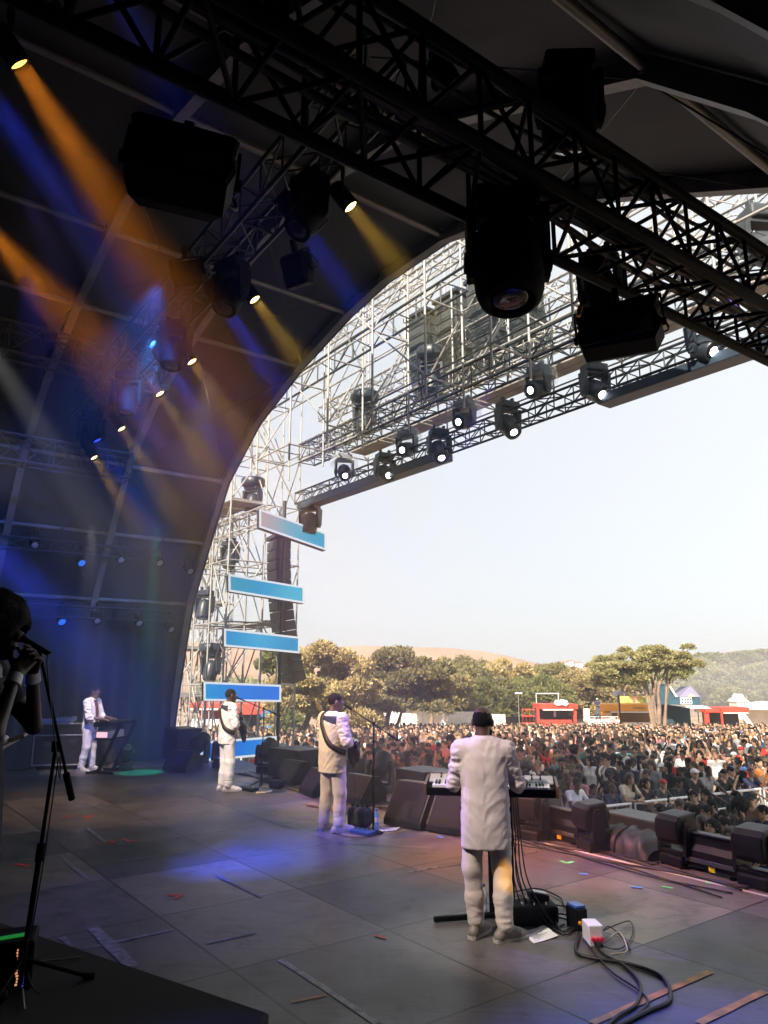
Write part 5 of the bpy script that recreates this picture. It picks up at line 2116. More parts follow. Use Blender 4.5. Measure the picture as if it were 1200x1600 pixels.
# ---------------------------------------------------------------- far guitarist
P3 = at_z(352, 1236, 0)
J3 = joints(elL=(-0.30, 0.06, 1.16), elR=(0.29, 0.02, 1.14), wrL=(-0.36, 0.30, 1.20), wrR=(0.19, 0.22, 1.08), head=(0, 0.03, 1.625), anL=(-0.13, -0.02, 0.09), anR=(0.11, 0.0, 0.09), toL=(-0.16, 0.15, 0.03), toR=(0.15, 0.17, 0.03))
b3, s3 = band_person(P3, R(-58), J3, rotm(R(-2), 0, R(-4)), 'far guitarist in a white shirt with navy yoke, standing before the blue screens', SKINS[0], [WHITEC, NAVY, WHITEC], dict(hem=0.80, sleeve=0.15, fat=1.0), WHITEC, mat('white_shoe', (0.7, 0.68, 0.64), 0.5),
                     hair_obj('cropped', HAIRB), zones=yoke_zones, seed=8.2, hands={'L': ((-0.4, 0.35, 0.45), (-0.6, -0.4, 0.5), 0.9), 'R': ((-0.75, 0.35, -0.45), (0.2, 0.9, 0.35), 0.7)}, loose=1.1)
strap_on(b3, s3[1], [(-0.10, 0.10, 1.44), (-0.115, 0.0, 1.50), (-0.10, -0.12, 1.42), (-0.02, -0.16, 1.28), (0.10, -0.16, 1.13), (0.19, -0.06, 1.03), (0.20, 0.05, 0.99)], 0.075, STRAP)
guitar(b3, (0.12, 0.235, 1.04), (-0.88, 0.12, 0.38), (0, 1, 0.1), 'black electric guitar hanging at the far guitarist\'s hip', bass=False)

# ---------------------------------------------------------------- far keyboard player


def open_shirt(c):
    z = np.zeros(len(c), int)
    z[(np.abs(c[:, 0]) < 0.055 + 0.02 * (c[:, 2] - 0.9)) & (c[:, 1] > 0.03) & (c[:, 2] < 1.47)] = 1
    return z


P4 = at_z(135, 1206, 0)
J4 = joints(elL=(-0.25, 0.10, 1.12), elR=(0.25, 0.10, 1.12), wrL=(-0.17, 0.36, 1.08), wrR=(0.17, 0.36, 1.08), head=(0, 0.05, 1.625), anL=(-0.12, 0.04, 0.09), anR=(0.13, -0.06, 0.09), toL=(-0.14, 0.22, 0.03), toR=(0.17, 0.11, 0.03))
b4, s4 = band_person(P4, R(-100), J4, rotm(R(-12), 0, R(8)), 'far keyboard player in sunglasses and an open white shirt over brown', SKINS[1], [WHITEC, mat('rust_vest', (0.14, 0.05, 0.035), 0.8)], dict(hem=0.86, sleeve=0.25, fat=0.98), WHITEC, SHOE,
                     hair_obj('cropped', HAIRB), zones=open_shirt, seed=3.7, hands={'L': ((0.1, 1, -0.1), (0, 0.1, 1), 0.4), 'R': ((-0.1, 1, -0.1), (0, 0.1, 1), 0.4)})
mb = MB()
Hr4 = rotm(R(-12), 0, R(8))
for sx in (-1, 1):
    c = J4['head'] + Hr4 @ np.array([sx * 0.032, 0.105, 0.006])
    mb.lathe([(0.001, -0.004), (0.026, -0.003), (0.026, 0.003), (0.001, 0.004)], Matrix.Translation(tuple(c)) @ Matrix.Rotation(R(78), 4, 'X'), 12)
    mb.tube(tuple(c + Hr4 @ np.array([sx * 0.024, 0, 0.004])), tuple(J4['head'] + Hr4 @ np.array([sx * 0.082, -0.01, 0.008])), 0.003, 5)
mb.build('sunglasses', PLASTIC, b4)

# ---------------------------------------------------------------- singer at the left edge, on the riser
RISER_Z = 0.60
PS = Vector((-1.86, 3.42, RISER_Z))
JS = joints(head=(0.0, 0.06, 1.60), neck=(0, 0.0, 1.46), elR=(0.26, 0.19, 1.17), wrR=(0.10, 0.20, 1.42), elL=(-0.22, 0.20, 1.17), wrL=(-0.05, 0.22, 1.44), chest=(0, 0.01, 1.30))
DRESS = mat('dark_blue_dress_shaded', (0.006, 0.008, 0.022), 0.85, 0, 0.3, 120, 0.2, 6)  # dark dress, its colour lowered further for the shadow on the singer
prS = body_prims(JS, ID3, 0.94, hands=None)
ex = []
for s, sd, d, n in (('R', 1, (-0.55, 0.25, 0.65), (0.6, 0.5, 0.3)), ('L', -1, (0.55, 0.25, 0.55), (-0.6, 0.5, 0.3))):
    ex.append(polygonise(hand_prims(JS['wr' + s], d, n, sd, 0.9, 0.8) + [cap(lerp(JS['el' + s], JS['wr' + s], 0.9), JS['wr' + s], 0.028, 0.026, 0.015)], 0.005))
v, q = merge(polygonise(prS, 0.014), polygonise(head_prims(JS['head'], ID3) + [cap(JS['neck'], JS['head'] + np.array([0, -0.02, -0.05]), 0.052, 0.05, 0.03)], 0.006), *ex)
singer = from_np('person', v, q, mat('skin_shaded', (0.040, 0.022, 0.016), 0.5, 0, 0.1, 80, 0.15, 10))  # skin colour darkened to stand for the shadow she is in
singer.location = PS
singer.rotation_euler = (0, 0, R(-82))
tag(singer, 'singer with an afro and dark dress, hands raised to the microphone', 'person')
add_sdf('hair', hair_prims('afro', JS['head'], ID3), 0.009, HAIRB, singer, 0.005, 60, 1.0)
dp = [loft([(0.62, 0, 0, 0.20, 0.17), (0.8, 0, 0, 0.19, 0.155), (0.95, 0, 0, 0.185, 0.145), (1.1, 0, 0, 0.15, 0.125), (1.28, 0, 0.01, 0.17, 0.13), (1.40, 0, 0.0, 0.15, 0.10)], 0.03)]
for s in 'LR':
    dp.append(cap(JS['sh' + s], lerp(JS['sh' + s], JS['el' + s], 0.45), 0.068, 0.062, 0.04))
add_sdf('dress', dp, 0.011, DRESS, singer, 0.006, 6, 4.0, (1, 1, 0.5))
BAND = mat('white_wristband', (0.75, 0.78, 0.85), 0.5)
for s in 'LR':
    a, b = lerp(JS['el' + s], JS['wr' + s], 0.80), lerp(JS['el' + s], JS['wr' + s], 0.97)
    MB().tube(tuple(a), tuple(b), 0.036, 16, 0.033).build('wristband', BAND, singer)
for s in 'LR':
    up, *_ = shoe_prims(JS['an' + s], JS['to' + s])
    add_sdf('shoe', up, 0.01, BLACK, singer)

# ---------------------------------------------------------------- guitarist half hidden behind the singer, and a figure by the flight cases
Pg = Vector((-5.5, 10.2, 0))
Jg = joints(elR=(0.30, 0.08, 1.08), wrR=(0.20, 0.30, 0.86), elL=(-0.28, 0.1, 1.14), wrL=(-0.3, 0.36, 1.12))
b5, s5 = band_person(Pg, R(-95), Jg, ID3, 'guitarist in white half hidden behind the singer at the left edge', SKINS[0], [WHITEC], dict(hem=0.84, sleeve=0.6, fat=1.0), WHITEC, BLACK, hair_obj('short', HAIRB), seed=6.6,
                     hands={'R': ((-0.3, 0.6, -0.7), (0.6, 0.6, 0.2), 0.8), 'L': ((-0.4, 0.5, 0.3), (-0.5, -0.3, 0.6), 0.9)})
guitar(b5, (0.10, 0.24, 0.93), (-0.9, 0.12, 0.3), (0, 1, 0.1), 'dark guitar held by the player half hidden behind the singer', bass=False)
Pt = at_y(72, 1200, 18.2)
Pt.z = 0
Jt = joints(elR=(0.25, 0.1, 1.12), wrR=(0.12, 0.32, 1.05), elL=(-0.25, 0.1, 1.12), wrL=(-0.12, 0.32, 1.05))
band_person(Pt, R(-150), Jt, ID3, 'dim figure in black standing behind the flight cases at far left', SKINS[0], [BLACKM], dict(hem=0.85, sleeve=0.9, fat=1.0), BLACKM, BLACK, hair_obj('short', HAIRB), seed=7.7)

# ================================================================== things on the stage
# riser the singer stands on
e0, e1 = at_z(-260, 1352, RISER_Z), at_z(420, 1580, RISER_Z)
mb = MB()
rp = [e0, e1, Vector((-0.42, -1.2, RISER_Z)), Vector((-7.5, -1.2, RISER_Z)), Vector((-7.5, e0.y, RISER_Z))]
lowp = [Vector((p.x, p.y, 0.006)) for p in rp]
n = len(rp)
ins = [p.lerp(sum(rp, Vector()) / n, 0.006) for p in rp]
mb.add([p + Vector((0, 0, -0.012)) for p in rp] + lowp, [(i, n + i, n + (i + 1) % n, (i + 1) % n) for i in range(n)])
mb.add(ins + [p + Vector((0, 0, -0.012)) for p in rp], [tuple(range(n - 1, -1, -1))] + [(i, (i + 1) % n, n + (i + 1) % n, n + i) for i in range(n)])
CARPET = mat('black_carpet', (0.012, 0.013, 0.014), 0.95, 0, 0.7, 200, 0.35, 8)
tag(mb.build('riser', CARPET), 'low black carpeted riser in the lower left corner', 'riser')


def cable(pts, r, label, group='cables on the stage floor', m=None, n=6, name='cable'):
    base = Vector(pts[0])
    o = MB().path([p - base for p in bez(pts, n)], r, 6).build(name, m or RUBBER)
    o.location = base
    return tag(o, label, 'cable', group)


def fl(px, py, dz=0.0):
    p = at_z(px, py, 0)
    p.z = dz
    return p


def mic_stand(base, top, mic, boom_back, label, tripod=True, mic_dir=None):
    """Stand foot, pole to `top`, boom through it to the microphone."""
    base, top, mic, back = Vector(base), Vector(top), Vector(mic), Vector(boom_back)
    t = thing('microphone_stand', base, 0, label, 'microphone stand')
    L0 = -base
    b = MB()
    if tripod:
        for k in range(3):
            a = 0.5 + k * 2 * math.pi / 3
            b.tube(base + Vector((0, 0, 0.14)), base + Vector((0.3 * math.cos(a), 0.3 * math.sin(a), 0.012)), 0.010, 8)
            b.tube(base + Vector((0.27 * math.cos(a), 0.27 * math.sin(a), 0.02)), base + Vector((0.32 * math.cos(a), 0.32 * math.sin(a), 0.010)), 0.016, 8)
        b.tube(base + Vector((0, 0, 0.10)), base + Vector((0, 0, 0.22)), 0.02, 10)
    else:
        b.lathe([(0.13, 0.0), (0.13, 0.012), (0.11, 0.022), (0.03, 0.032), (0.018, 0.06)], Matrix.Translation(base), 20)
    b.build('foot', BLACK, t, L0)
    p = MB()
    mid = base.lerp(top, 0.55)
    p.tube(base + Vector((0, 0, 0.03)), mid, 0.013, 8)
    p.tube(mid, top, 0.009, 8)
    p.tube(mid - (top - base).normalized() * 0.04, mid + (top - base).normalized() * 0.04, 0.019, 10)
    p.build('pole', BLACK, t, L0)
    c = MB()
    c.tube(back, mic, 0.008, 8)
    c.tube(back, back + (mic - back).normalized() * 0.16, 0.017, 10)
    c.tube(top - Vector((0.0, 0, 0.02)), top + Vector((0, 0, 0.03)), 0.02, 10)
    c.build('boom', BLACK, t, L0)
    d = (mic - back).normalized() if mic_dir is None else Vector(mic_dir).normalized()
    M = Matrix.Translation(mic) @ d.to_track_quat('Z', 'Y').to_matrix().to_4x4()
    mm = MB()
    mm.lathe([(0.010, -0.06), (0.012, -0.05), (0.014, 0.07), (0.022, 0.085), (0.024, 0.09)], M, 14)
    mo = mm.build('microphone', BLACK, t, L0)
    g = MB()
    g.lathe([(0.024, 0.09), (0.026, 0.10), (0.026, 0.118), (0.018, 0.138), (0.001, 0.144)], M, 14)
    g.build('grille', mat('microphone_grille', (0.12, 0.12, 0.13), 0.4, 0.8, 0.5, 500), mo)
    cl = MB()
    pts = [mic + d * -0.06, mic + Vector((0.05, 0, -0.10)), back.lerp(mic, 0.4) + Vector((0.015, 0, -0.16)), top + Vector((0.02, 0, -0.05)), mid + Vector((0.02, 0.01, 0)), base + Vector((0.02, 0.02, 0.1)), base + Vector((0.12, -0.05, 0.01))]
    cl.path(bez(pts, 6), 0.0035, 5)
    cl.build('lead', RUBBER, t, L0)
    return t


def wedge(loc, rz, w, label, group=None, h=0.42, d=0.55, name='wedge_monitor', cat='stage monitor'):
    t = thing(name, loc, rz, label, cat, group)
    # local -Y is the side with the grille
    b = MB()
    poly = [(-d * 0.5, 0.02), (-d * 0.5, 0.10), (-d * 0.08, h), (d * 0.22, h * 0.97), (d * 0.5, 0.16), (d * 0.5, 0.02)]
    M = Matrix.Rotation(R(90), 4, 'Z')
    b.prism([(x, z) for x, z in poly], w, M)
    b.build('cabinet', PLASTIC, t)
    g = MB()
    A0, B0 = Vector((-w * 0.46, -d * 0.5 - 0.004, 0.115)), Vector((w * 0.46, -d * 0.5 - 0.004, 0.115))
    C0, D0 = Vector((w * 0.46, -d * 0.1 - 0.004, h * 0.985)), Vector((-w * 0.46, -d * 0.1 - 0.004, h * 0.985))
    g.slab(D0, C0, B0, A0, -0.008)
    g.build('grille', mat('wedge_grille', (0.010, 0.011, 0.012), 0.8, 0.0, 0.5, 260, spec=0.15), t)
    hd = MB()
    for sx in (-1, 1):
        hd.box((sx * (w / 2 + 0.003), 0.03, h * 0.55), (0.012, 0.14, 0.05), None, 0.005)
    hd.build('handle', BLACKM, t)
    return t


wedge(W(8.28, 6.75), ST + R(14), 0.62, 'left half of the big pair of black wedge monitors in front of the middle guitarist', h=0.56, d=0.72)
wedge(W(7.62, 6.95), ST + R(14), 0.62, 'right half of the big pair of black wedge monitors, nearer the keyboard player', h=0.56, d=0.72)
wedge(W(10.2, 7.15), ST + R(5), 0.6, 'black wedge monitor just left of the middle guitarist')
wedge(W(11.2, 7.0), ST - R(8), 0.6, 'black wedge monitor between the two guitarists')
wedge(W(12.6, 7.3), ST + R(4), 0.6, 'black wedge monitor right of the far guitarist')
wedge(W(15.6, 6.3), ST + R(30), 0.6, 'black wedge monitor left of the far guitarist, by the arch foot')


def crate(loc, rz, size, label, m=CASEGREY, name='speaker_cabinet', cat='speaker', trims=True, group=None):
    t = thing(name, loc, rz, label, cat, group)
    w, d, h = size
    MB().box((0, 0, h / 2), size, None, 0.02).build('cabinet', m, t)
    if trims:
        g = MB()
        g.box((0, -d / 2 - 0.006, h / 2), (w * 0.92, 0.012, h * 0.86), None, 0.004)
        g.box((0, d / 2 + 0.006, h / 2), (w * 0.92, 0.012, h * 0.86), None, 0.004)
        g.build('grille', mat('wedge_grille', (0.016, 0.017, 0.018)), t)
        hd = MB()
        for sx in (-1, 1):
            hd.box((sx * (w / 2 + 0.004), 0, h * 0.62), (0.014, 0.16, 0.06), None, 0.005)
        hd.build('handle', BLACKM, t)
    return t


crate(W(9.35, 7.75), ST, (0.7, 0.6, 0.55), 'dark speaker box left of the big wedge pair', PLASTIC)
crate(W(8.55, 7.8), ST + R(4), (0.75, 0.6, 0.58), 'grey topped speaker box behind the big wedge pair')
crate(W(7.25, 7.85), ST - R(4), (0.7, 0.55, 0.5), 'grey topped speaker box half hidden behind the near keyboard player')
crate(W(11.9, 7.85), ST, (0.8, 0.6, 0.5), 'dark speaker box behind the wedges between the guitarists', PLASTIC)
crate(W(13.4, 7.8), ST + R(6), (1.0, 0.7, 0.55), 'long dark box on the stage edge right of the far guitarist', PLASTIC)

# floor lamps along the stage edge
FLM = [((924, 1328), 'floor moving head left of the covered case on the stage edge', 0.86), ((1060, 1352), 'floor moving head just right of the covered case', 0.86), ((1186, 1386), 'floor moving head nearest the right edge of the picture', 0.88),
       ((832, 1312), 'floor moving head just right of the near keyboard', 0.9)]
for i, (q, lab, s) in enumerate(FLM):
    p = fl(*q)
    moving_head(p, ST + R(-20 + 9 * i), s, False, R(-84), lab, m=PLASTIC, fat=1.0, boxy=True, name='floor_lamp', group='floor lamps on the stage edge')
for (u, v, lab) in [(14.3, 7.6, 'floor moving head right of the far guitarist\'s stand, below the screens'), (15.6, 7.2, 'floor moving head below the lowest blue screen, left of the far guitarist'), (16.6, 7.1, 'floor moving head beside the arch foot'),
                    (10.7, 7.9, 'floor moving head behind the wedges left of the middle guitarist')]:
    moving_head(W(u, v), ST + R(30), 1.0, False, R(-50), lab, m=PLASTIC, name='floor_lamp', group='floor lamps on the stage edge')
YELST = mat('yellow_sticker', (0.75, 0.62, 0.02), 0.5)


def flood_bar(loc, rz, w, label):
    t = thing('floor_flood', loc, rz, label, 'stage lamp', 'floor flood lamps on the stage edge')
    h, d = 0.36, 0.26
    b = MB()
    poly = [(-d / 2, 0.03), (-d / 2, h * 0.55), (-d * 0.32, h * 0.72), (-d * 0.25, h), (d * 0.35, h), (d / 2, h * 0.8), (d / 2, 0.03)]
    b.prism(poly, w, Matrix.Rotation(R(90), 4, 'Z'))
    b.build('housing', PLASTIC, t)
    l = MB()
    l.box((0, -d * 0.31, h + 0.008), (w * 1.01, 0.03, 0.02), None, 0.004)
    l.box((0, -d * 0.5 - 0.012, h * 0.30), (w * 0.96, 0.024, 0.045), None, 0.006)
    l.build('trim', CASEGREY, t)
    MB().box((0.05 * w, -d * 0.5 - 0.005, h * 0.14), (0.07, 0.008, 0.055), None, 0.001).build('warning_sticker', YELST, t)
    f = MB()
    for sx in (-1, 1):
        f.box((sx * w * 0.42, 0, 0.015), (0.05, d * 1.15, 0.03), None, 0.004)
    f.build('foot', BLACK, t)
    return t


flood_bar(fl(884, 1312), ST - R(6), 0.62, 'long black floor flood with yellow sticker left of the near moving heads')
flood_bar(fl(1122, 1364), ST - R(6), 0.62, 'long black floor flood with yellow sticker at right, between two moving heads')
# covered case
pc = fl(985, 1330)
t = thing('covered_case', pc, ST - R(4), 'low case under a dark green cover tied with a strap on the stage edge', 'case')
b = MB()
nu, nv = 26, 14
vs, fs = [], []
for i in range(nu + 1):
    for j in range(nv + 1):
        x, a = -0.44 + 0.88 * i / nu, math.pi * j / nv
        rr = 0.235 + 0.018 * math.sin(i * 1.1 + 3 * a) + 0.012 * math.sin(i * 2.3 - 2 * a)
        e = max(0.2, 1 - abs(x / 0.47) ** 7)
        vs.append((x, -math.cos(a) * rr * 1.15, max(0.0, math.sin(a)) ** 0.55 * rr * 1.08 * e))
for i in range(nu):
    for j in range(nv):
        k = i * (nv + 1) + j
        fs.append((k, k + nv + 1, k + nv + 2, k + 1))
b.add(vs, fs, True)
b.build('cover', mat('dark_green_tarp', (0.014, 0.026, 0.026), 0.55, 0, 0.4, 14, 0.25, 6), t)
MB().path([(0.0, -0.262 * math.cos(a) * 1.06, max(0.006, math.sin(a)) ** 0.6 * 0.262) for a in np.linspace(0, math.pi, 16)], 0.012, 6).build('strap', BLACKM, t)
crate(pc + NX * 0.46 + AX * 0.16, ST - R(6), (0.80, 0.46, 0.33), 'blue grey box standing behind the covered case', mat('blue_grey_paint', (0.022, 0.034, 0.042), 0.45, 0, 0.15, 60, 0.2, 5), 'equipment_box', 'box', trims=False)

# ---------------------------------------------------------------- near keyboard
WPLAST = mat('white_plastic', (0.72, 0.73, 0.75), 0.35, 0, 0.05, 80)
KEYW = mat('ivory_keys', (0.78, 0.76, 0.74), 0.25)


def keyboard(c, rz, w, tiltx, label, shell=WPLAST, side_m=None, d=0.33):
    t = thing('keyboard', c, rz, label, 'keyboard')
    t.rotation_euler = (tiltx, 0, rz)
    MB().box((0, 0, -0.045), (w, d, 0.07), None, 0.012).build('case', BLACK, t)
    p = MB()
    p.box((0, d * 0.24, 0.0), (w * 0.985, d * 0.47, 0.035), Matrix.Rotation(R(9), 3, 'X'), 0.006)
    po = p.build('control_panel', shell, t)
    k = MB()
    nw = 36
    kw = (w - 0.10) / nw
    for i in range(nw):
        k.box((-w / 2 + 0.05 + kw * (i + 0.5), -d * 0.26, -0.004), (kw * 0.92, d * 0.42, 0.02), None)
    k.build('white_keys', KEYW, t)
    k = MB()
    for i in range(nw - 1):
        if i % 7 in (0, 1, 3, 4, 5):
            k.box((-w / 2 + 0.05 + kw * (i + 1), -d * 0.18, 0.012), (kw * 0.55, d * 0.27, 0.018), None)
    k.build('black_keys', PLASTIC, t)
    kn = MB()
    for r in range(2):
        for i in range(13):
            x = -w * 0.4 + i * w * 0.066
            kn.tube((x, d * (0.2 + 0.14 * r), 0.018 + 0.012 * r), (x, d * (0.2 + 0.14 * r), 0.034 + 0.014 * r), 0.007, 8)
    kn.box((0, d * 0.27, 0.024), (0.16, 0.07, 0.008), Matrix.Rotation(R(9), 3, 'X'))
    kn.build('knobs', PLASTIC, po)
    for sx in (-1, 1):
        MB().box((sx * (w / 2 + 0.012), 0.0, -0.03), (0.024, d * 1.02, 0.10), None, 0.006).build('end_cheek', side_m or BLACK, t)
    return t


kc = Matrix.Rotation(R(-9), 3, 'Z') @ Vector((0.04, 0.50, 0)) + P1
kc.z = 1.085
keyboard(kc, R(-9), 1.10, R(7), 'pale topped keyboard in front of the near player, keys facing him', side_m=mat('wooden_cheek', (0.16, 0.09, 0.055), 0.4, 0, 0.1, 20, 0.3, 12))
t = thing('keyboard_stand', Vector((kc.x, kc.y, 0)), R(-9), 'black column stand under the near keyboard with a long flat foot', 'stand')
b = MB()
b.box((0.0, 0, 0.52), (0.085, 0.06, 1.0), None, 0.01)
b.box((0.16, 0.02, 0.5), (0.03, 0.03, 0.95), None, 0.006)
b.build('column', BLACK, t)
b = MB()
b.box((0, 0, 1.0), (0.62, 0.05, 0.03), None, 0.006)
for sx in (-1, 1):
    b.box((sx * 0.28, 0, 1.005), (0.04, 0.34, 0.03), None, 0.006)
b.build('cradle', BLACK, t)
b = MB()
b.box((-0.24, -0.12, 0.03), (0.55, 0.045, 0.04), Matrix.Rotation(R(22), 3, 'Z'), 0.008)
b.box((0.24, -0.05, 0.03), (0.5, 0.045, 0.04), Matrix.Rotation(R(-24), 3, 'Z'), 0.008)
b.box((0.0, 0.16, 0.03), (0.05, 0.4, 0.04), None, 0.008)
b.build('foot', BLACK, t)
for k in range(6):
    x = 0.13 + 0.022 * k
    pts = [kc + Vector((x, 0.08, -0.05)), kc + Vector((x + 0.015, 0.06, -0.45)), Vector((kc.x + x + 0.02 * (k % 3), kc.y - 0.02 * k, 0.30)), Vector((kc.x + 0.2 + 0.05 * k, kc.y - 0.10 - 0.04 * k, 0.02)), Vector((kc.x + 0.34 + 0.05 * k, kc.y - 0.2 - 0.07 * (k % 4), 0.012))]
    cable(pts, 0.006, 'thin black lead hanging from the near keyboard to the floor', 'leads hanging from the near keyboard', name='keyboard_lead')

# ---------------------------------------------------------------- floor clutter by the near player
pb = fl(826, 1440)
t = thing('pedal_case', pb, R(8), 'low black pedal case on the floor right of the near player\'s shoes', 'case')
b = MB()
b.box((0, 0, 0.075), (0.46, 0.24, 0.15), Matrix.Rotation(R(3), 3, 'X'), 0.03)
b.build('shell', BLACKM, t)
b = MB()
b.box((0.10, 0.02, 0.185), (0.17, 0.10, 0.06), Matrix.Rotation(R(12), 3, 'Y'), 0.015)
b.build('lid_panel', PLASTIC, t)
MB().box((0.10, -0.0, 0.222), (0.13, 0.07, 0.012), Matrix.Rotation(R(12), 3, 'Y'), 0.004).build('silver_plate', mat('silver_plate', (0.55, 0.56, 0.58), 0.3, 0.6), t)
b = MB()
for k in range(4):
    b.tube((-0.18 + 0.1 * k, -0.10, 0.155), (-0.18 + 0.1 * k, -0.10, 0.175), 0.012, 10)
b.build('switch', CHROME, t)


def di_box(loc, rz, size, m, label, lab2=None):
    t = thing('connector_box', loc, rz, label, 'connector box')
    w, d, h = size
    MB().box((0, 0, h / 2), size, None, 0.008).build('body', m, t)
    b = MB()
    for k in range(3):
        b.tube((-w * 0.3 + w * 0.3 * k, -d / 2 - 0.03, h * 0.4), (-w * 0.3 + w * 0.3 * k, -d / 2, h * 0.4), 0.014, 10)
    b.build('plug', lab2 or PLASTIC, t)
    return t


di_box(fl(902, 1450), R(20), (0.10, 0.16, 0.16), PLASTIC, 'black connector box with a blue top on the floor, left of the white one', mat('orange_plug', (0.9, 0.35, 0.02)))
o = MB().box((0, 0, 0), (0.09, 0.13, 0.02), Matrix.Rotation(R(20), 3, 'Z'), 0.004).build('blue_lid', mat('blue_plastic', (0.05, 0.12, 0.42), 0.35))
o.location = fl(902, 1450, 0.172)
tag(o, 'blue lid lying on the black connector box', 'lid')
di_box(fl(927, 1474), R(4), (0.11, 0.17, 0.15), WPLAST, 'white connector box with red plugs on the floor beside the cables', mat('red_plug', (0.75, 0.03, 0.08), 0.4))


def paper(pix, label):
    P = [fl(*q, 0.006) for q in pix]
    c = sum(P, Vector()) / 4
    t = thing('set_list', c, 0, label, 'paper')
    mb = MB()
    nn = 6
    vs, fs = [], []
    for i in range(nn + 1):
        for j in range(nn + 1):
            p = P[0].lerp(P[1], i / nn).lerp(P[3].lerp(P[2], i / nn), j / nn) - c
            p.z += 0.012 * (i / nn) ** 3 + 0.004 * math.sin(j)
            vs.append(p)
    for i in range(nn):
        for j in range(nn):
            k = i * (nn + 1) + j
            fs.append((k, k + nn + 1, k + nn + 2, k + 1))
    mb.add(vs, fs, True)
    mb.build('sheet', mat('white_paper', (0.78, 0.78, 0.78), 0.8), t)
    ln = MB()
    for k in range(11):
        a, b = 0.12 + 0.07 * k, 0.3 + 0.5 * ((k * 37) % 10) / 10
        l0 = P[0].lerp(P[3], a).lerp(P[1].lerp(P[2], a), 0.10) - c + Vector((0, 0, 0.013))
        l1 = P[0].lerp(P[3], a).lerp(P[1].lerp(P[2], a), b) - c + Vector((0, 0, 0.013))
        ln.tube(l0, l1, 0.0022, 4)
    ln.build('print_lines', mat('grey_ink', (0.25, 0.25, 0.28), 0.8), t)
    return t


paper([(816, 1458), (849, 1449), (873, 1465), (834, 1475)], 'white set list sheet lying by the near player\'s right shoe')
paper([(590, 1300), (620, 1299), (626, 1294), (598, 1293)], 'white sheet on the floor by the middle microphone stand')
paper([(399, 1240), (424, 1239), (426, 1236), (403, 1236)], 'white sheet on the floor by the far microphone stand')


def bottle(loc, label, m, h=0.24):
    t = thing('water_bottle', loc, 0, label, 'bottle')
    MB().lathe([(0.028, 0.0), (0.033, 0.008), (0.033, h * 0.3), (0.030, h * 0.34), (0.033, h * 0.38), (0.033, h * 0.62), (0.028, h * 0.76), (0.014, h * 0.88), (0.014, h * 0.93)], None, 16).build('bottle_body', m, t)
    MB().lathe([(0.0165, h * 0.92), (0.0165, h), (0.012, h * 1.005)], None, 14).build('cap', mat('blue_cap', (0.03, 0.08, 0.45), 0.4), t)
    MB().lathe([(0.0335, h * 0.40), (0.0337, h * 0.41), (0.0337, h * 0.6), (0.0335, h * 0.61)], None, 16).build('wrapper', mat('bottle_wrapper', (0.45, 0.50, 0.62), 0.4), t)
    return t


CLEAR = mat('bottle_plastic', (0.55, 0.62, 0.70), 0.12)
BOTB = mat('blue_bottle', (0.10, 0.25, 0.60), 0.15)
bottle(fl(756, 1428), 'small clear water bottle standing between the near player\'s shoes', CLEAR)
bottle(fl(588, 1298), 'blue water bottle standing by the middle microphone stand', BOTB, 0.27)

# cables by the near player, ending in two fat ones running out of the picture
cs = [[(905, 1462), (900, 1490), (925, 1500), (985, 1510), (1035, 1530), (1047, 1565), (1010, 1585), (960, 1610)], [(930, 1480), (945, 1495), (975, 1512), (1000, 1540), (995, 1572), (965, 1592), (945, 1612)],
      [(912, 1470), (935, 1500), (960, 1525), (1000, 1552), (1012, 1572), (985, 1596), (955, 1615)]]
labs = ['thick black cable looping widest to the right across the floor', 'thick black cable bending down from the white connector box', 'black cable lying between the two thick ones']
for c, r, lab in zip(cs, (0.013, 0.011, 0.008), labs):
    cable([fl(*q, 0.014) for q in c], r, lab)
cable([fl(940, 1462, 0.03), fl(965, 1455, 0.05), fl(985, 1444, 0.02), fl(988, 1466, 0.02), fl(968, 1486, 0.015), fl(938, 1478, 0.02), fl(950, 1458, 0.05), fl(975, 1470, 0.012), fl(985, 1487, 0.012)], 0.005, 'thin black cable in loops right of the white connector box')
cable([fl(945, 1478, 0.02), fl(968, 1470, 0.06), fl(980, 1490, 0.02), fl(955, 1495, 0.02)], 0.005, 'pale thin cable curl beside the white connector box', m=mat('pale_cable', (0.45, 0.40, 0.33), 0.5))
cable([fl(900, 1440, 0.03), fl(872, 1432, 0.02), fl(860, 1450, 0.02), fl(885, 1463, 0.015), fl(896, 1446, 0.02), fl(868, 1440, 0.03), fl(878, 1458, 0.015), fl(900, 1455, 0.02)], 0.007, 'coil of black cable between the pedal case and the connector boxes')
cable([fl(800, 1398, 0.02), fl(840, 1392, 0.02), fl(875, 1405, 0.015), fl(882, 1418, 0.012), fl(905, 1430, 0.02)], 0.007, 'black cable running from the keyboard foot to the connector boxes')
cable([fl(812, 1400, 0.01), fl(835, 1420, 0.02), fl(845, 1408, 0.02), fl(870, 1418, 0.02), fl(900, 1424, 0.03)], 0.006, 'black cable crossing above the pedal case')
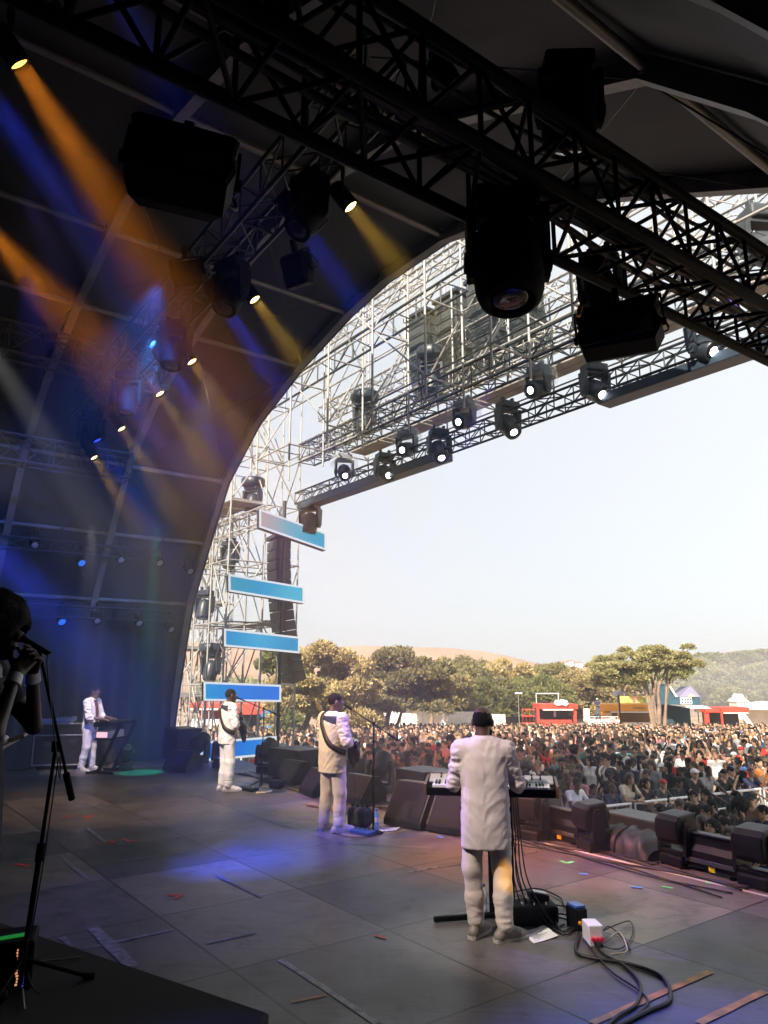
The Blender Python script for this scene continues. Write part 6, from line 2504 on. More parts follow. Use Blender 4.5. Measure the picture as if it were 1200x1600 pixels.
# cables along the stage edge
for k in range(5):
    pts = []
    for i in range(16):
        u = 14.5 - i * 0.7
        pts.append(W(u, 6.95 + 0.12 * k + 0.14 * math.sin(i * 1.1 + k * 2.1), 0.012 + 0.006 * (k % 2)))
    cable(pts, 0.008 + 0.002 * (k % 3), 'black cable snaking along the stage edge among the monitors', 'cables snaking along the stage edge')
cable([fl(*q, 0.012) for q in [(835, 1318), (905, 1330), (965, 1334), (1000, 1340), (1018, 1352), (1030, 1348)]], 0.012, 'black cable beside the white edge line at right')
cable([fl(520, 1302, 0.01), fl(545, 1309, 0.01), fl(580, 1308, 0.01), fl(600, 1300, 0.01), fl(590, 1292, 0.012), fl(570, 1298, 0.01)], 0.005, 'thin guitar cable curving round the middle microphone stand')
q = b2.matrix_basis @ Vector((0.16, 0.2, 0.9))
cable([q, q + Vector((0.05, 0.02, -0.4)), fl(545, 1280, 0.3), fl(536, 1300, 0.03), fl(520, 1304, 0.01)], 0.004, 'thin lead dropping from the middle guitarist\'s bass to the floor')
# flat wooden cable ramps
for (q, a, lab) in [((735, 1292), 0.3, 'flat pale board among the cables right of the big wedges'), ((505, 1262), 0.2, 'flat pale board among the cables left of the middle guitarist')]:
    o = MB().box((0, 0, 0.02), (0.6, 0.16, 0.03), None, 0.006).build('cable_ramp', mat('pale_board', (0.34, 0.24, 0.15), 0.5, 0, 0.2, 30, 0.3, 8))
    o.location = fl(*q)
    o.rotation_euler = (0, 0, ST + a)
    tag(o, lab, 'board')

# ---------------------------------------------------------------- middle and far microphones
mp = b2.matrix_basis @ Vector(J2['head'] + rotm(R(-4), 0, R(-24)) @ np.array([0.0, 0.19, -0.06]))
base2 = fl(583, 1302)
top2 = Vector((base2.x, base2.y, 1.36))
mic_stand(base2, top2, mp, top2 + (top2 - mp).normalized() * 0.42, 'black boom microphone stand in front of the middle guitarist', tripod=False)
mp3 = b3.matrix_basis @ Vector(J3['head'] + rotm(R(-2), 0, R(-4)) @ np.array([0.0, 0.19, -0.06]))
base3 = fl(408, 1232)
top3 = Vector((base3.x, base3.y, 1.38))
mic_stand(base3, top3, mp3, top3 + (top3 - mp3).normalized() * 0.35, 'black boom microphone stand in front of the far guitarist')
# pedals and bags
for (q, sz, rz, m, lab) in [((562, 1292), (0.32, 0.22, 0.26), 0.4, BLACKM, 'slumped black bag on the floor left of the middle microphone stand'), ((567, 1303), (0.34, 0.16, 0.05), 0.2, mat('blue_pedal', (0.02, 0.06, 0.20), 0.3), 'dark blue pedal board in front of the black bag'),
                            ((388, 1235), (0.42, 0.16, 0.06), 0.1, PLASTIC, 'black pedal board at the far guitarist\'s feet'), ((432, 1232), (0.25, 0.2, 0.16), 0.4, PLASTIC, 'black stage box behind the far microphone stand')]:
    t = thing('stage_box' if sz[2] > 0.1 else 'pedal_board', fl(*q), ST + rz, lab, 'stage box' if sz[2] > 0.1 else 'pedals')
    MB().box((0, 0, sz[2] / 2), sz, Matrix.Rotation(R(4), 3, 'X'), min(sz) * 0.3, seg=3).build('body', m, t)
    b = MB()
    for k in range(4):
        b.tube((-sz[0] * 0.36 + k * sz[0] * 0.24, 0, sz[2]), (-sz[0] * 0.36 + k * sz[0] * 0.24, 0, sz[2] + 0.02), 0.02, 10)
    b.build('knob', CHROME if sz[2] < 0.1 else BLACK, t)

# ---------------------------------------------------------------- singer's stand and the rack on the riser
sb = at_y(38, 1466, 3.72)
sb.z = RISER_Z
mm = singer.matrix_basis @ Vector((0.03, 0.235, 1.545))
top = at_y(87, 1168, 3.80)
mic_stand(sb, top, mm + Vector((0.02, 0.02, -0.01)), at_y(112, 1248, 3.95), 'tall black microphone stand in front of the singer, boom reaching to her mouth', mic_dir=(-0.75, -0.2, 0.45))
rk = thing('light_controller', at_z(2, 1538, RISER_Z), R(20), 'black rack with rows of glowing warm and blue dots on the riser corner', 'rack')
MB().box((0, 0, 0.13), (0.34, 0.3, 0.26), None, 0.015).build('case', BLACK, rk)
W1, B1 = emit('warm_indicator', (1.0, 0.42, 0.22), 0.3), emit('blue_indicator', (0.12, 0.10, 1.0), 0.25)
b, c, b2_ = MB(), MB(), MB()
for k in range(13):
    b.box((0.09 + 0.006 * math.sin(k), -0.155, 0.04 + 0.015 * k), (0.014, 0.01, 0.009), None, 0.002)
    if k % 2:
        b2_.box((-0.06, -0.155, 0.04 + 0.015 * k), (0.010, 0.01, 0.008), None, 0.002)
    c.box((0.125, -0.155, 0.03 + 0.016 * k), (0.006, 0.01, 0.008), None, 0.002)
    c.box((-0.085, -0.155, 0.04 + 0.015 * k), (0.010, 0.01, 0.008), None, 0.002)
b.build('warm_indicator_row', W1, rk)
b2_.build('warm_indicator_row', W1, rk)
c.build('blue_indicator_row', B1, rk)
MB().box((-0.02, -0.06, 0.264), (0.26, 0.05, 0.008), Matrix.Rotation(R(12), 3, 'Z'), 0.002).build('green_strip', emit('green_strip_light', (0.05, 0.8, 0.12), 0.07), rk)
rk.scale = (0.8, 0.8, 0.8)
hs = []
for (a, b_, lab) in [((50, 1504), (128, 1496), 'thin pale rod lying across the riser'), ((33, 1520), (38, 1578), 'thin pale rod lying on the riser pointing at us')]:
    o = MB().tube(at_z(*a, RISER_Z + 0.01) , at_z(*b_, RISER_Z + 0.01), 0.005, 6).build('thin_rod', mat('pale_rod', (0.30, 0.31, 0.33), 0.4))
    tag(o, lab, 'rod')

# ---------------------------------------------------------------- far keyboard, flight cases
f4 = Matrix.Rotation(R(-100), 3, 'Z')
k4 = P4 + f4 @ Vector((0, 0.55, 0))
k4.z = 1.03
keyboard(k4, R(-100), 1.0, R(4), 'upper dark keyboard of the far player, on a leaning stand', shell=PLASTIC)
k5 = P4 + f4 @ Vector((0.05, 0.50, 0))
k5.z = 0.78
t = thing('synth_module', k5, R(-100), 'lower synthesizer with a glowing violet display under the far keyboard', 'synthesizer')
MB().box((0, 0, 0), (0.62, 0.30, 0.15), None, 0.015).build('case', LABELGREY, t)
MB().box((0.10, -0.153, 0.0), (0.26, 0.01, 0.10), None, 0.002).build('display', emit('violet_display', (0.30, 0.18, 0.75), 0.9), t)
MB().box((0.316, 0, 0.0), (0.012, 0.24, 0.11), None, 0.002).build('lit_side', emit('pink_side_glow', (0.8, 0.45, 0.5), 0.6), t)  # side panel glows by emission, not a display
t = thing('keyboard_stand', Vector((k4.x, k4.y, 0)), R(-100), 'black leaning stand carrying the far player\'s two keyboards', 'stand')
b = MB()
for sx in (-1, 1):
    b.box((sx * 0.30, 0.10, 0.52), (0.05, 0.07, 1.12), Matrix.Rotation(R(-24), 3, 'X'), 0.01)
b.build('upright', BLACK, t)
b = MB()
for sx in (-1, 1):
    b.box((sx * 0.30, -0.08, 0.025), (0.05, 0.6, 0.05), None, 0.01)
    b.box((sx * 0.30, 0.05, 0.985), (0.05, 0.5, 0.03), None, 0.008)
    b.box((sx * 0.30, -0.02, 0.685), (0.05, 0.45, 0.03), None, 0.008)
b.box((0, -0.3, 0.025), (0.6, 0.05, 0.05), None, 0.01)
b.build('arm', BLACK, t)


def flight_case(loc, rz, size, label):
    t = thing('flight_case', loc, rz, label, 'flight case', 'flight cases at the far left')
    w, d, h = size
    MB().box((0, 0, h / 2 + 0.1), size, None, 0.006).build('panel', mat('case_laminate', (0.018, 0.019, 0.022), 0.4, 0, 0.15, 40), t)
    e = MB()
    z0, z1 = 0.1, h + 0.1
    for sx in (-1, 1):
        for sy in (-1, 1):
            e.box((sx * w / 2, sy * d / 2, h / 2 + 0.1), (0.03, 0.03, h + 0.012), None, 0.004)
        for z in (z0, z1, z0 + h * 0.72):
            e.box((sx * w / 2, 0, z), (0.028, d, 0.028), None, 0.004)
    for sy in (-1, 1):
        for z in (z0, z1, z0 + h * 0.72):
            e.box((0, sy * d / 2, z), (w, 0.028, 0.028), None, 0.004)
    e.build('edging', ALU, t)
    hd = MB()
    for sx in (-1, 1):
        for sy in (-1, 1):
            hd.box((sx * w * 0.25, sy * (d / 2 + 0.004), h * 0.5 + 0.1), (0.16, 0.012, 0.11), None, 0.004)
    hd.build('handle', CHROME, t)
    wh = MB()
    for sx in (-1, 1):
        for sy in (-1, 1):
            wh.tube((sx * w * 0.4 - 0.02, sy * d * 0.38, 0.05), (sx * w * 0.4 + 0.02, sy * d * 0.38, 0.05), 0.05, 12)
    wh.build('wheel', RUBBER, t)
    return t


pf = at_y(85, 1200, 16.8)
flight_case(Vector((pf.x + 0.15, pf.y, 0)), R(10), (1.05, 0.7, 0.85), 'flight case with metal edging nearest the far keyboard player')
flight_case(Vector((pf.x - 1.05, pf.y + 0.1, 0)), R(8), (1.05, 0.7, 0.85), 'flight case with metal edging at the left picture edge')
o = thing('lap_steel', Vector((pf.x - 0.3, pf.y - 0.1, 0.965)), R(6), 'long pale mixer lying across the flight cases', 'mixer')
MB().box((0, 0, 0.05), (1.35, 0.32, 0.09), Matrix.Rotation(R(10), 3, 'X'), 0.02).build('case', LABELGREY, o)
b = MB()
for k in range(16):
    b.tube((-0.6 + 0.08 * k, -0.05, 0.09), (-0.6 + 0.08 * k, -0.05, 0.115), 0.012, 8)
b.build('knob', BLACK, o)
o.name = 'mixer'
# dark lamps and boxes at the arch foot
crate(fl(283, 1188), ST, (0.9, 0.6, 0.75), 'dark amplifier with a round pale dial beside the arch foot', PLASTIC, 'amplifier', 'amplifier')
o = MB().box((0, 0, 0.2), (0.22, 0.16, 0.4), None, 0.02).build('jerrycan', mat('ochre_plastic', (0.36, 0.25, 0.06), 0.5, 0, 0.1, 40))
o.location = fl(258, 1180)
tag(o, 'small ochre canister standing by the arch foot', 'canister')
moving_head(fl(196, 1204), R(20), 0.75, False, R(30), 'small dark floor lamp right of the far keyboard stand', m=PLASTIC, name='floor_lamp')

# ================================================================== trees, stalls, barriers beyond the stage
def leaf_mat(name, c0, c1):
    m = bpy.data.materials.new(name)
    nt, b = nodes_of(m)
    L, N = nt.links.new, nt.nodes.new
    g = N('ShaderNodeNewGeometry')
    cr = N('ShaderNodeValToRGB')
    e = cr.color_ramp.elements
    e[0].color, e[1].color = (*c0, 1), (*c1, 1)
    L(g.outputs['Random Per Island'], cr.inputs[0])
    oi = N('ShaderNodeObjectInfo')
    hs = N('ShaderNodeHueSaturation')
    mr = N('ShaderNodeMapRange')
    mr.inputs[3].default_value = 0.75
    mr.inputs[4].default_value = 1.25
    L(oi.outputs['Random'], mr.inputs[0])
    L(mr.outputs[0], hs.inputs['Value'])
    L(cr.outputs[0], hs.inputs['Color'])
    L(hs.outputs[0], b.inputs['Base Color'])
    b.inputs['Roughness'].default_value = 0.7
    b.inputs['Subsurface Weight'].default_value = 0.0
    return m


LEAF_GOLD = leaf_mat('sun_golden_needles', (0.16, 0.135, 0.055), (0.42, 0.32, 0.14))  # golden tint of the warm sun put into the needle colour
LEAF_GREEN = leaf_mat('pine_needles', (0.06, 0.08, 0.022), (0.17, 0.165, 0.05))
LEAF_MIX = leaf_mat('olive_needles', (0.095, 0.10, 0.040), (0.27, 0.23, 0.095))
LEAF_PALE = leaf_mat('hazy_pine_needles', (0.11, 0.125, 0.06), (0.22, 0.21, 0.10))  # paler needles, distance haze put into their colour
BARK = mat('pine_bark', (0.22, 0.16, 0.12), 0.9, 0, 0.6, 6, 0.35, 2)


def leaves(clumps, per, size, seed, up=0.35, wide=0.45):
    """Leaf quads over each clump (x, y, z, rx, ry, rz): mostly near its skin, tufted outward."""
    rg = np.random.default_rng(seed)
    V = []
    for (cx, cy, cz_, rx, ry, rz) in clumps:
        n = int(per * (rx * ry * rz) ** 0.5)
        d = rg.normal(size=(n, 3))
        d /= np.linalg.norm(d, axis=1)[:, None]
        d[:, 2] = np.where(d[:, 2] < -0.35, -d[:, 2] * 0.6, d[:, 2])
        rad = 1 - np.abs(rg.normal(size=n)) * 0.22
        # little plumes: bump the skin outward in places
        ph = np.sin(d[:, 0] * 9 + cx * 3) * np.sin(d[:, 1] * 8 + cy) * np.sin(d[:, 2] * 9 + cz_ * 2)
        rad = rad * (1 + 0.22 * ph)
        p = np.array([cx, cy, cz_]) + d * rad[:, None] * np.array([rx, ry, rz])
        ax = d + rg.normal(size=(n, 3)) * 0.55
        ax[:, 2] += up
        ax /= np.linalg.norm(ax, axis=1)[:, None]
        nn = d + rg.normal(size=(n, 3)) * 0.7
        s = np.cross(ax, nn)
        s /= np.maximum(np.linalg.norm(s, axis=1), 1e-5)[:, None]
        ln = size * rg.uniform(0.6, 1.5, n)[:, None]
        wd = ln * wide
        tip = p + ax * ln
        V.append(np.stack([p - s * wd * 0.3, p + s * wd * 0.3, tip + s * wd * 0.5, tip - s * wd * 0.5], 1).reshape(-1, 3))
    V = np.concatenate(V)
    F = np.arange(len(V)).reshape(-1, 4)
    return V, F


def limb(mb, pts, r0, r1, n=7):
    P = bez(pts, 5)
    rs = [r0 + (r1 - r0) * (i / (len(P) - 1)) ** 0.8 for i in range(len(P))]
    mb.path(P, rs, n)


def tree(name, loc, clumps, trunks, leaf_m, label, per=420, size=0.3, seed=1, group=None, cat='tree', up=0.35):
    t = thing(name, loc, 0, label, cat, group)
    mb = MB()
    for pts, r0, r1 in trunks:
        limb(mb, pts, r0, r1)
    mb.build('trunk', BARK, t)
    v, f = leaves(clumps, per, size, seed, up)
    from_np('crown', v, f, leaf_m, t, smooth=False)
    return t


def px_tree(name, Y, base_px, cl_px, tr_px, leaf_m, label, per, size, seed, depth=2.5, group=None, up=0.35):
    """Tree laid out from its clumps' picture positions (px, py, rx_px, ry_px), given real depth."""
    rr = random.Random(seed)
    k = Y / 1167.0
    b = at_y(base_px[0], base_px[1], Y)
    b.z = ground_z(Y) - 0.05
    cl = []
    for (px, py, rx, ry) in cl_px:
        p = at_y(px, py, Y) - b
        cl.append((p.x, p.y + rr.uniform(-depth, depth), p.z, rx * k, rx * k * 1.1, ry * k))
    tr = []
    for pts, r0, r1 in tr_px:
        P = [at_y(x, y, Y) - b for x, y in pts]
        P[0].z = min(P[0].z, 0.0) - 0.05
        for i, p in enumerate(P[1:]):
            p.y += rr.uniform(-0.4, 0.4) * (i + 1) * 0.5
        tr.append((P, r0, r1))
    return tree(name, b, cl, tr, leaf_m, label, per, size, seed, group, up=up)


def scatter_clumps(px0, px1, py_top, py_bot, n, rx, ry, seed, dome=True):
    rr = random.Random(seed)
    out = []
    cx, hw = (px0 + px1) / 2, (px1 - px0) / 2
    for i in range(n):
        x = rr.uniform(-1, 1)
        lim = math.sqrt(max(0, 1 - x * x)) if dome else 1
        y = rr.uniform(0, 1) ** 0.8
        py = py_bot - (py_bot - py_top - ry * 0.6) * y * (0.35 + 0.65 * lim)
        s = rr.uniform(0.7, 1.25)
        out.append((cx + x * hw * 0.92, py, rx * s, ry * s))
    return out


TG = 'pine trees beyond the crowd'
px_tree('pine_tree', 50, (478, 1160), scatter_clumps(425, 592, 1010, 1128, 74, 18, 14, 1), [([(480, 1165), (476, 1140), (488, 1105), (500, 1070)], 0.32, 0.10), ([(478, 1140), (462, 1112), (455, 1080)], 0.18, 0.06), ([(486, 1110), (520, 1085), (540, 1060)], 0.14, 0.05),
         ([(545, 1165), (540, 1130), (548, 1095)], 0.22, 0.08)], LEAF_GOLD, 'golden brown feathery tree nearest at left, above the middle guitarist', 1500, 0.17, 11)
px_tree('pine_tree', 60, (618, 1150), scatter_clumps(552, 700, 1017, 1112, 62, 17, 12, 2), [([(600, 1150), (606, 1120), (618, 1085), (612, 1050)], 0.3, 0.08), ([(608, 1110), (640, 1080), (660, 1060)], 0.16, 0.05), ([(612, 1095), (585, 1070)], 0.14, 0.05)], LEAF_MIX,
        'large green and ochre pine behind the middle guitarist\'s microphone', 1350, 0.185, 12)
px_tree('pine_tree', 57, (440, 1150), scatter_clumps(415, 470, 1003, 1080, 16, 14, 12, 3), [([(445, 1155), (442, 1110), (448, 1060)], 0.2, 0.06)], LEAF_GREEN, 'narrow green tree just right of the third blue screen', 650, 0.28, 13)
px_tree('bush', 46, (448, 1160), scatter_clumps(428, 462, 1108, 1150, 9, 9, 9, 4), [([(446, 1162), (446, 1135)], 0.08, 0.03)], LEAF_GREEN, 'small dark bush under the golden tree at left', 700, 0.2, 14)
px_tree('pine_tree', 82, (668, 1130), scatter_clumps(636, 724, 1028, 1104, 34, 15, 11, 5), [([(672, 1135), (676, 1095), (670, 1060)], 0.3, 0.08)], LEAF_MIX, 'olive tree rising above the white pavilion', 640, 0.34, 15)
MID = [(740, 100, 1044, 42), (795, 112, 1036, 44), (838, 104, 1062, 40), (870, 118, 1040, 46), (905, 110, 1050, 40), (768, 92, 1068, 44), (725, 120, 1030, 36), (945, 122, 1044, 34)]
MLAB = ['olive tree directly above the near keyboard player\'s head', 'green brown tree under the dip of the mesa', 'rounded low tree above the left end of the red kiosk', 'broad dry tree behind the red kiosk\'s white sign', 'golden tree between the red kiosk and the umbrella pine',
        'low bright green tree just right of the near keyboard player\'s head', 'distant tree on the slope left of the near player\'s head', 'dark tree behind the left side of the umbrella pine']
for i, (px, Y, top, hw) in enumerate(MID):
    px_tree('pine_tree', Y, (px, 1120), scatter_clumps(px - hw - 8, px + hw + 8, top - 4, 1116, 50, 15, 11, 20 + i), [([(px, 1125), (px + 3, 1090), (px - 2, 1065)], 0.3, 0.08), ([(px + 2, 1095), (px + 18, 1070)], 0.16, 0.05)], [LEAF_MIX, LEAF_GOLD, LEAF_GREEN][i % 3], MLAB[i], 760, 0.28, 30 + i, 3, TG)
# the umbrella pine
UP = []
rr = random.Random(5)
for (x0, x1, y0, y1, n) in ((922, 1000, 1040, 1062, 20), (940, 1012, 1026, 1046, 18), (985, 1072, 1014, 1034, 24), (1035, 1076, 1030, 1058, 12), (1000, 1060, 1032, 1050, 10), (918, 950, 1052, 1072, 6)):
    for i in range(n):
        UP.append((rr.uniform(x0, x1), rr.uniform(y0, y1), rr.uniform(9, 14), rr.uniform(4.5, 7)))
px_tree('umbrella_pine', 74, (1021, 1143), UP, [([(1021, 1145), (1020, 1110), (1021, 1075), (1024, 1050), (1030, 1028)], 0.33, 0.10), ([(1028, 1143), (1029, 1105), (1027, 1075), (1036, 1050), (1050, 1032)], 0.27, 0.08), ([(1020, 1085), (1004, 1068), (985, 1060), (960, 1052)], 0.18, 0.06),
         ([(1021, 1070), (1006, 1052), (990, 1040)], 0.20, 0.06), ([(1028, 1070), (1046, 1066), (1062, 1055)], 0.18, 0.06), ([(1022, 1060), (1016, 1040), (1022, 1022)], 0.16, 0.05), ([(1030, 1062), (1042, 1042), (1046, 1022)], 0.16, 0.05)],
        LEAF_MIX, 'large umbrella pine with twin pale trunks rising from the crowd', 1000, 0.20, 77, 2.2, up=0.5)
px_tree('umbrella_pine', 84, (984, 1140), [(975, 1068, 14, 6), (990, 1064, 14, 6), (960, 1072, 10, 5), (1000, 1070, 10, 5)], [([(986, 1142), (981, 1110), (975, 1085), (978, 1070)], 0.26, 0.08)], LEAF_GREEN, 'thin leaning pine trunk left of the umbrella pine, before the orange stall', 600, 0.3, 78)
px_tree('umbrella_pine', 88, (1041, 1140), [(1045, 1058, 16, 7), (1062, 1052, 14, 7), (1030, 1062, 12, 6)], [([(1041, 1142), (1039, 1105), (1040, 1080), (1045, 1062)], 0.22, 0.08)], LEAF_GREEN, 'thin pine trunk right of the umbrella pine, before the dark blue stage', 600, 0.3, 79)
RT = [(1085, 150, 1046, 34), (1120, 170, 1042, 36), (1160, 160, 1050, 36), (1195, 180, 1040, 36), (1100, 140, 1070, 30), (1140, 135, 1078, 30), (1180, 138, 1072, 32), (1110, 240, 1026, 22), (1150, 260, 1024, 22), (1190, 270, 1020, 24), (1080, 230, 1034, 20)]
RLAB = ['pale hazy pine right of the umbrella pine', 'flat hazy pine above the red stall at right', 'hazy pine above the white peaked tent', 'hazy pine at the right picture edge', 'low pale bush right of the dark blue stage', 'low pale bush left of the white peaked tent', 'low pale bush by the right edge',
        'small dark tree on the right hill, leftmost on the crest', 'small tree in the middle of the right hill\'s crest', 'small tree at the crest of the right hill by the edge', 'small tree low on the right hill']
for i, (px, Y, top, hw) in enumerate(RT):
    bot = top + (20 if i < 4 else 26 if i < 7 else 10)
    by = bot + (26 if i < 4 else 10)
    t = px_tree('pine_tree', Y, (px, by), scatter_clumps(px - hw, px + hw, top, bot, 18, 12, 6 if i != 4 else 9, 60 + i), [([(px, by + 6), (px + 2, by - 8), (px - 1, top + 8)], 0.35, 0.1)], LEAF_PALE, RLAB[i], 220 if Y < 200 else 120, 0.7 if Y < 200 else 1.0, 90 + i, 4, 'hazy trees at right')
# a far wood that reads as one mass, along the foot of the mesa and over the right hill
cl = []
rr = random.Random(9)
for i in range(230):
    px = rr.uniform(330, 1420) if i % 2 else rr.uniform(330, 930)
    Y = rr.uniform(150, 330) if px > 930 else rr.uniform(128, 200)
    dv = ray(px, HORIZON)
    sk = skyline(px)
    z = ground_z(Y) - 0.4 + (max(0, (Y - 150)) * 0.05 if px > 930 else 0)
    cl.append((dv.x / dv.y * Y, Y, z + rr.uniform(0.8, 3.4), rr.uniform(2.2, 4.2), rr.uniform(2.2, 4), rr.uniform(1.4, 2.4)))
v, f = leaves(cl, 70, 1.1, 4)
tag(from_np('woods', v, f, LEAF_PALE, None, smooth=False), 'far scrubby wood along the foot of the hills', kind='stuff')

# ---------------------------------------------------------------- stalls
REDP = mat('red_paint', (0.62, 0.05, 0.03), 0.5, 0, 0.1, 20, 0.1, 2)
ORGP = mat('orange_paint', (0.85, 0.36, 0.03), 0.5, 0, 0.1, 20, 0.1, 2)
WHTP = mat('white_paint', (0.78, 0.77, 0.75), 0.6, 0, 0.1, 20, 0.12, 1.5)
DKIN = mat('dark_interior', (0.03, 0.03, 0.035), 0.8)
BLUEP = mat('dark_blue_paint', (0.02, 0.07, 0.11), 0.5, 0, 0.1, 20, 0.15, 2)
LILAC = mat('lilac_tent', (0.22, 0.22, 0.36), 0.7)
PALEW = mat('pale_canvas', (0.7, 0.66, 0.60), 0.8, 0, 0.3, 3, 0.1, 1)


class Site:
    """Builds a stall facing us from picture rectangles at real distance Y."""

    def __init__(s, name, Y, px, py, label, cat):
        s.Y = Y
        s.b = at_y(px, py, Y)
        s.b.z = ground_z(Y)
        s.t = thing(name, s.b, 0, label, cat)

    def rect(s, part, x0, y0, x1, y1, m, front=0.0, depth=0.3, parent=None, ground=False, bev=0.02):
        a, c = at_y(x0, y0, s.Y), at_y(x1, y1, s.Y)
        z0 = ground_z(s.Y) - 0.1 if ground else c.z
        k = (s.Y - front) / s.Y
        mb = MB()
        mb.box(((a.x + c.x) / 2 - s.b.x, -front + depth / 2, (a.z + z0) / 2 - s.b.z), (abs(c.x - a.x), depth, abs(a.z - z0)), None, bev)
        return mb.build(part, m, parent or s.t)

    def poly(s, part, pix, m, front=0.0, depth=0.3, parent=None):
        P = [at_y(x, y, s.Y) - s.b for x, y in pix]
        n = len(P)
        vs = [Vector((p.x, -front, p.z)) for p in P] + [Vector((p.x, -front + depth, p.z)) for p in P]
        fs = [tuple(range(n)), tuple(range(2 * n - 1, n - 1, -1))] + [(i, n + i, n + (i + 1) % n, (i + 1) % n) for i in range(n)]
        return MB().add(vs, fs).build(part, m, parent or s.t)

    def text(s, body, x, y, hpx, m, front, parent):
        p = at_y(x, y, s.Y) - s.b
        return text_mesh('lettering', body, hpx * s.Y / 1167, m, parent, Matrix.Translation((p.x, -front, p.z)) @ Matrix.Rotation(R(90), 4, 'X'))


INK = mat('dark_ink', (0.04, 0.04, 0.05), 0.6)
GREYINK = mat('faded_ink', (0.30, 0.32, 0.36), 0.6)
k = Site('kiosk', 79, 858, 1138, 'red food kiosk with a white sign on its roof, left of the guard platform', 'kiosk')
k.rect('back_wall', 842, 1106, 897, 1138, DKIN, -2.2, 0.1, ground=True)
k.rect('roof', 840, 1100, 901, 1107.5, REDP, 0.6, 3.2)
k.rect('awning_edge', 846, 1107.6, 893, 1109.5, WHTP, 0.8, 0.2)
k.rect('post', 838, 1103, 843, 1138, REDP, 0.3, 0.4, ground=True)
k.rect('post', 895, 1108, 901, 1138, REDP, 0.3, 0.4, ground=True)
k.rect('counter', 844, 1125, 894, 1138, REDP, 0.0, 0.6, ground=True)
k.rect('shelf', 872, 1111, 876, 1122, WHTP, -2.0, 0.3)
sg = k.poly('roof_sign', [(863, 1099.5), (865, 1093), (871, 1094), (874, 1092), (883, 1094), (885, 1099), (882, 1103), (876, 1101), (868, 1102)], WHTP, 0.9, 0.2)
k.text('AGNS', 874, 1097.5, 6, GREYINK, 1.115, sg)
k = Site('gate_frame', 78, 828, 1138, 'red lattice entrance frame left of the red kiosk', 'frame')
for x in (816, 821, 827, 833):
    k.rect('post', x, 1106, x + 1.6, 1138, REDP, 0.1, 0.1, ground=True)
for y in (1108, 1118, 1129):
    k.rect('crossbar', 815, y, 836, y + 1.4, REDP, 0.16, 0.05)
k = Site('kiosk', 80, 985, 1140, 'orange food stall behind the thin leaning pine', 'kiosk')
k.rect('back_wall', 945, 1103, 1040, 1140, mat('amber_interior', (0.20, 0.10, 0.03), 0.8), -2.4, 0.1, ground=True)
k.rect('fascia', 938, 1100, 1022, 1111, ORGP, 0.5, 3.0)
k.rect('trim_board', 952, 1111.3, 1021, 1113.2, WHTP, 0.62, 0.15)
k.rect('side_panel', 938, 1111.5, 945, 1140, ORGP, 0.3, 0.3, ground=True)
k.rect('side_panel', 964, 1111.5, 969, 1140, ORGP, 0.3, 0.3, ground=True)
k.rect('counter', 969, 1129, 1022, 1140, WHTP, 0.0, 0.6, ground=True)
k.rect('window', 947, 1114, 961, 1126, WHTP, -1.0, 0.1)
k.text('LONDRA', 996, 1106, 4.6, INK, 0.53, k.t)
k = Site('billboard', 83, 994, 1140, 'yellow green banner with a dark leaf, above the orange stall', 'banner')
k.rect('panel', 967, 1088, 1020, 1099, mat('yellow_green_banner', (0.46, 0.42, 0.12), 0.6, 0, 0.05, 10, 0.25, 0.8), 0.2, 0.15)
k.rect('panel', 985, 1087.8, 996, 1099.2, mat('peach_banner', (0.6, 0.33, 0.2), 0.6), 0.25, 0.15)
lf = []
for i in range(28):
    a = math.pi * i / 27
    r = 5.2 * (0.35 + 0.65 * abs(math.cos(a * 3.5)) ** 0.7)
    lf.append((1009 - r * math.cos(a), 1097 - r * 1.15 * math.sin(a)))
k.poly('leaf_emblem', lf, mat('leaf_green', (0.03, 0.22, 0.06), 0.6), 0.3, 0.06)
k.rect('post', 966, 1086, 967.4, 1140, DKIN, 0.0, 0.15, ground=True)
k.rect('post', 1018, 1099, 1019.4, 1140, DKIN, 0.0, 0.15, ground=True)
k = Site('stage_tent', 86, 1062, 1140, 'dark blue side stage with a lilac gable, right of the umbrella pine', 'side stage')
k.rect('wall', 1030, 1089, 1092, 1101, BLUEP, 0.4, 3.0)
k.poly('gable', [(1058, 1089), (1074, 1073), (1077, 1073), (1092, 1089)], LILAC, 0.5, 2.5)
k.poly('gable_emblem', [(1071, 1088.5), (1073, 1085), (1076, 1083.5), (1080, 1085), (1083, 1088.5)], mat('pink_emblem', (0.7, 0.35, 0.28), 0.6), 0.62, 0.1)
k.poly('gable', [(1028, 1089), (1038, 1069), (1041, 1069), (1055, 1089)], BLUEP, 0.2, 2.5)
k.poly('ridge_flap', [(1040, 1069), (1043, 1069), (1056, 1088), (1053, 1089)], PALEW, 0.55, 0.2)
pn = k.rect('sign_panel', 1059, 1089.5, 1078, 1100, PALEW, 0.7, 0.15)
for r in range(2):
    for c in range(4):
        k.rect('panel_window', 1061 + c * 4.2, 1091 + 4.6 * r, 1064 + c * 4.2, 1093.6 + 4.6 * r, BLUEP, 0.73, 0.04, parent=pn, bev=0.0)
k.poly('canopy', [(1044, 1101), (1092, 1102), (1100, 1106), (1070, 1106)], PALEW, 2.0, 2.2)
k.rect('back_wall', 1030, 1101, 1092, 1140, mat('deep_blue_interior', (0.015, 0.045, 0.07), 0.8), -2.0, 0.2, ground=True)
k.rect('front_post', 1031, 1101, 1034, 1140, BLUEP, 0.3, 0.25, ground=True)
k.rect('front_post', 1089, 1106, 1092, 1140, BLUEP, 0.3, 0.25, ground=True)
k.rect('monitor', 1083, 1106.5, 1091, 1112, PALEW, 0.6, 0.3)
k = Site('kiosk', 90, 1135, 1132, 'long red stall near the right edge of the crowd', 'kiosk')
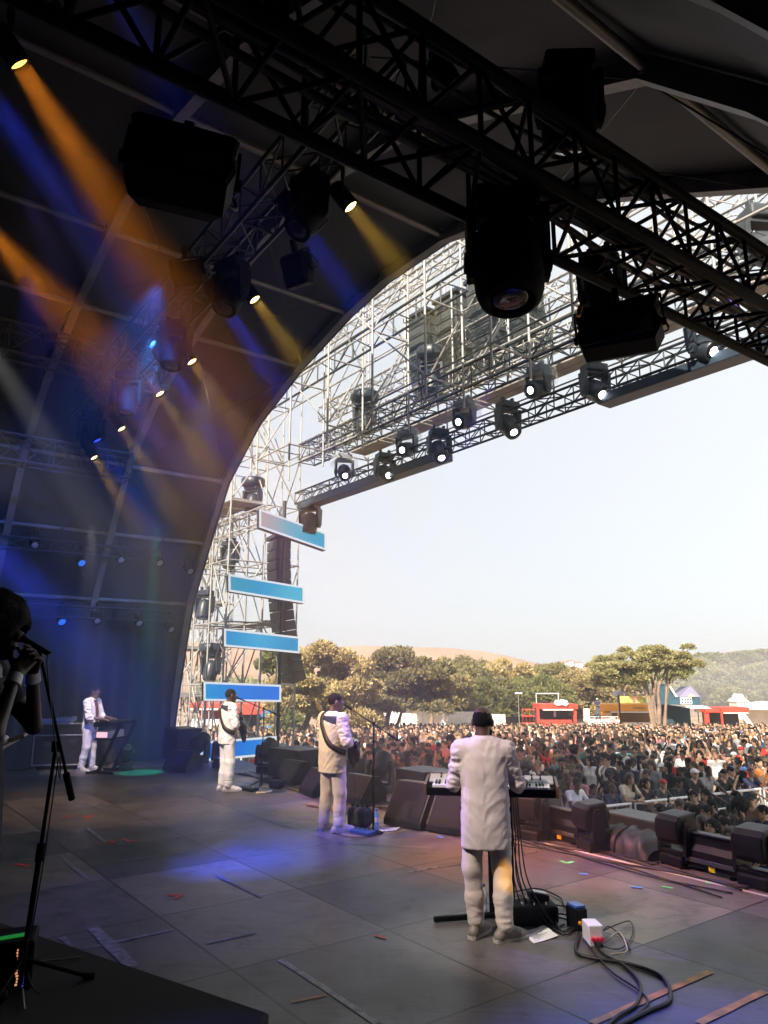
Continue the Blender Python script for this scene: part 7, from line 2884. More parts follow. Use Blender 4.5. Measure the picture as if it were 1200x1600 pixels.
k.rect('fascia', 1099, 1105, 1168, 1113, REDP, 0.5, 3)
k.rect('side_panel', 1099, 1113, 1108, 1135, REDP, 0.3, 0.3, ground=True)
k.rect('side_panel', 1122, 1106, 1127, 1135, REDP, 0.7, 0.3, ground=True)
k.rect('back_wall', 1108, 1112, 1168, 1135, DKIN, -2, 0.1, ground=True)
k.rect('trim_board', 1127, 1113.2, 1166, 1114.6, WHTP, 0.6, 0.1)
k = Site('marquee', 110, 1153, 1120, 'small white peaked tent at right beyond the red stall', 'tent')
k.poly('roof', [(1143, 1096), (1150, 1090), (1153, 1084), (1156, 1090), (1164, 1096)], WHTP, 1.4, 2.8)
k.rect('wall', 1145, 1096, 1162, 1110, PALEW, 1.2, 2.4, ground=True)
k = Site('marquee', 92, 1186, 1120, 'white open tent at the right picture edge beyond the crowd', 'tent')
k.poly('roof', [(1166, 1108), (1172, 1099), (1200, 1096), (1230, 1100), (1236, 1109)], WHTP, 1.4, 2.8)
k.rect('wall', 1168, 1108, 1232, 1126, PALEW, -1.2, 0.2, ground=True)
# white pavilion left of the near player's head
k = Site('pavilion', 84, 650, 1140, 'white pavilion with terraces left of the near player\'s head', 'pavilion')
k.rect('wall', 662, 1092, 699, 1128, WHTP, 0.3, 3, ground=True)
k.poly('roof', [(660, 1092), (666, 1088), (690, 1086), (700, 1090), (708, 1108), (700, 1112), (698, 1094)], WHTP, 0.45, 3)
k.poly('sail', [(662, 1094), (672, 1083), (676, 1084), (668, 1096)], PALEW, 0.8, 0.2)
k.rect('terrace', 600, 1107, 662, 1128, WHTP, -1.0, 2, ground=True)
k.rect('roof', 616, 1097, 662, 1101, PALEW, 0.4, 3.0)
k.rect('post', 618, 1100, 619.6, 1128, WHTP, 0.2, 0.2, ground=True)
k.rect('post', 658, 1100, 659.6, 1128, WHTP, 0.2, 0.2, ground=True)
k.rect('bar_counter', 622, 1104, 656, 1107, mat('brown_counter', (0.18, 0.10, 0.07), 0.7), -0.5, 1.0)
gs = k.rect('window', 687, 1101, 692, 1110, DKIN, 0.33, 0.1)
k.rect('green_sign', 677.5, 1109, 684.5, 1115, mat('green_sign', (0.03, 0.25, 0.16), 0.5), 0.36, 0.08)
k = Site('windbreak', 88, 740, 1136, 'long low white screen wall behind the crowd at centre', 'screen wall')
k.rect('panel', 700, 1112, 742, 1130, WHTP, 0, 0.1, ground=True)
k.rect('panel', 742.5, 1116, 790, 1132, PALEW, 0.05, 0.1, ground=True)
k = Site('lamp_post', 82, 811, 1138, 'grey lamp post left of the red kiosk', 'lamp post')
k.rect('post', 809.6, 1084, 812.2, 1138, mat('weathered_pole', (0.35, 0.30, 0.25), 0.8), 0, 0.18, ground=True)
k.rect('lamp_head', 805, 1082, 816, 1084.4, PALEW, 0.1, 0.4)
k = Site('slide', 90, 790, 1130, 'white curved slide beside the lamp post', 'slide')
pts = [at_y(x, y, 90) - k.b for x, y in ((777, 1076), (781, 1080), (788, 1087), (800, 1092))]
mb = MB()
mb.path(bez(pts, 6), [0.30] * 19, 8)
mb.build('chute', WHTP, k.t)
k.rect('tower', 776, 1075, 779.4, 1130, WHTP, 0, 0.25, ground=True)
k = Site('parasol', 78, 967, 1135, 'lilac parasol left of the yellow green banner', 'parasol')
k.poly('canopy', [(960, 1086), (962, 1081), (967, 1079), (973, 1080), (978, 1086)], mat('lilac_canvas', (0.42, 0.38, 0.48), 0.7), 0.9, 1.8)
k.rect('pole', 968, 1085, 969, 1135, DKIN, 0, 0.08, ground=True)
k = Site('viewing_platform', 70, 935, 1140, 'white railed platform with a pink banner, the guard standing on it', 'platform')
k.rect('deck', 916, 1124, 966, 1128, PALEW, 0.5, 1.6)
k.rect('panel', 917, 1128, 966, 1142, WHTP, 0.4, 0.1, ground=True)
for x in (916, 926, 938, 950, 962):
    k.rect('rail_post', x, 1119, x + 0.8, 1125, WHTP, 0.5, 0.06)
k.rect('rail', 916, 1119, 963, 1120, WHTP, 0.5, 0.06)
k.rect('side_cabinet', 917, 1108, 926, 1124, PALEW, -0.9, 0.5)
k.poly('banner', [(949, 1120), (958, 1119), (957, 1142), (947, 1142)], mat('pink_banner', (0.72, 0.28, 0.30), 0.6), 0.7, 0.05)
# red and blue awnings behind the far tower
k = Site('kiosk', 60, 330, 1150, 'red roofed bar seen through the scaffold beside the arch foot', 'kiosk')
k.rect('fascia', 296, 1098, 345, 1106, REDP, 0.5, 3)
k.rect('back_wall', 300, 1106, 342, 1140, mat('red_interior', (0.35, 0.06, 0.04), 0.7), -2, 0.2, ground=True)
k.rect('trim_board', 298, 1106.4, 344, 1109, WHTP, 0.7, 0.1)
k.rect('counter', 300, 1124, 342, 1140, WHTP, 0.2, 0.5, ground=True)
k = Site('kiosk', 58, 396, 1150, 'red awning seen between the far guitarist and his microphone stand', 'kiosk')
k.rect('fascia', 366, 1099, 412, 1116, REDP, 0.5, 3)
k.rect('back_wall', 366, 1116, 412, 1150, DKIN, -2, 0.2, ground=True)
k = Site('tent', 56, 418, 1150, 'small blue tent right of the red awning at left', 'tent')
k.poly('roof', [(408, 1120), (414, 1108), (420, 1107), (428, 1119)], mat('blue_canvas', (0.04, 0.16, 0.36), 0.7), 0.5, 2.0)
k.rect('wall', 410, 1120, 426, 1150, mat('blue_canvas', (0.04, 0.16, 0.36)), 0.3, 1.6, ground=True)
# a white goal-like frame and a mast on the slope
k = Site('goal_frame', 98, 856, 1120, 'white rectangular frame among the trees above the red kiosk', 'frame')
k.rect('crossbar', 838, 1083, 874, 1084.3, WHTP, 0, 0.12)
k.rect('post', 872.8, 1083, 874, 1130, WHTP, 0, 0.12, ground=True)
k.rect('post', 838, 1083, 839.2, 1130, WHTP, 0, 0.12, ground=True)
k = Site('radio_mast', 190, 1072, 1080, 'thin radio mast rising on the right hill', 'mast')
k.rect('mast', 1071.5, 1003, 1072.5, 1080, mat('mast_grey', (0.4, 0.4, 0.42), 0.6), 0, 0.15, ground=True)
k.rect('crossarm', 1069.5, 1006, 1074.5, 1007.5, mat('mast_grey', (0.4, 0.4, 0.42)), 0.05, 0.3)
k.rect('crossarm', 1070, 1012, 1074, 1013.2, mat('mast_grey', (0.4, 0.4, 0.42)), 0.05, 0.3)
for i, (px, py, wd, hh, lab) in enumerate([(880, 1039, 10, 4, 'white house leftmost on the saddle between the hills'), (893, 1038, 8, 5, 'white house second on the saddle between the hills'), (905, 1039, 12, 4, 'long white house on the saddle, left of the umbrella pine'), (1098, 1030, 16, 5, 'white house on the right hill, leftmost'), (1150, 1024, 12, 4, 'pale house in the middle of the right hill'), (1178, 1026, 10, 4, 'pale house on the right hill by the edge')]):
    k = Site('house', 400, px, py, lab, 'house')
    k.b = at_y(px, py, 400)
    k.t.location = k.b
    k.rect('wall', px - wd / 2, py - hh, px + wd / 2, py + 4, WHTP, 0, 8)
    k.poly('roof', [(px - wd / 2 - 0.6, py - hh), (px, py - hh - 2), (px + wd / 2 + 0.6, py - hh)], mat('terracotta', (0.4, 0.2, 0.13), 0.8), 0.5, 9)

# ---------------------------------------------------------------- crowd barrier
STEEL = mat('barrier_steel', (0.66, 0.67, 0.68), 0.45, 0.5, 0.1, 40, 0.15, 4)
MESHP = mat('barrier_panel', (0.42, 0.45, 0.48), 0.55, 0.3, 0.2, 120, 0.15, 4)


def barrier(loc, rz, label):
    t = thing('crowd_barrier', loc, rz, label, 'barrier', 'grey crowd barriers in front of the stage')
    w, h = 1.02, 1.12
    b = MB()
    b.tube((-w / 2, 0, h), (w / 2, 0, h), 0.032, 10)
    for sx in (-1, 1):
        b.tube((sx * (w / 2 - 0.03), 0, 0), (sx * (w / 2 - 0.03), 0, h), 0.024, 8)
    b.tube((-w / 2, 0, 0.78), (w / 2, 0, 0.78), 0.018, 8)
    b.tube((0.0, 0, 0.1), (0.0, 0, 0.78), 0.018, 8)
    b.build('frame', STEEL, t)
    MB().box((0, 0.0, 0.44), (w - 0.08, 0.012, 0.66), None).build('panel', MESHP, t)
    f = MB()
    for sx in (-1, 1):
        f.tube((sx * 0.42, -0.02, 0.76), (sx * 0.42, -0.75, 0.03), 0.022, 8)
    f.build('strut', STEEL, t)
    MB().box((0, -0.4, 0.012), (w - 0.02, 0.95, 0.02), None, 0.004).build('foot_plate', MESHP, t)
    return t


BARR = []
line = [(16.6, 9.75), (11.0, 9.75), (10.75, 12.4), (9.45, 21.2)]
ordw = ['first', 'second', 'third', 'fourth', 'fifth', 'sixth', 'seventh', 'eighth', 'ninth', 'tenth', 'eleventh', 'twelfth', 'thirteenth', 'fourteenth', 'fifteenth', 'sixteenth', 'seventeenth', 'eighteenth']
n_b = 0
for si, (a, b) in enumerate(zip(line[:-1], line[1:])):
    A0, B0 = W(*a, GZ), W(*b, GZ)
    d = (B0 - A0)
    n = max(1, round(d.length / 1.06))
    for i in range(n):
        p = A0 + d * ((i + 0.5) / n)
        p.z = ground_z(p.y)
        ang = math.atan2(d.y, d.x)
        seg = ['along the stage front', 'at the corner', 'in the line running away to the right'][si]
        barrier(p, ang, f'grey crowd barrier, {ordw[i]} from the left {seg}')

# ================================================================== the crowd
TOPS = {'black': ((0.012, 0.012, 0.014), 30), 'charcoal': ((0.05, 0.05, 0.055), 10), 'white': ((0.74, 0.73, 0.72), 16), 'cream': ((0.60, 0.52, 0.42), 5), 'grey': ((0.25, 0.25, 0.26), 8), 'red': ((0.50, 0.03, 0.03), 5), 'pink': ((0.55, 0.22, 0.25), 6),
        'blue': ((0.05, 0.13, 0.38), 5), 'navy': ((0.015, 0.025, 0.07), 7), 'teal': ((0.03, 0.22, 0.22), 3), 'olive': ((0.12, 0.12, 0.05), 3), 'orange': ((0.6, 0.22, 0.05), 2), 'brown': ((0.14, 0.075, 0.045), 4)}
TOPM = {k: mat(f'{k}_shirt', c, 0.85, 0, 0.2, 120, 0.06, 6) for k, (c, _) in TOPS.items()}
BOTM = [mat('denim', (0.06, 0.09, 0.16), 0.85, 0, 0.2, 120), mat('dark_jeans', (0.02, 0.022, 0.03), 0.85), mat('beige_shorts', (0.42, 0.34, 0.25), 0.85)]
DARKF = mat('dark_features', (0.02, 0.012, 0.01), 0.5)
CS = [SKINS[0], SKINS[1], SKINS[2], SKINS[3]]
HAIRC = {'black': HAIRB, 'brown': HAIRBR, 'fair': HAIRBL}
CAPM = {'white': mat('white_cap', (0.72, 0.72, 0.72), 0.8), 'black': mat('black_cap', (0.012, 0.012, 0.014), 0.8), 'red': mat('red_cap', (0.45, 0.03, 0.03), 0.8)}

POSES = {
    'standing with arms down': dict(),
    'with arms folded': dict(elL=(-0.25, 0.10, 1.13), elR=(0.25, 0.10, 1.13), wrL=(0.06, 0.24, 1.16), wrR=(-0.06, 0.22, 1.12)),
    'leaning on folded arms': dict(chest=(0, 0.10, 1.26), neck=(0, 0.14, 1.42), head=(0, 0.20, 1.56), shL=(-0.185, 0.11, 1.37), shR=(0.185, 0.11, 1.37), elL=(-0.26, 0.28, 1.14), elR=(0.26, 0.28, 1.14), wrL=(0.0, 0.42, 1.15), wrR=(0.02, 0.40, 1.13)),
    'reaching over the rail': dict(chest=(0, 0.08, 1.27), neck=(0, 0.11, 1.43), head=(0, 0.16, 1.58), shL=(-0.185, 0.09, 1.38), shR=(0.185, 0.09, 1.38), elL=(-0.27, 0.28, 1.17), elR=(0.25, 0.30, 1.15), wrL=(-0.20, 0.52, 1.06), wrR=(0.14, 0.54, 1.02)),
    'holding a phone': dict(elR=(0.27, 0.20, 1.28), wrR=(0.12, 0.34, 1.52), elL=(-0.25, 0.02, 1.12), wrL=(-0.2, 0.2, 0.98)),
    'with one arm raised': dict(elR=(0.30, 0.06, 1.66), wrR=(0.22, 0.10, 1.92), elL=(-0.25, 0.02, 1.12), wrL=(-0.22, 0.2, 0.98)),
    'with both arms raised': dict(elR=(0.32, 0.06, 1.62), wrR=(0.24, 0.10, 1.88), elL=(-0.32, 0.06, 1.62), wrL=(-0.22, 0.10, 1.88)),
    'hand at mouth': dict(elR=(0.24, 0.20, 1.20), wrR=(0.06, 0.20, 1.44), elL=(-0.25, 0.06, 1.12), wrL=(-0.02, 0.22, 1.06)),
}


def crowd_body(J, Hr, b):
    tg = (0, 1, 2, 2)
    pr = body_prims(J, Hr, b, tg, head=False, sleeve=0.5)
    v, q = polygonise(pr, 0.027)
    hp = head_prims(J['head'], Hr) + [cap(J['neck'], J['head'] + Hr @ np.array([0, -0.02, -0.05]), 0.052 * b, 0.05 * b, 0.03)]
    hv, hq = polygonise(hp, 0.0135)
    t1 = face_tags(tags_of(pr, v), q)
    loc = (hv[hq].mean(1) - J['head']) @ Hr
    dark = np.zeros(len(hq), int)
    for sx in (-1, 1):
        dark[(np.abs(loc[:, 0] - sx * 0.031) < 0.019) & (np.abs(loc[:, 2] - 0.007) < 0.009) & (loc[:, 1] > 0.06)] = 3
        dark[(np.abs(loc[:, 0] - sx * 0.032) < 0.022) & (np.abs(loc[:, 2] - 0.032) < 0.007) & (loc[:, 1] > 0.06)] = 3
    v2, q2 = merge((v, q), (hv, hq))
    o = from_np('person', v2, q2, [SKINS[2], TOPM['black'], BOTM[0], DARKF], None, np.concatenate([t1, dark]))
    me = o.data
    bpy.data.objects.remove(o)
    return me


VAR = []
for i, (pn, kw) in enumerate(POSES.items()):
    for j, (rz, rx, b) in enumerate(((10, -3, 1.0), (-22, 4, 0.9))):
        J = joints(**kw)
        e = (R(rx), 0, R(rz))
        VAR.append((pn, crowd_body(J, rotm(*e), b), J['head'].copy(), e, b))
HAIRV = {}
for kind in ('short', 'long', 'bun', 'bob', 'afro', 'cap', 'cropped'):
    o = add_sdf('hair', hair_prims(kind, (0, 0, 0), ID3), 0.013, HAIRB, None, 0.004, 40, 2.0)
    HAIRV[kind] = o.data
    bpy.data.objects.remove(o)
PHONE = MB().box((0, 0, 0), (0.075, 0.010, 0.15), None, 0.006).build('phone', BLACK)
PHONE_ME = PHONE.data
bpy.data.objects.remove(PHONE)

HAIRW = {'short': 'short {} hair', 'long': 'long {} hair', 'bun': 'a {} bun', 'bob': 'a {} bob', 'afro': 'a {} afro', 'cap': 'a {} cap', 'cropped': 'cropped {} hair'}


def landmark(px):
    for lim, s in ((470, 'right of the lowest screen'), (515, 'left of the middle guitarist'), (570, 'behind the middle guitarist'), (625, 'right of the middle microphone'), (705, 'left of the near player'), (815, 'beyond the near player\'s shoulders'),
                   (880, 'above the near keyboard\'s end'), (935, 'below the red kiosk'), (985, 'above the covered case'), (1035, 'below the umbrella pine'), (1085, 'below the side stage'), (1135, 'below the long red stall'), (1400, 'near the right picture edge')):
        if px < lim:
            return s


PEOPLE = []


def put_person(loc, rz, pose, top, hair, hc, skin, sc, where, pxs, group, rr):
    cand = [x for x in VAR if x[0] == pose]
    pn, me, hd, e, b = cand[rr.randrange(len(cand))]
    o = bpy.data.objects.new('person', me)
    COL.objects.link(o)
    o.location = loc
    o.rotation_euler = (0, 0, rz)
    o.scale = (sc, sc, sc)
    for i, m in ((0, CS[skin]), (1, TOPM[top]), (2, BOTM[rr.randrange(3)])):
        o.material_slots[i].link = 'OBJECT'
        o.material_slots[i].material = m
    h = bpy.data.objects.new('cap' if hair == 'cap' else 'hair', HAIRV[hair])
    COL.objects.link(h)
    h.parent = o
    h.location = tuple(hd)
    h.rotation_euler = e
    h.material_slots[0].link = 'OBJECT'
    h.material_slots[0].material = CAPM[hc] if hair == 'cap' else HAIRC[hc]
    if pose == 'holding a phone':
        p = bpy.data.objects.new('phone', PHONE_ME)
        COL.objects.link(p)
        p.location = o.matrix_basis @ Vector((0.10, 0.42, 1.60))
        p.rotation_euler = (0.1, 0, rz)
        p.scale = (sc, sc, sc)
        tag(p, None, 'phone', 'phones held up in the crowd')
        PEOPLE.append([p, 'phone', f'phone held by person in {top} with {HAIRW[hair].format(hc)}', where, pxs, ''])
    tag(o, None, 'person', group)
    PEOPLE.append([o, 'person', f'person in {top} with {HAIRW[hair].format(hc)}', where, pxs, pose])
    return o


rr = random.Random(21)


def pick(d):
    ks = list(d)
    return rr.choices(ks, [d[k] if not isinstance(d[k], tuple) else d[k][1] for k in ks])[0]


def rand_look(far=False):
    top = pick(TOPS)
    if not far and rr.random() < 0.3:
        top = 'black'
    hair = pick({'short': 30, 'long': 28, 'bun': 8, 'bob': 10, 'afro': 3, 'cap': 11, 'cropped': 10})
    hc = pick({'black': 62, 'brown': 30, 'fair': 8}) if hair != 'cap' else pick({'white': 3, 'black': 6, 'red': 1})
    return top, hair, hc, pick({0: 8, 1: 22, 2: 40, 3: 30})


STAGE_DIR = math.atan2(-NX.y, -NX.x) - math.pi / 2      # facing the stage
# people between the barrier and the stage, at right
VIP = [(1048, 1264, 'black', 'cap', 'black'), (1062, 1252, 'grey', 'short', 'brown'), (1084, 1238, 'black', 'short', 'black'), (1102, 1236, 'charcoal', 'long', 'black'), (1122, 1246, 'black', 'short', 'black'), (1074, 1290, 'black', 'long', 'black'), (1096, 1278, 'brown', 'long', 'brown'),
       (1113, 1284, 'blue', 'long', 'black'), (1131, 1281, 'white', 'short', 'black'), (1152, 1288, 'black', 'bob', 'brown'), (1176, 1290, 'black', 'short', 'black'), (1156, 1256, 'charcoal', 'afro', 'black'), (1174, 1243, 'brown', 'cap', 'black'), (1192, 1262, 'navy', 'short', 'black'),
       (1140, 1262, 'black', 'short', 'black'), (1168, 1312, 'black', 'bob', 'black'), (1192, 1318, 'navy', 'cap', 'white'), (1012, 1268, 'white', 'short', 'black'), (1030, 1260, 'black', 'long', 'black'), (1186, 1238, 'black', 'bun', 'black'), (1206, 1300, 'black', 'short', 'black'),
       (1104, 1262, 'black', 'short', 'black'), (1150, 1240, 'black', 'long', 'black'), (1084, 1262, 'navy', 'bob', 'black'), (1133, 1300, 'charcoal', 'long', 'brown')]
VPOSE = ['standing with arms down', 'with arms folded', 'leaning on folded arms', 'hand at mouth', 'holding a phone']
for i, (px, py, top, hair, hc) in enumerate(VIP):
    hgt = 1.66 + 0.06 * ((i * 7) % 5) / 4
    zt = GZ + hgt - 0.06
    p = at_z(px, py, zt)
    pose = VPOSE[(i * 3) % 5] if top != 'blue' else 'hand at mouth'
    p.z = GZ
    put_person(p, STAGE_DIR + rr.uniform(-0.7, 0.5), pose, top, hair, hc, (1, 2, 3, 2, 2)[i % 5], hgt / 1.76, 'inside the barrier', px, 'people between the barrier and the stage', rr)


def inside(u, v):
    """True on the crowd's side of the barrier."""
    if v < 10.05:
        return False
    if v < 12.4:
        return u > 11.1
    if v < 21.2:
        return u > 10.75 - 1.3 * (v - 12.4) / 8.8 + 0.32
    return True


spots = []
# along the rail
for (a, b) in zip(line[:-1], line[1:]):
    A0, B0 = Vector(a), Vector(b)
    L = (B0 - A0).length
    d = (B0 - A0) / L
    nrm = Vector((-d.y, d.x))
    if nrm.x < 0 and abs(d.y) > abs(d.x):
        nrm = -nrm
    if abs(d.x) > abs(d.y) and nrm.y < 0:
        nrm = -nrm
    n = int(L / 0.50)
    for i in range(n):
        q = A0 + d * ((i + 0.5) * L / n) + nrm * (0.30 + rr.uniform(0, 0.05))
        spots.append((q.x, q.y, 1, math.atan2(-(W(nrm.x, nrm.y)).y, -(W(nrm.x, nrm.y)).x) - math.pi / 2))
# the body of the crowd
y = 12.0
while y < 70:
    sp = 0.64 + 0.0042 * (y - 12)
    x = -0.20 * y - 2
    while x < 0.62 * y + 2:
        X, Y = x + rr.uniform(-0.22, 0.22), y + rr.uniform(-0.2, 0.2)
        P = Vector((X, Y, 0))
        u, v = P.dot(AX), P.dot(NX)
        if inside(u, v) and not (u > 10.3 and False):
            dmin = 0.62 if v < 21.5 else 0.0
            ok = True
            if v < 22:
                # keep clear of the people at the rail
                e = 10.75 - 1.3 * (v - 12.4) / 8.8
                ok = (v > 12.4 and u > e + 0.75) or (v <= 12.4 and u > 11.8) and v > 10.6
            thin = 0.92 if Y < 55 else 0.75
            if 0.05 < X / Y < 0.08 and Y > 60:
                thin = 0.6
            if ok and rr.random() < thin:
                spots.append((u, v, 0, STAGE_DIR + rr.uniform(-0.45, 0.45)))
        x += sp
    y += sp * 1.02
vis, rest = [], []
for (u, v, rail, rz) in spots:
    p = W(u, v)
    p.z = ground_z(p.y)
    sc = project(p + Vector((0, 0, 1.7)))
    if sc is None:
        continue
    # behind the musicians and their monitors nothing of a person would show
    hid = sc[0] < 425 or sc[0] > 1235 or (715 < sc[0] < 800 and 1150 < sc[1] < 1300) or (505 < sc[0] < 555 and 1110 < sc[1] < 1300)
    if sc[0] < 300 or sc[0] > 1330:
        continue
    (rest if hid else vis).append((p, rz, rail, sc))
vis.sort(key=lambda t: t[0].length)
NIND = 300 - len(VIP) - 5
near, far = vis[:NIND], vis[NIND:] + rest
n_phone = 0
for (p, rz, rail, sc) in near:
    top, hair, hc, sk = rand_look()
    if rail:
        pose = rr.choice(['leaning on folded arms', 'reaching over the rail', 'leaning on folded arms', 'hand at mouth'])
        where = 'at the barrier'
    else:
        pose = rr.choices(list(POSES), [30, 14, 0, 0, 5, 5, 2, 8])[0]
        where = 'in the crowd'
    put_person(p, rz, pose, top, hair, hc, sk, rr.uniform(0.90, 1.04), where, sc[0], 'people in the front of the crowd', rr)
# guard on the platform and a few people standing apart
gp_ = at_y(935, 1124, 69.4)
put_person(gp_, STAGE_DIR + 0.3, 'with arms folded', 'navy', 'cap', 'white', 1, 1.08, 'on the railed platform', 935, 'guard', rr)

# ---- labels: each must single its person out
ordn = ['leftmost', 'second from left', 'third from left', 'fourth from left', 'fifth from left', 'sixth from left', 'seventh from left', 'eighth from left', 'ninth from left', 'tenth from left']


def uniq(stage_fns):
    groups = {}
    for r in PEOPLE:
        groups.setdefault(r[6], []).append(r)


for r in PEOPLE:
    r.append(f'{r[2]} {r[3]}')


def split(fn):
    g = {}
    for r in PEOPLE:
        g.setdefault(r[6], []).append(r)
    for lab, rs in g.items():
        if len(rs) > 1:
            for r in rs:
                r[6] = fn(r)


split(lambda r: f'{r[2]} {r[5]} {r[3]}' if r[5] else r[6])
split(lambda r: f'{r[2]} {landmark(r[4])}')
split(lambda r: f'{r[2]} {r[5]} {landmark(r[4])}')
g = {}
for r in PEOPLE:
    g.setdefault(r[6], []).append(r)
for lab, rs in g.items():
    if len(rs) > 1:
        rs.sort(key=lambda r: r[4])
        for i, r in enumerate(rs):
            w0 = ('person in ' if r[1] == 'person' else 'phone of ')
            base = r[2].split(' in ', 1)[1] if r[1] == 'person' else r[2].split(' in ', 1)[1]
            r[6] = f'{ordn[min(i, 9)]} {w0}{base} {landmark(r[4])}'
for r in PEOPLE:
    ws = r[6].replace('standing with arms down', 'standing').split()
    r[0]['label'] = ' '.join(ws)

# ---- everyone further back: one mass
def far_template():
    vs, fs, pid = [], [], []

    def ring(rows, part, n=6):
        b = len(vs)
        for (z, rx, ry, cx, cy) in rows:
            for i in range(n):
                a = 2 * math.pi * (i + 0.5) / n
                vs.append((cx + rx * math.cos(a), cy + ry * math.sin(a), z))
        for k in range(len(rows) - 1):
            for i in range(n):
                j = (i + 1) % n
                fs.append((b + k * n + i, b + k * n + j, b + (k + 1) * n + j, b + (k + 1) * n + i))
                pid.append(part)
    ring([(0.0, 0.14, 0.09, 0, 0), (0.5, 0.16, 0.10, 0, 0), (0.95, 0.18, 0.12, 0, 0)], 2)
    ring([(0.93, 0.17, 0.11, 0, 0), (1.15, 0.155, 0.11, 0, 0), (1.36, 0.21, 0.12, 0, 0), (1.45, 0.16, 0.09, 0, 0), (1.49, 0.05, 0.05, 0, 0)], 1, 8)
    ring([(1.46, 0.05, 0.05, 0, 0), (1.52, 0.055, 0.06, 0, 0.01), (1.58, 0.072, 0.085, 0, 0.02), (1.66, 0.075, 0.09, 0, 0.015), (1.73, 0.05, 0.06, 0, 0.0), (1.755, 0.005, 0.005, 0, 0)], 0, 8)
    ring([(1.50, 0.075, 0.06, 0, -0.045), (1.60, 0.086, 0.085, 0, -0.025), (1.69, 0.088, 0.10, 0, -0.005), (1.755, 0.055, 0.065, 0, -0.005), (1.775, 0.006, 0.006, 0, 0)], 3, 8)
    for sx in (-1, 1):
        b = len(vs)
        for (z, x, y, r) in ((1.42, 0.20, 0, 0.05), (1.14, 0.245, 0.02, 0.042), (0.98, 0.22, 0.14, 0.032)):
            for i in range(5):
                a = 2 * math.pi * i / 5
                vs.append((sx * x + r * math.cos(a), y + r * math.sin(a), z))
        for k in range(2):
            for i in range(5):
                j = (i + 1) % 5
                fs.append((b + k * 5 + i, b + k * 5 + j, b + (k + 1) * 5 + j, b + (k + 1) * 5 + i))
                pid.append(1 if k == 0 else 0)
    return np.array(vs), np.array(fs), np.array(pid)


tv, tf, tp = far_template()
mats = CS + [TOPM[k] for k in TOPS] + BOTM + [HAIRB, HAIRBR, HAIRBL]
tn = list(TOPS)
wt_far = [TOPS[k][1] * (5.0 if k in ('white', 'cream', 'pink') else 0.55 if k in ('black', 'navy', 'charcoal') else 1.2) for k in tn]
V, Fq, MI = [], [], []
nv = 0
for (p, rz, rail, sc) in far:
    s = rr.uniform(0.9, 1.06)
    c, sn = math.cos(rz + rr.uniform(-0.4, 0.4)), math.sin(rz)
    q = tv * np.array([s * rr.uniform(0.9, 1.1), s, s])
    q[:, 1] += (q[:, 2] - 0.9) * rr.uniform(-0.05, 0.08)
    x = q[:, 0] * c - q[:, 1] * sn + p.x
    y = q[:, 0] * sn + q[:, 1] * c + p.y
    V.append(np.stack([x, y, q[:, 2] + p.z], 1))
    Fq.append(tf + nv)
    nv += len(tv)
    sk = rr.choices([0, 1, 2, 3], [5, 16, 44, 35])[0]
    nearf = p.y < 34
    tp_i = 4 + rr.choices(range(len(tn)), [TOPS[k][1] for k in tn] if nearf else wt_far)[0]
    bo = 4 + len(tn) + rr.randrange(3)
    ha = 4 + len(tn) + 3 + rr.choices([0, 1, 2], [34, 40, 26])[0]
    lut = np.array([sk, tp_i, bo, ha])
    MI.append(lut[tp])
if V:
    crowd = from_np('crowd', np.concatenate(V), np.concatenate(Fq), mats, None, np.concatenate(MI))
    tag(crowd, 'dense crowd filling the ground back to the stalls', kind='stuff')

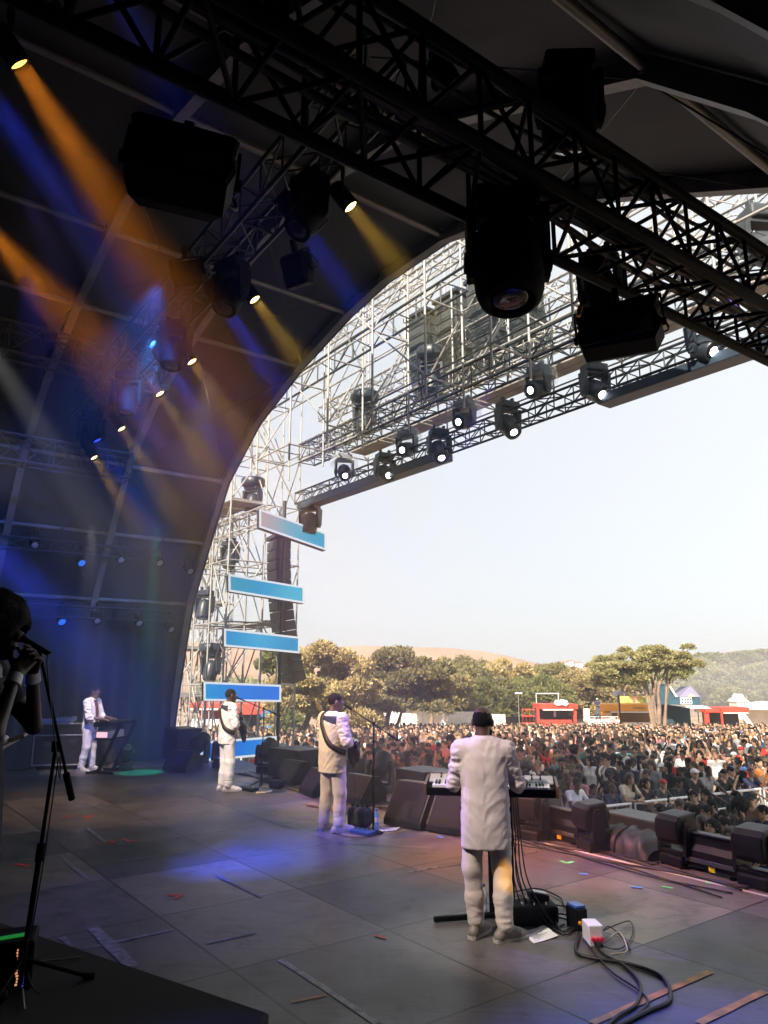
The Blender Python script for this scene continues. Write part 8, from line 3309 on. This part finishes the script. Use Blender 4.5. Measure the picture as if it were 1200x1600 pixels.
# ================================================================== smoke on the stage and far haze
def volume_box(name, verts, faces, dens, col, aniso, label):
    m = bpy.data.materials.new(name + '_volume')
    m.use_nodes = True
    nt = m.node_tree
    for n in list(nt.nodes):
        if n.type != 'OUTPUT_MATERIAL':
            nt.nodes.remove(n)
    out = [n for n in nt.nodes if n.type == 'OUTPUT_MATERIAL'][0]
    v = nt.nodes.new('ShaderNodeVolumePrincipled')
    v.inputs['Color'].default_value = (*col, 1)
    v.inputs['Density'].default_value = dens
    v.inputs['Anisotropy'].default_value = aniso
    nt.links.new(v.outputs[0], out.inputs['Volume'])
    mb = MB()
    mb.add(verts, faces)
    o = mb.build(name, m)
    bm = bmesh.new()
    bm.from_mesh(o.data)
    bmesh.ops.recalc_face_normals(bm, faces=bm.faces[:])
    bm.to_mesh(o.data)
    bm.free()
    return tag(o, label, kind='stuff')


def prism_uv(poly, v0, v1):
    n = len(poly)
    vs = [W(u, v0, z) for u, z in poly] + [W(u, v1, z) for u, z in poly]
    fs = [tuple(range(n))[::-1], tuple(range(n, 2 * n))] + [(i, (i + 1) % n, n + (i + 1) % n, n + i) for i in range(n)]
    return vs, fs


SMK = [(4.6, 0.05)] + [(u, z) for u, z in reversed(PROF) if u > 4.6]
SMK = [(4.6, 0.05), (4.6, 7.9)] + [(u, z) for u, z in reversed(PROF) if u > 4.6 and z > 0.3] + [(18.9, 0.05)]
vs, fs = prism_uv(SMK, -6.0, 9.9)
volume_box('stage_smoke', vs, fs, 0.013, (0.78, 0.92, 1.0), 0.15, 'thin bluish stage smoke drifting under the roof')
bx = [Vector((x, y, z)) for z in (GZ - 5.5, 32.0) for (x, y) in ((-420, -60), (560, -60), (560, 640), (-420, 640))]
volume_box('haze', bx, [(3, 2, 1, 0), (4, 5, 6, 7), (0, 1, 5, 4), (1, 2, 6, 5), (2, 3, 7, 6), (3, 0, 4, 7)], 0.0007, (1.0, 0.97, 0.94), 0.3, 'pale summer haze over the festival ground')
# a bank of drifting smoke behind the stalls at right
bm = bmesh.new()
bmesh.ops.create_icosphere(bm, subdivisions=3, radius=1.0)
c = at_y(1215, 1085, 118)
bm.transform(Matrix.Translation(c) @ Matrix.Diagonal((20, 22, 7.5, 1)))
bm.verts.index_update()
vs = [v.co.copy() for v in bm.verts]
fs = [tuple(v.index for v in f.verts) for f in bm.faces]
bm.free()
volume_box('drifting_smoke', vs, fs, 0.018, (1.0, 0.98, 0.96), 0.2, 'bank of pale smoke drifting behind the stalls at right')
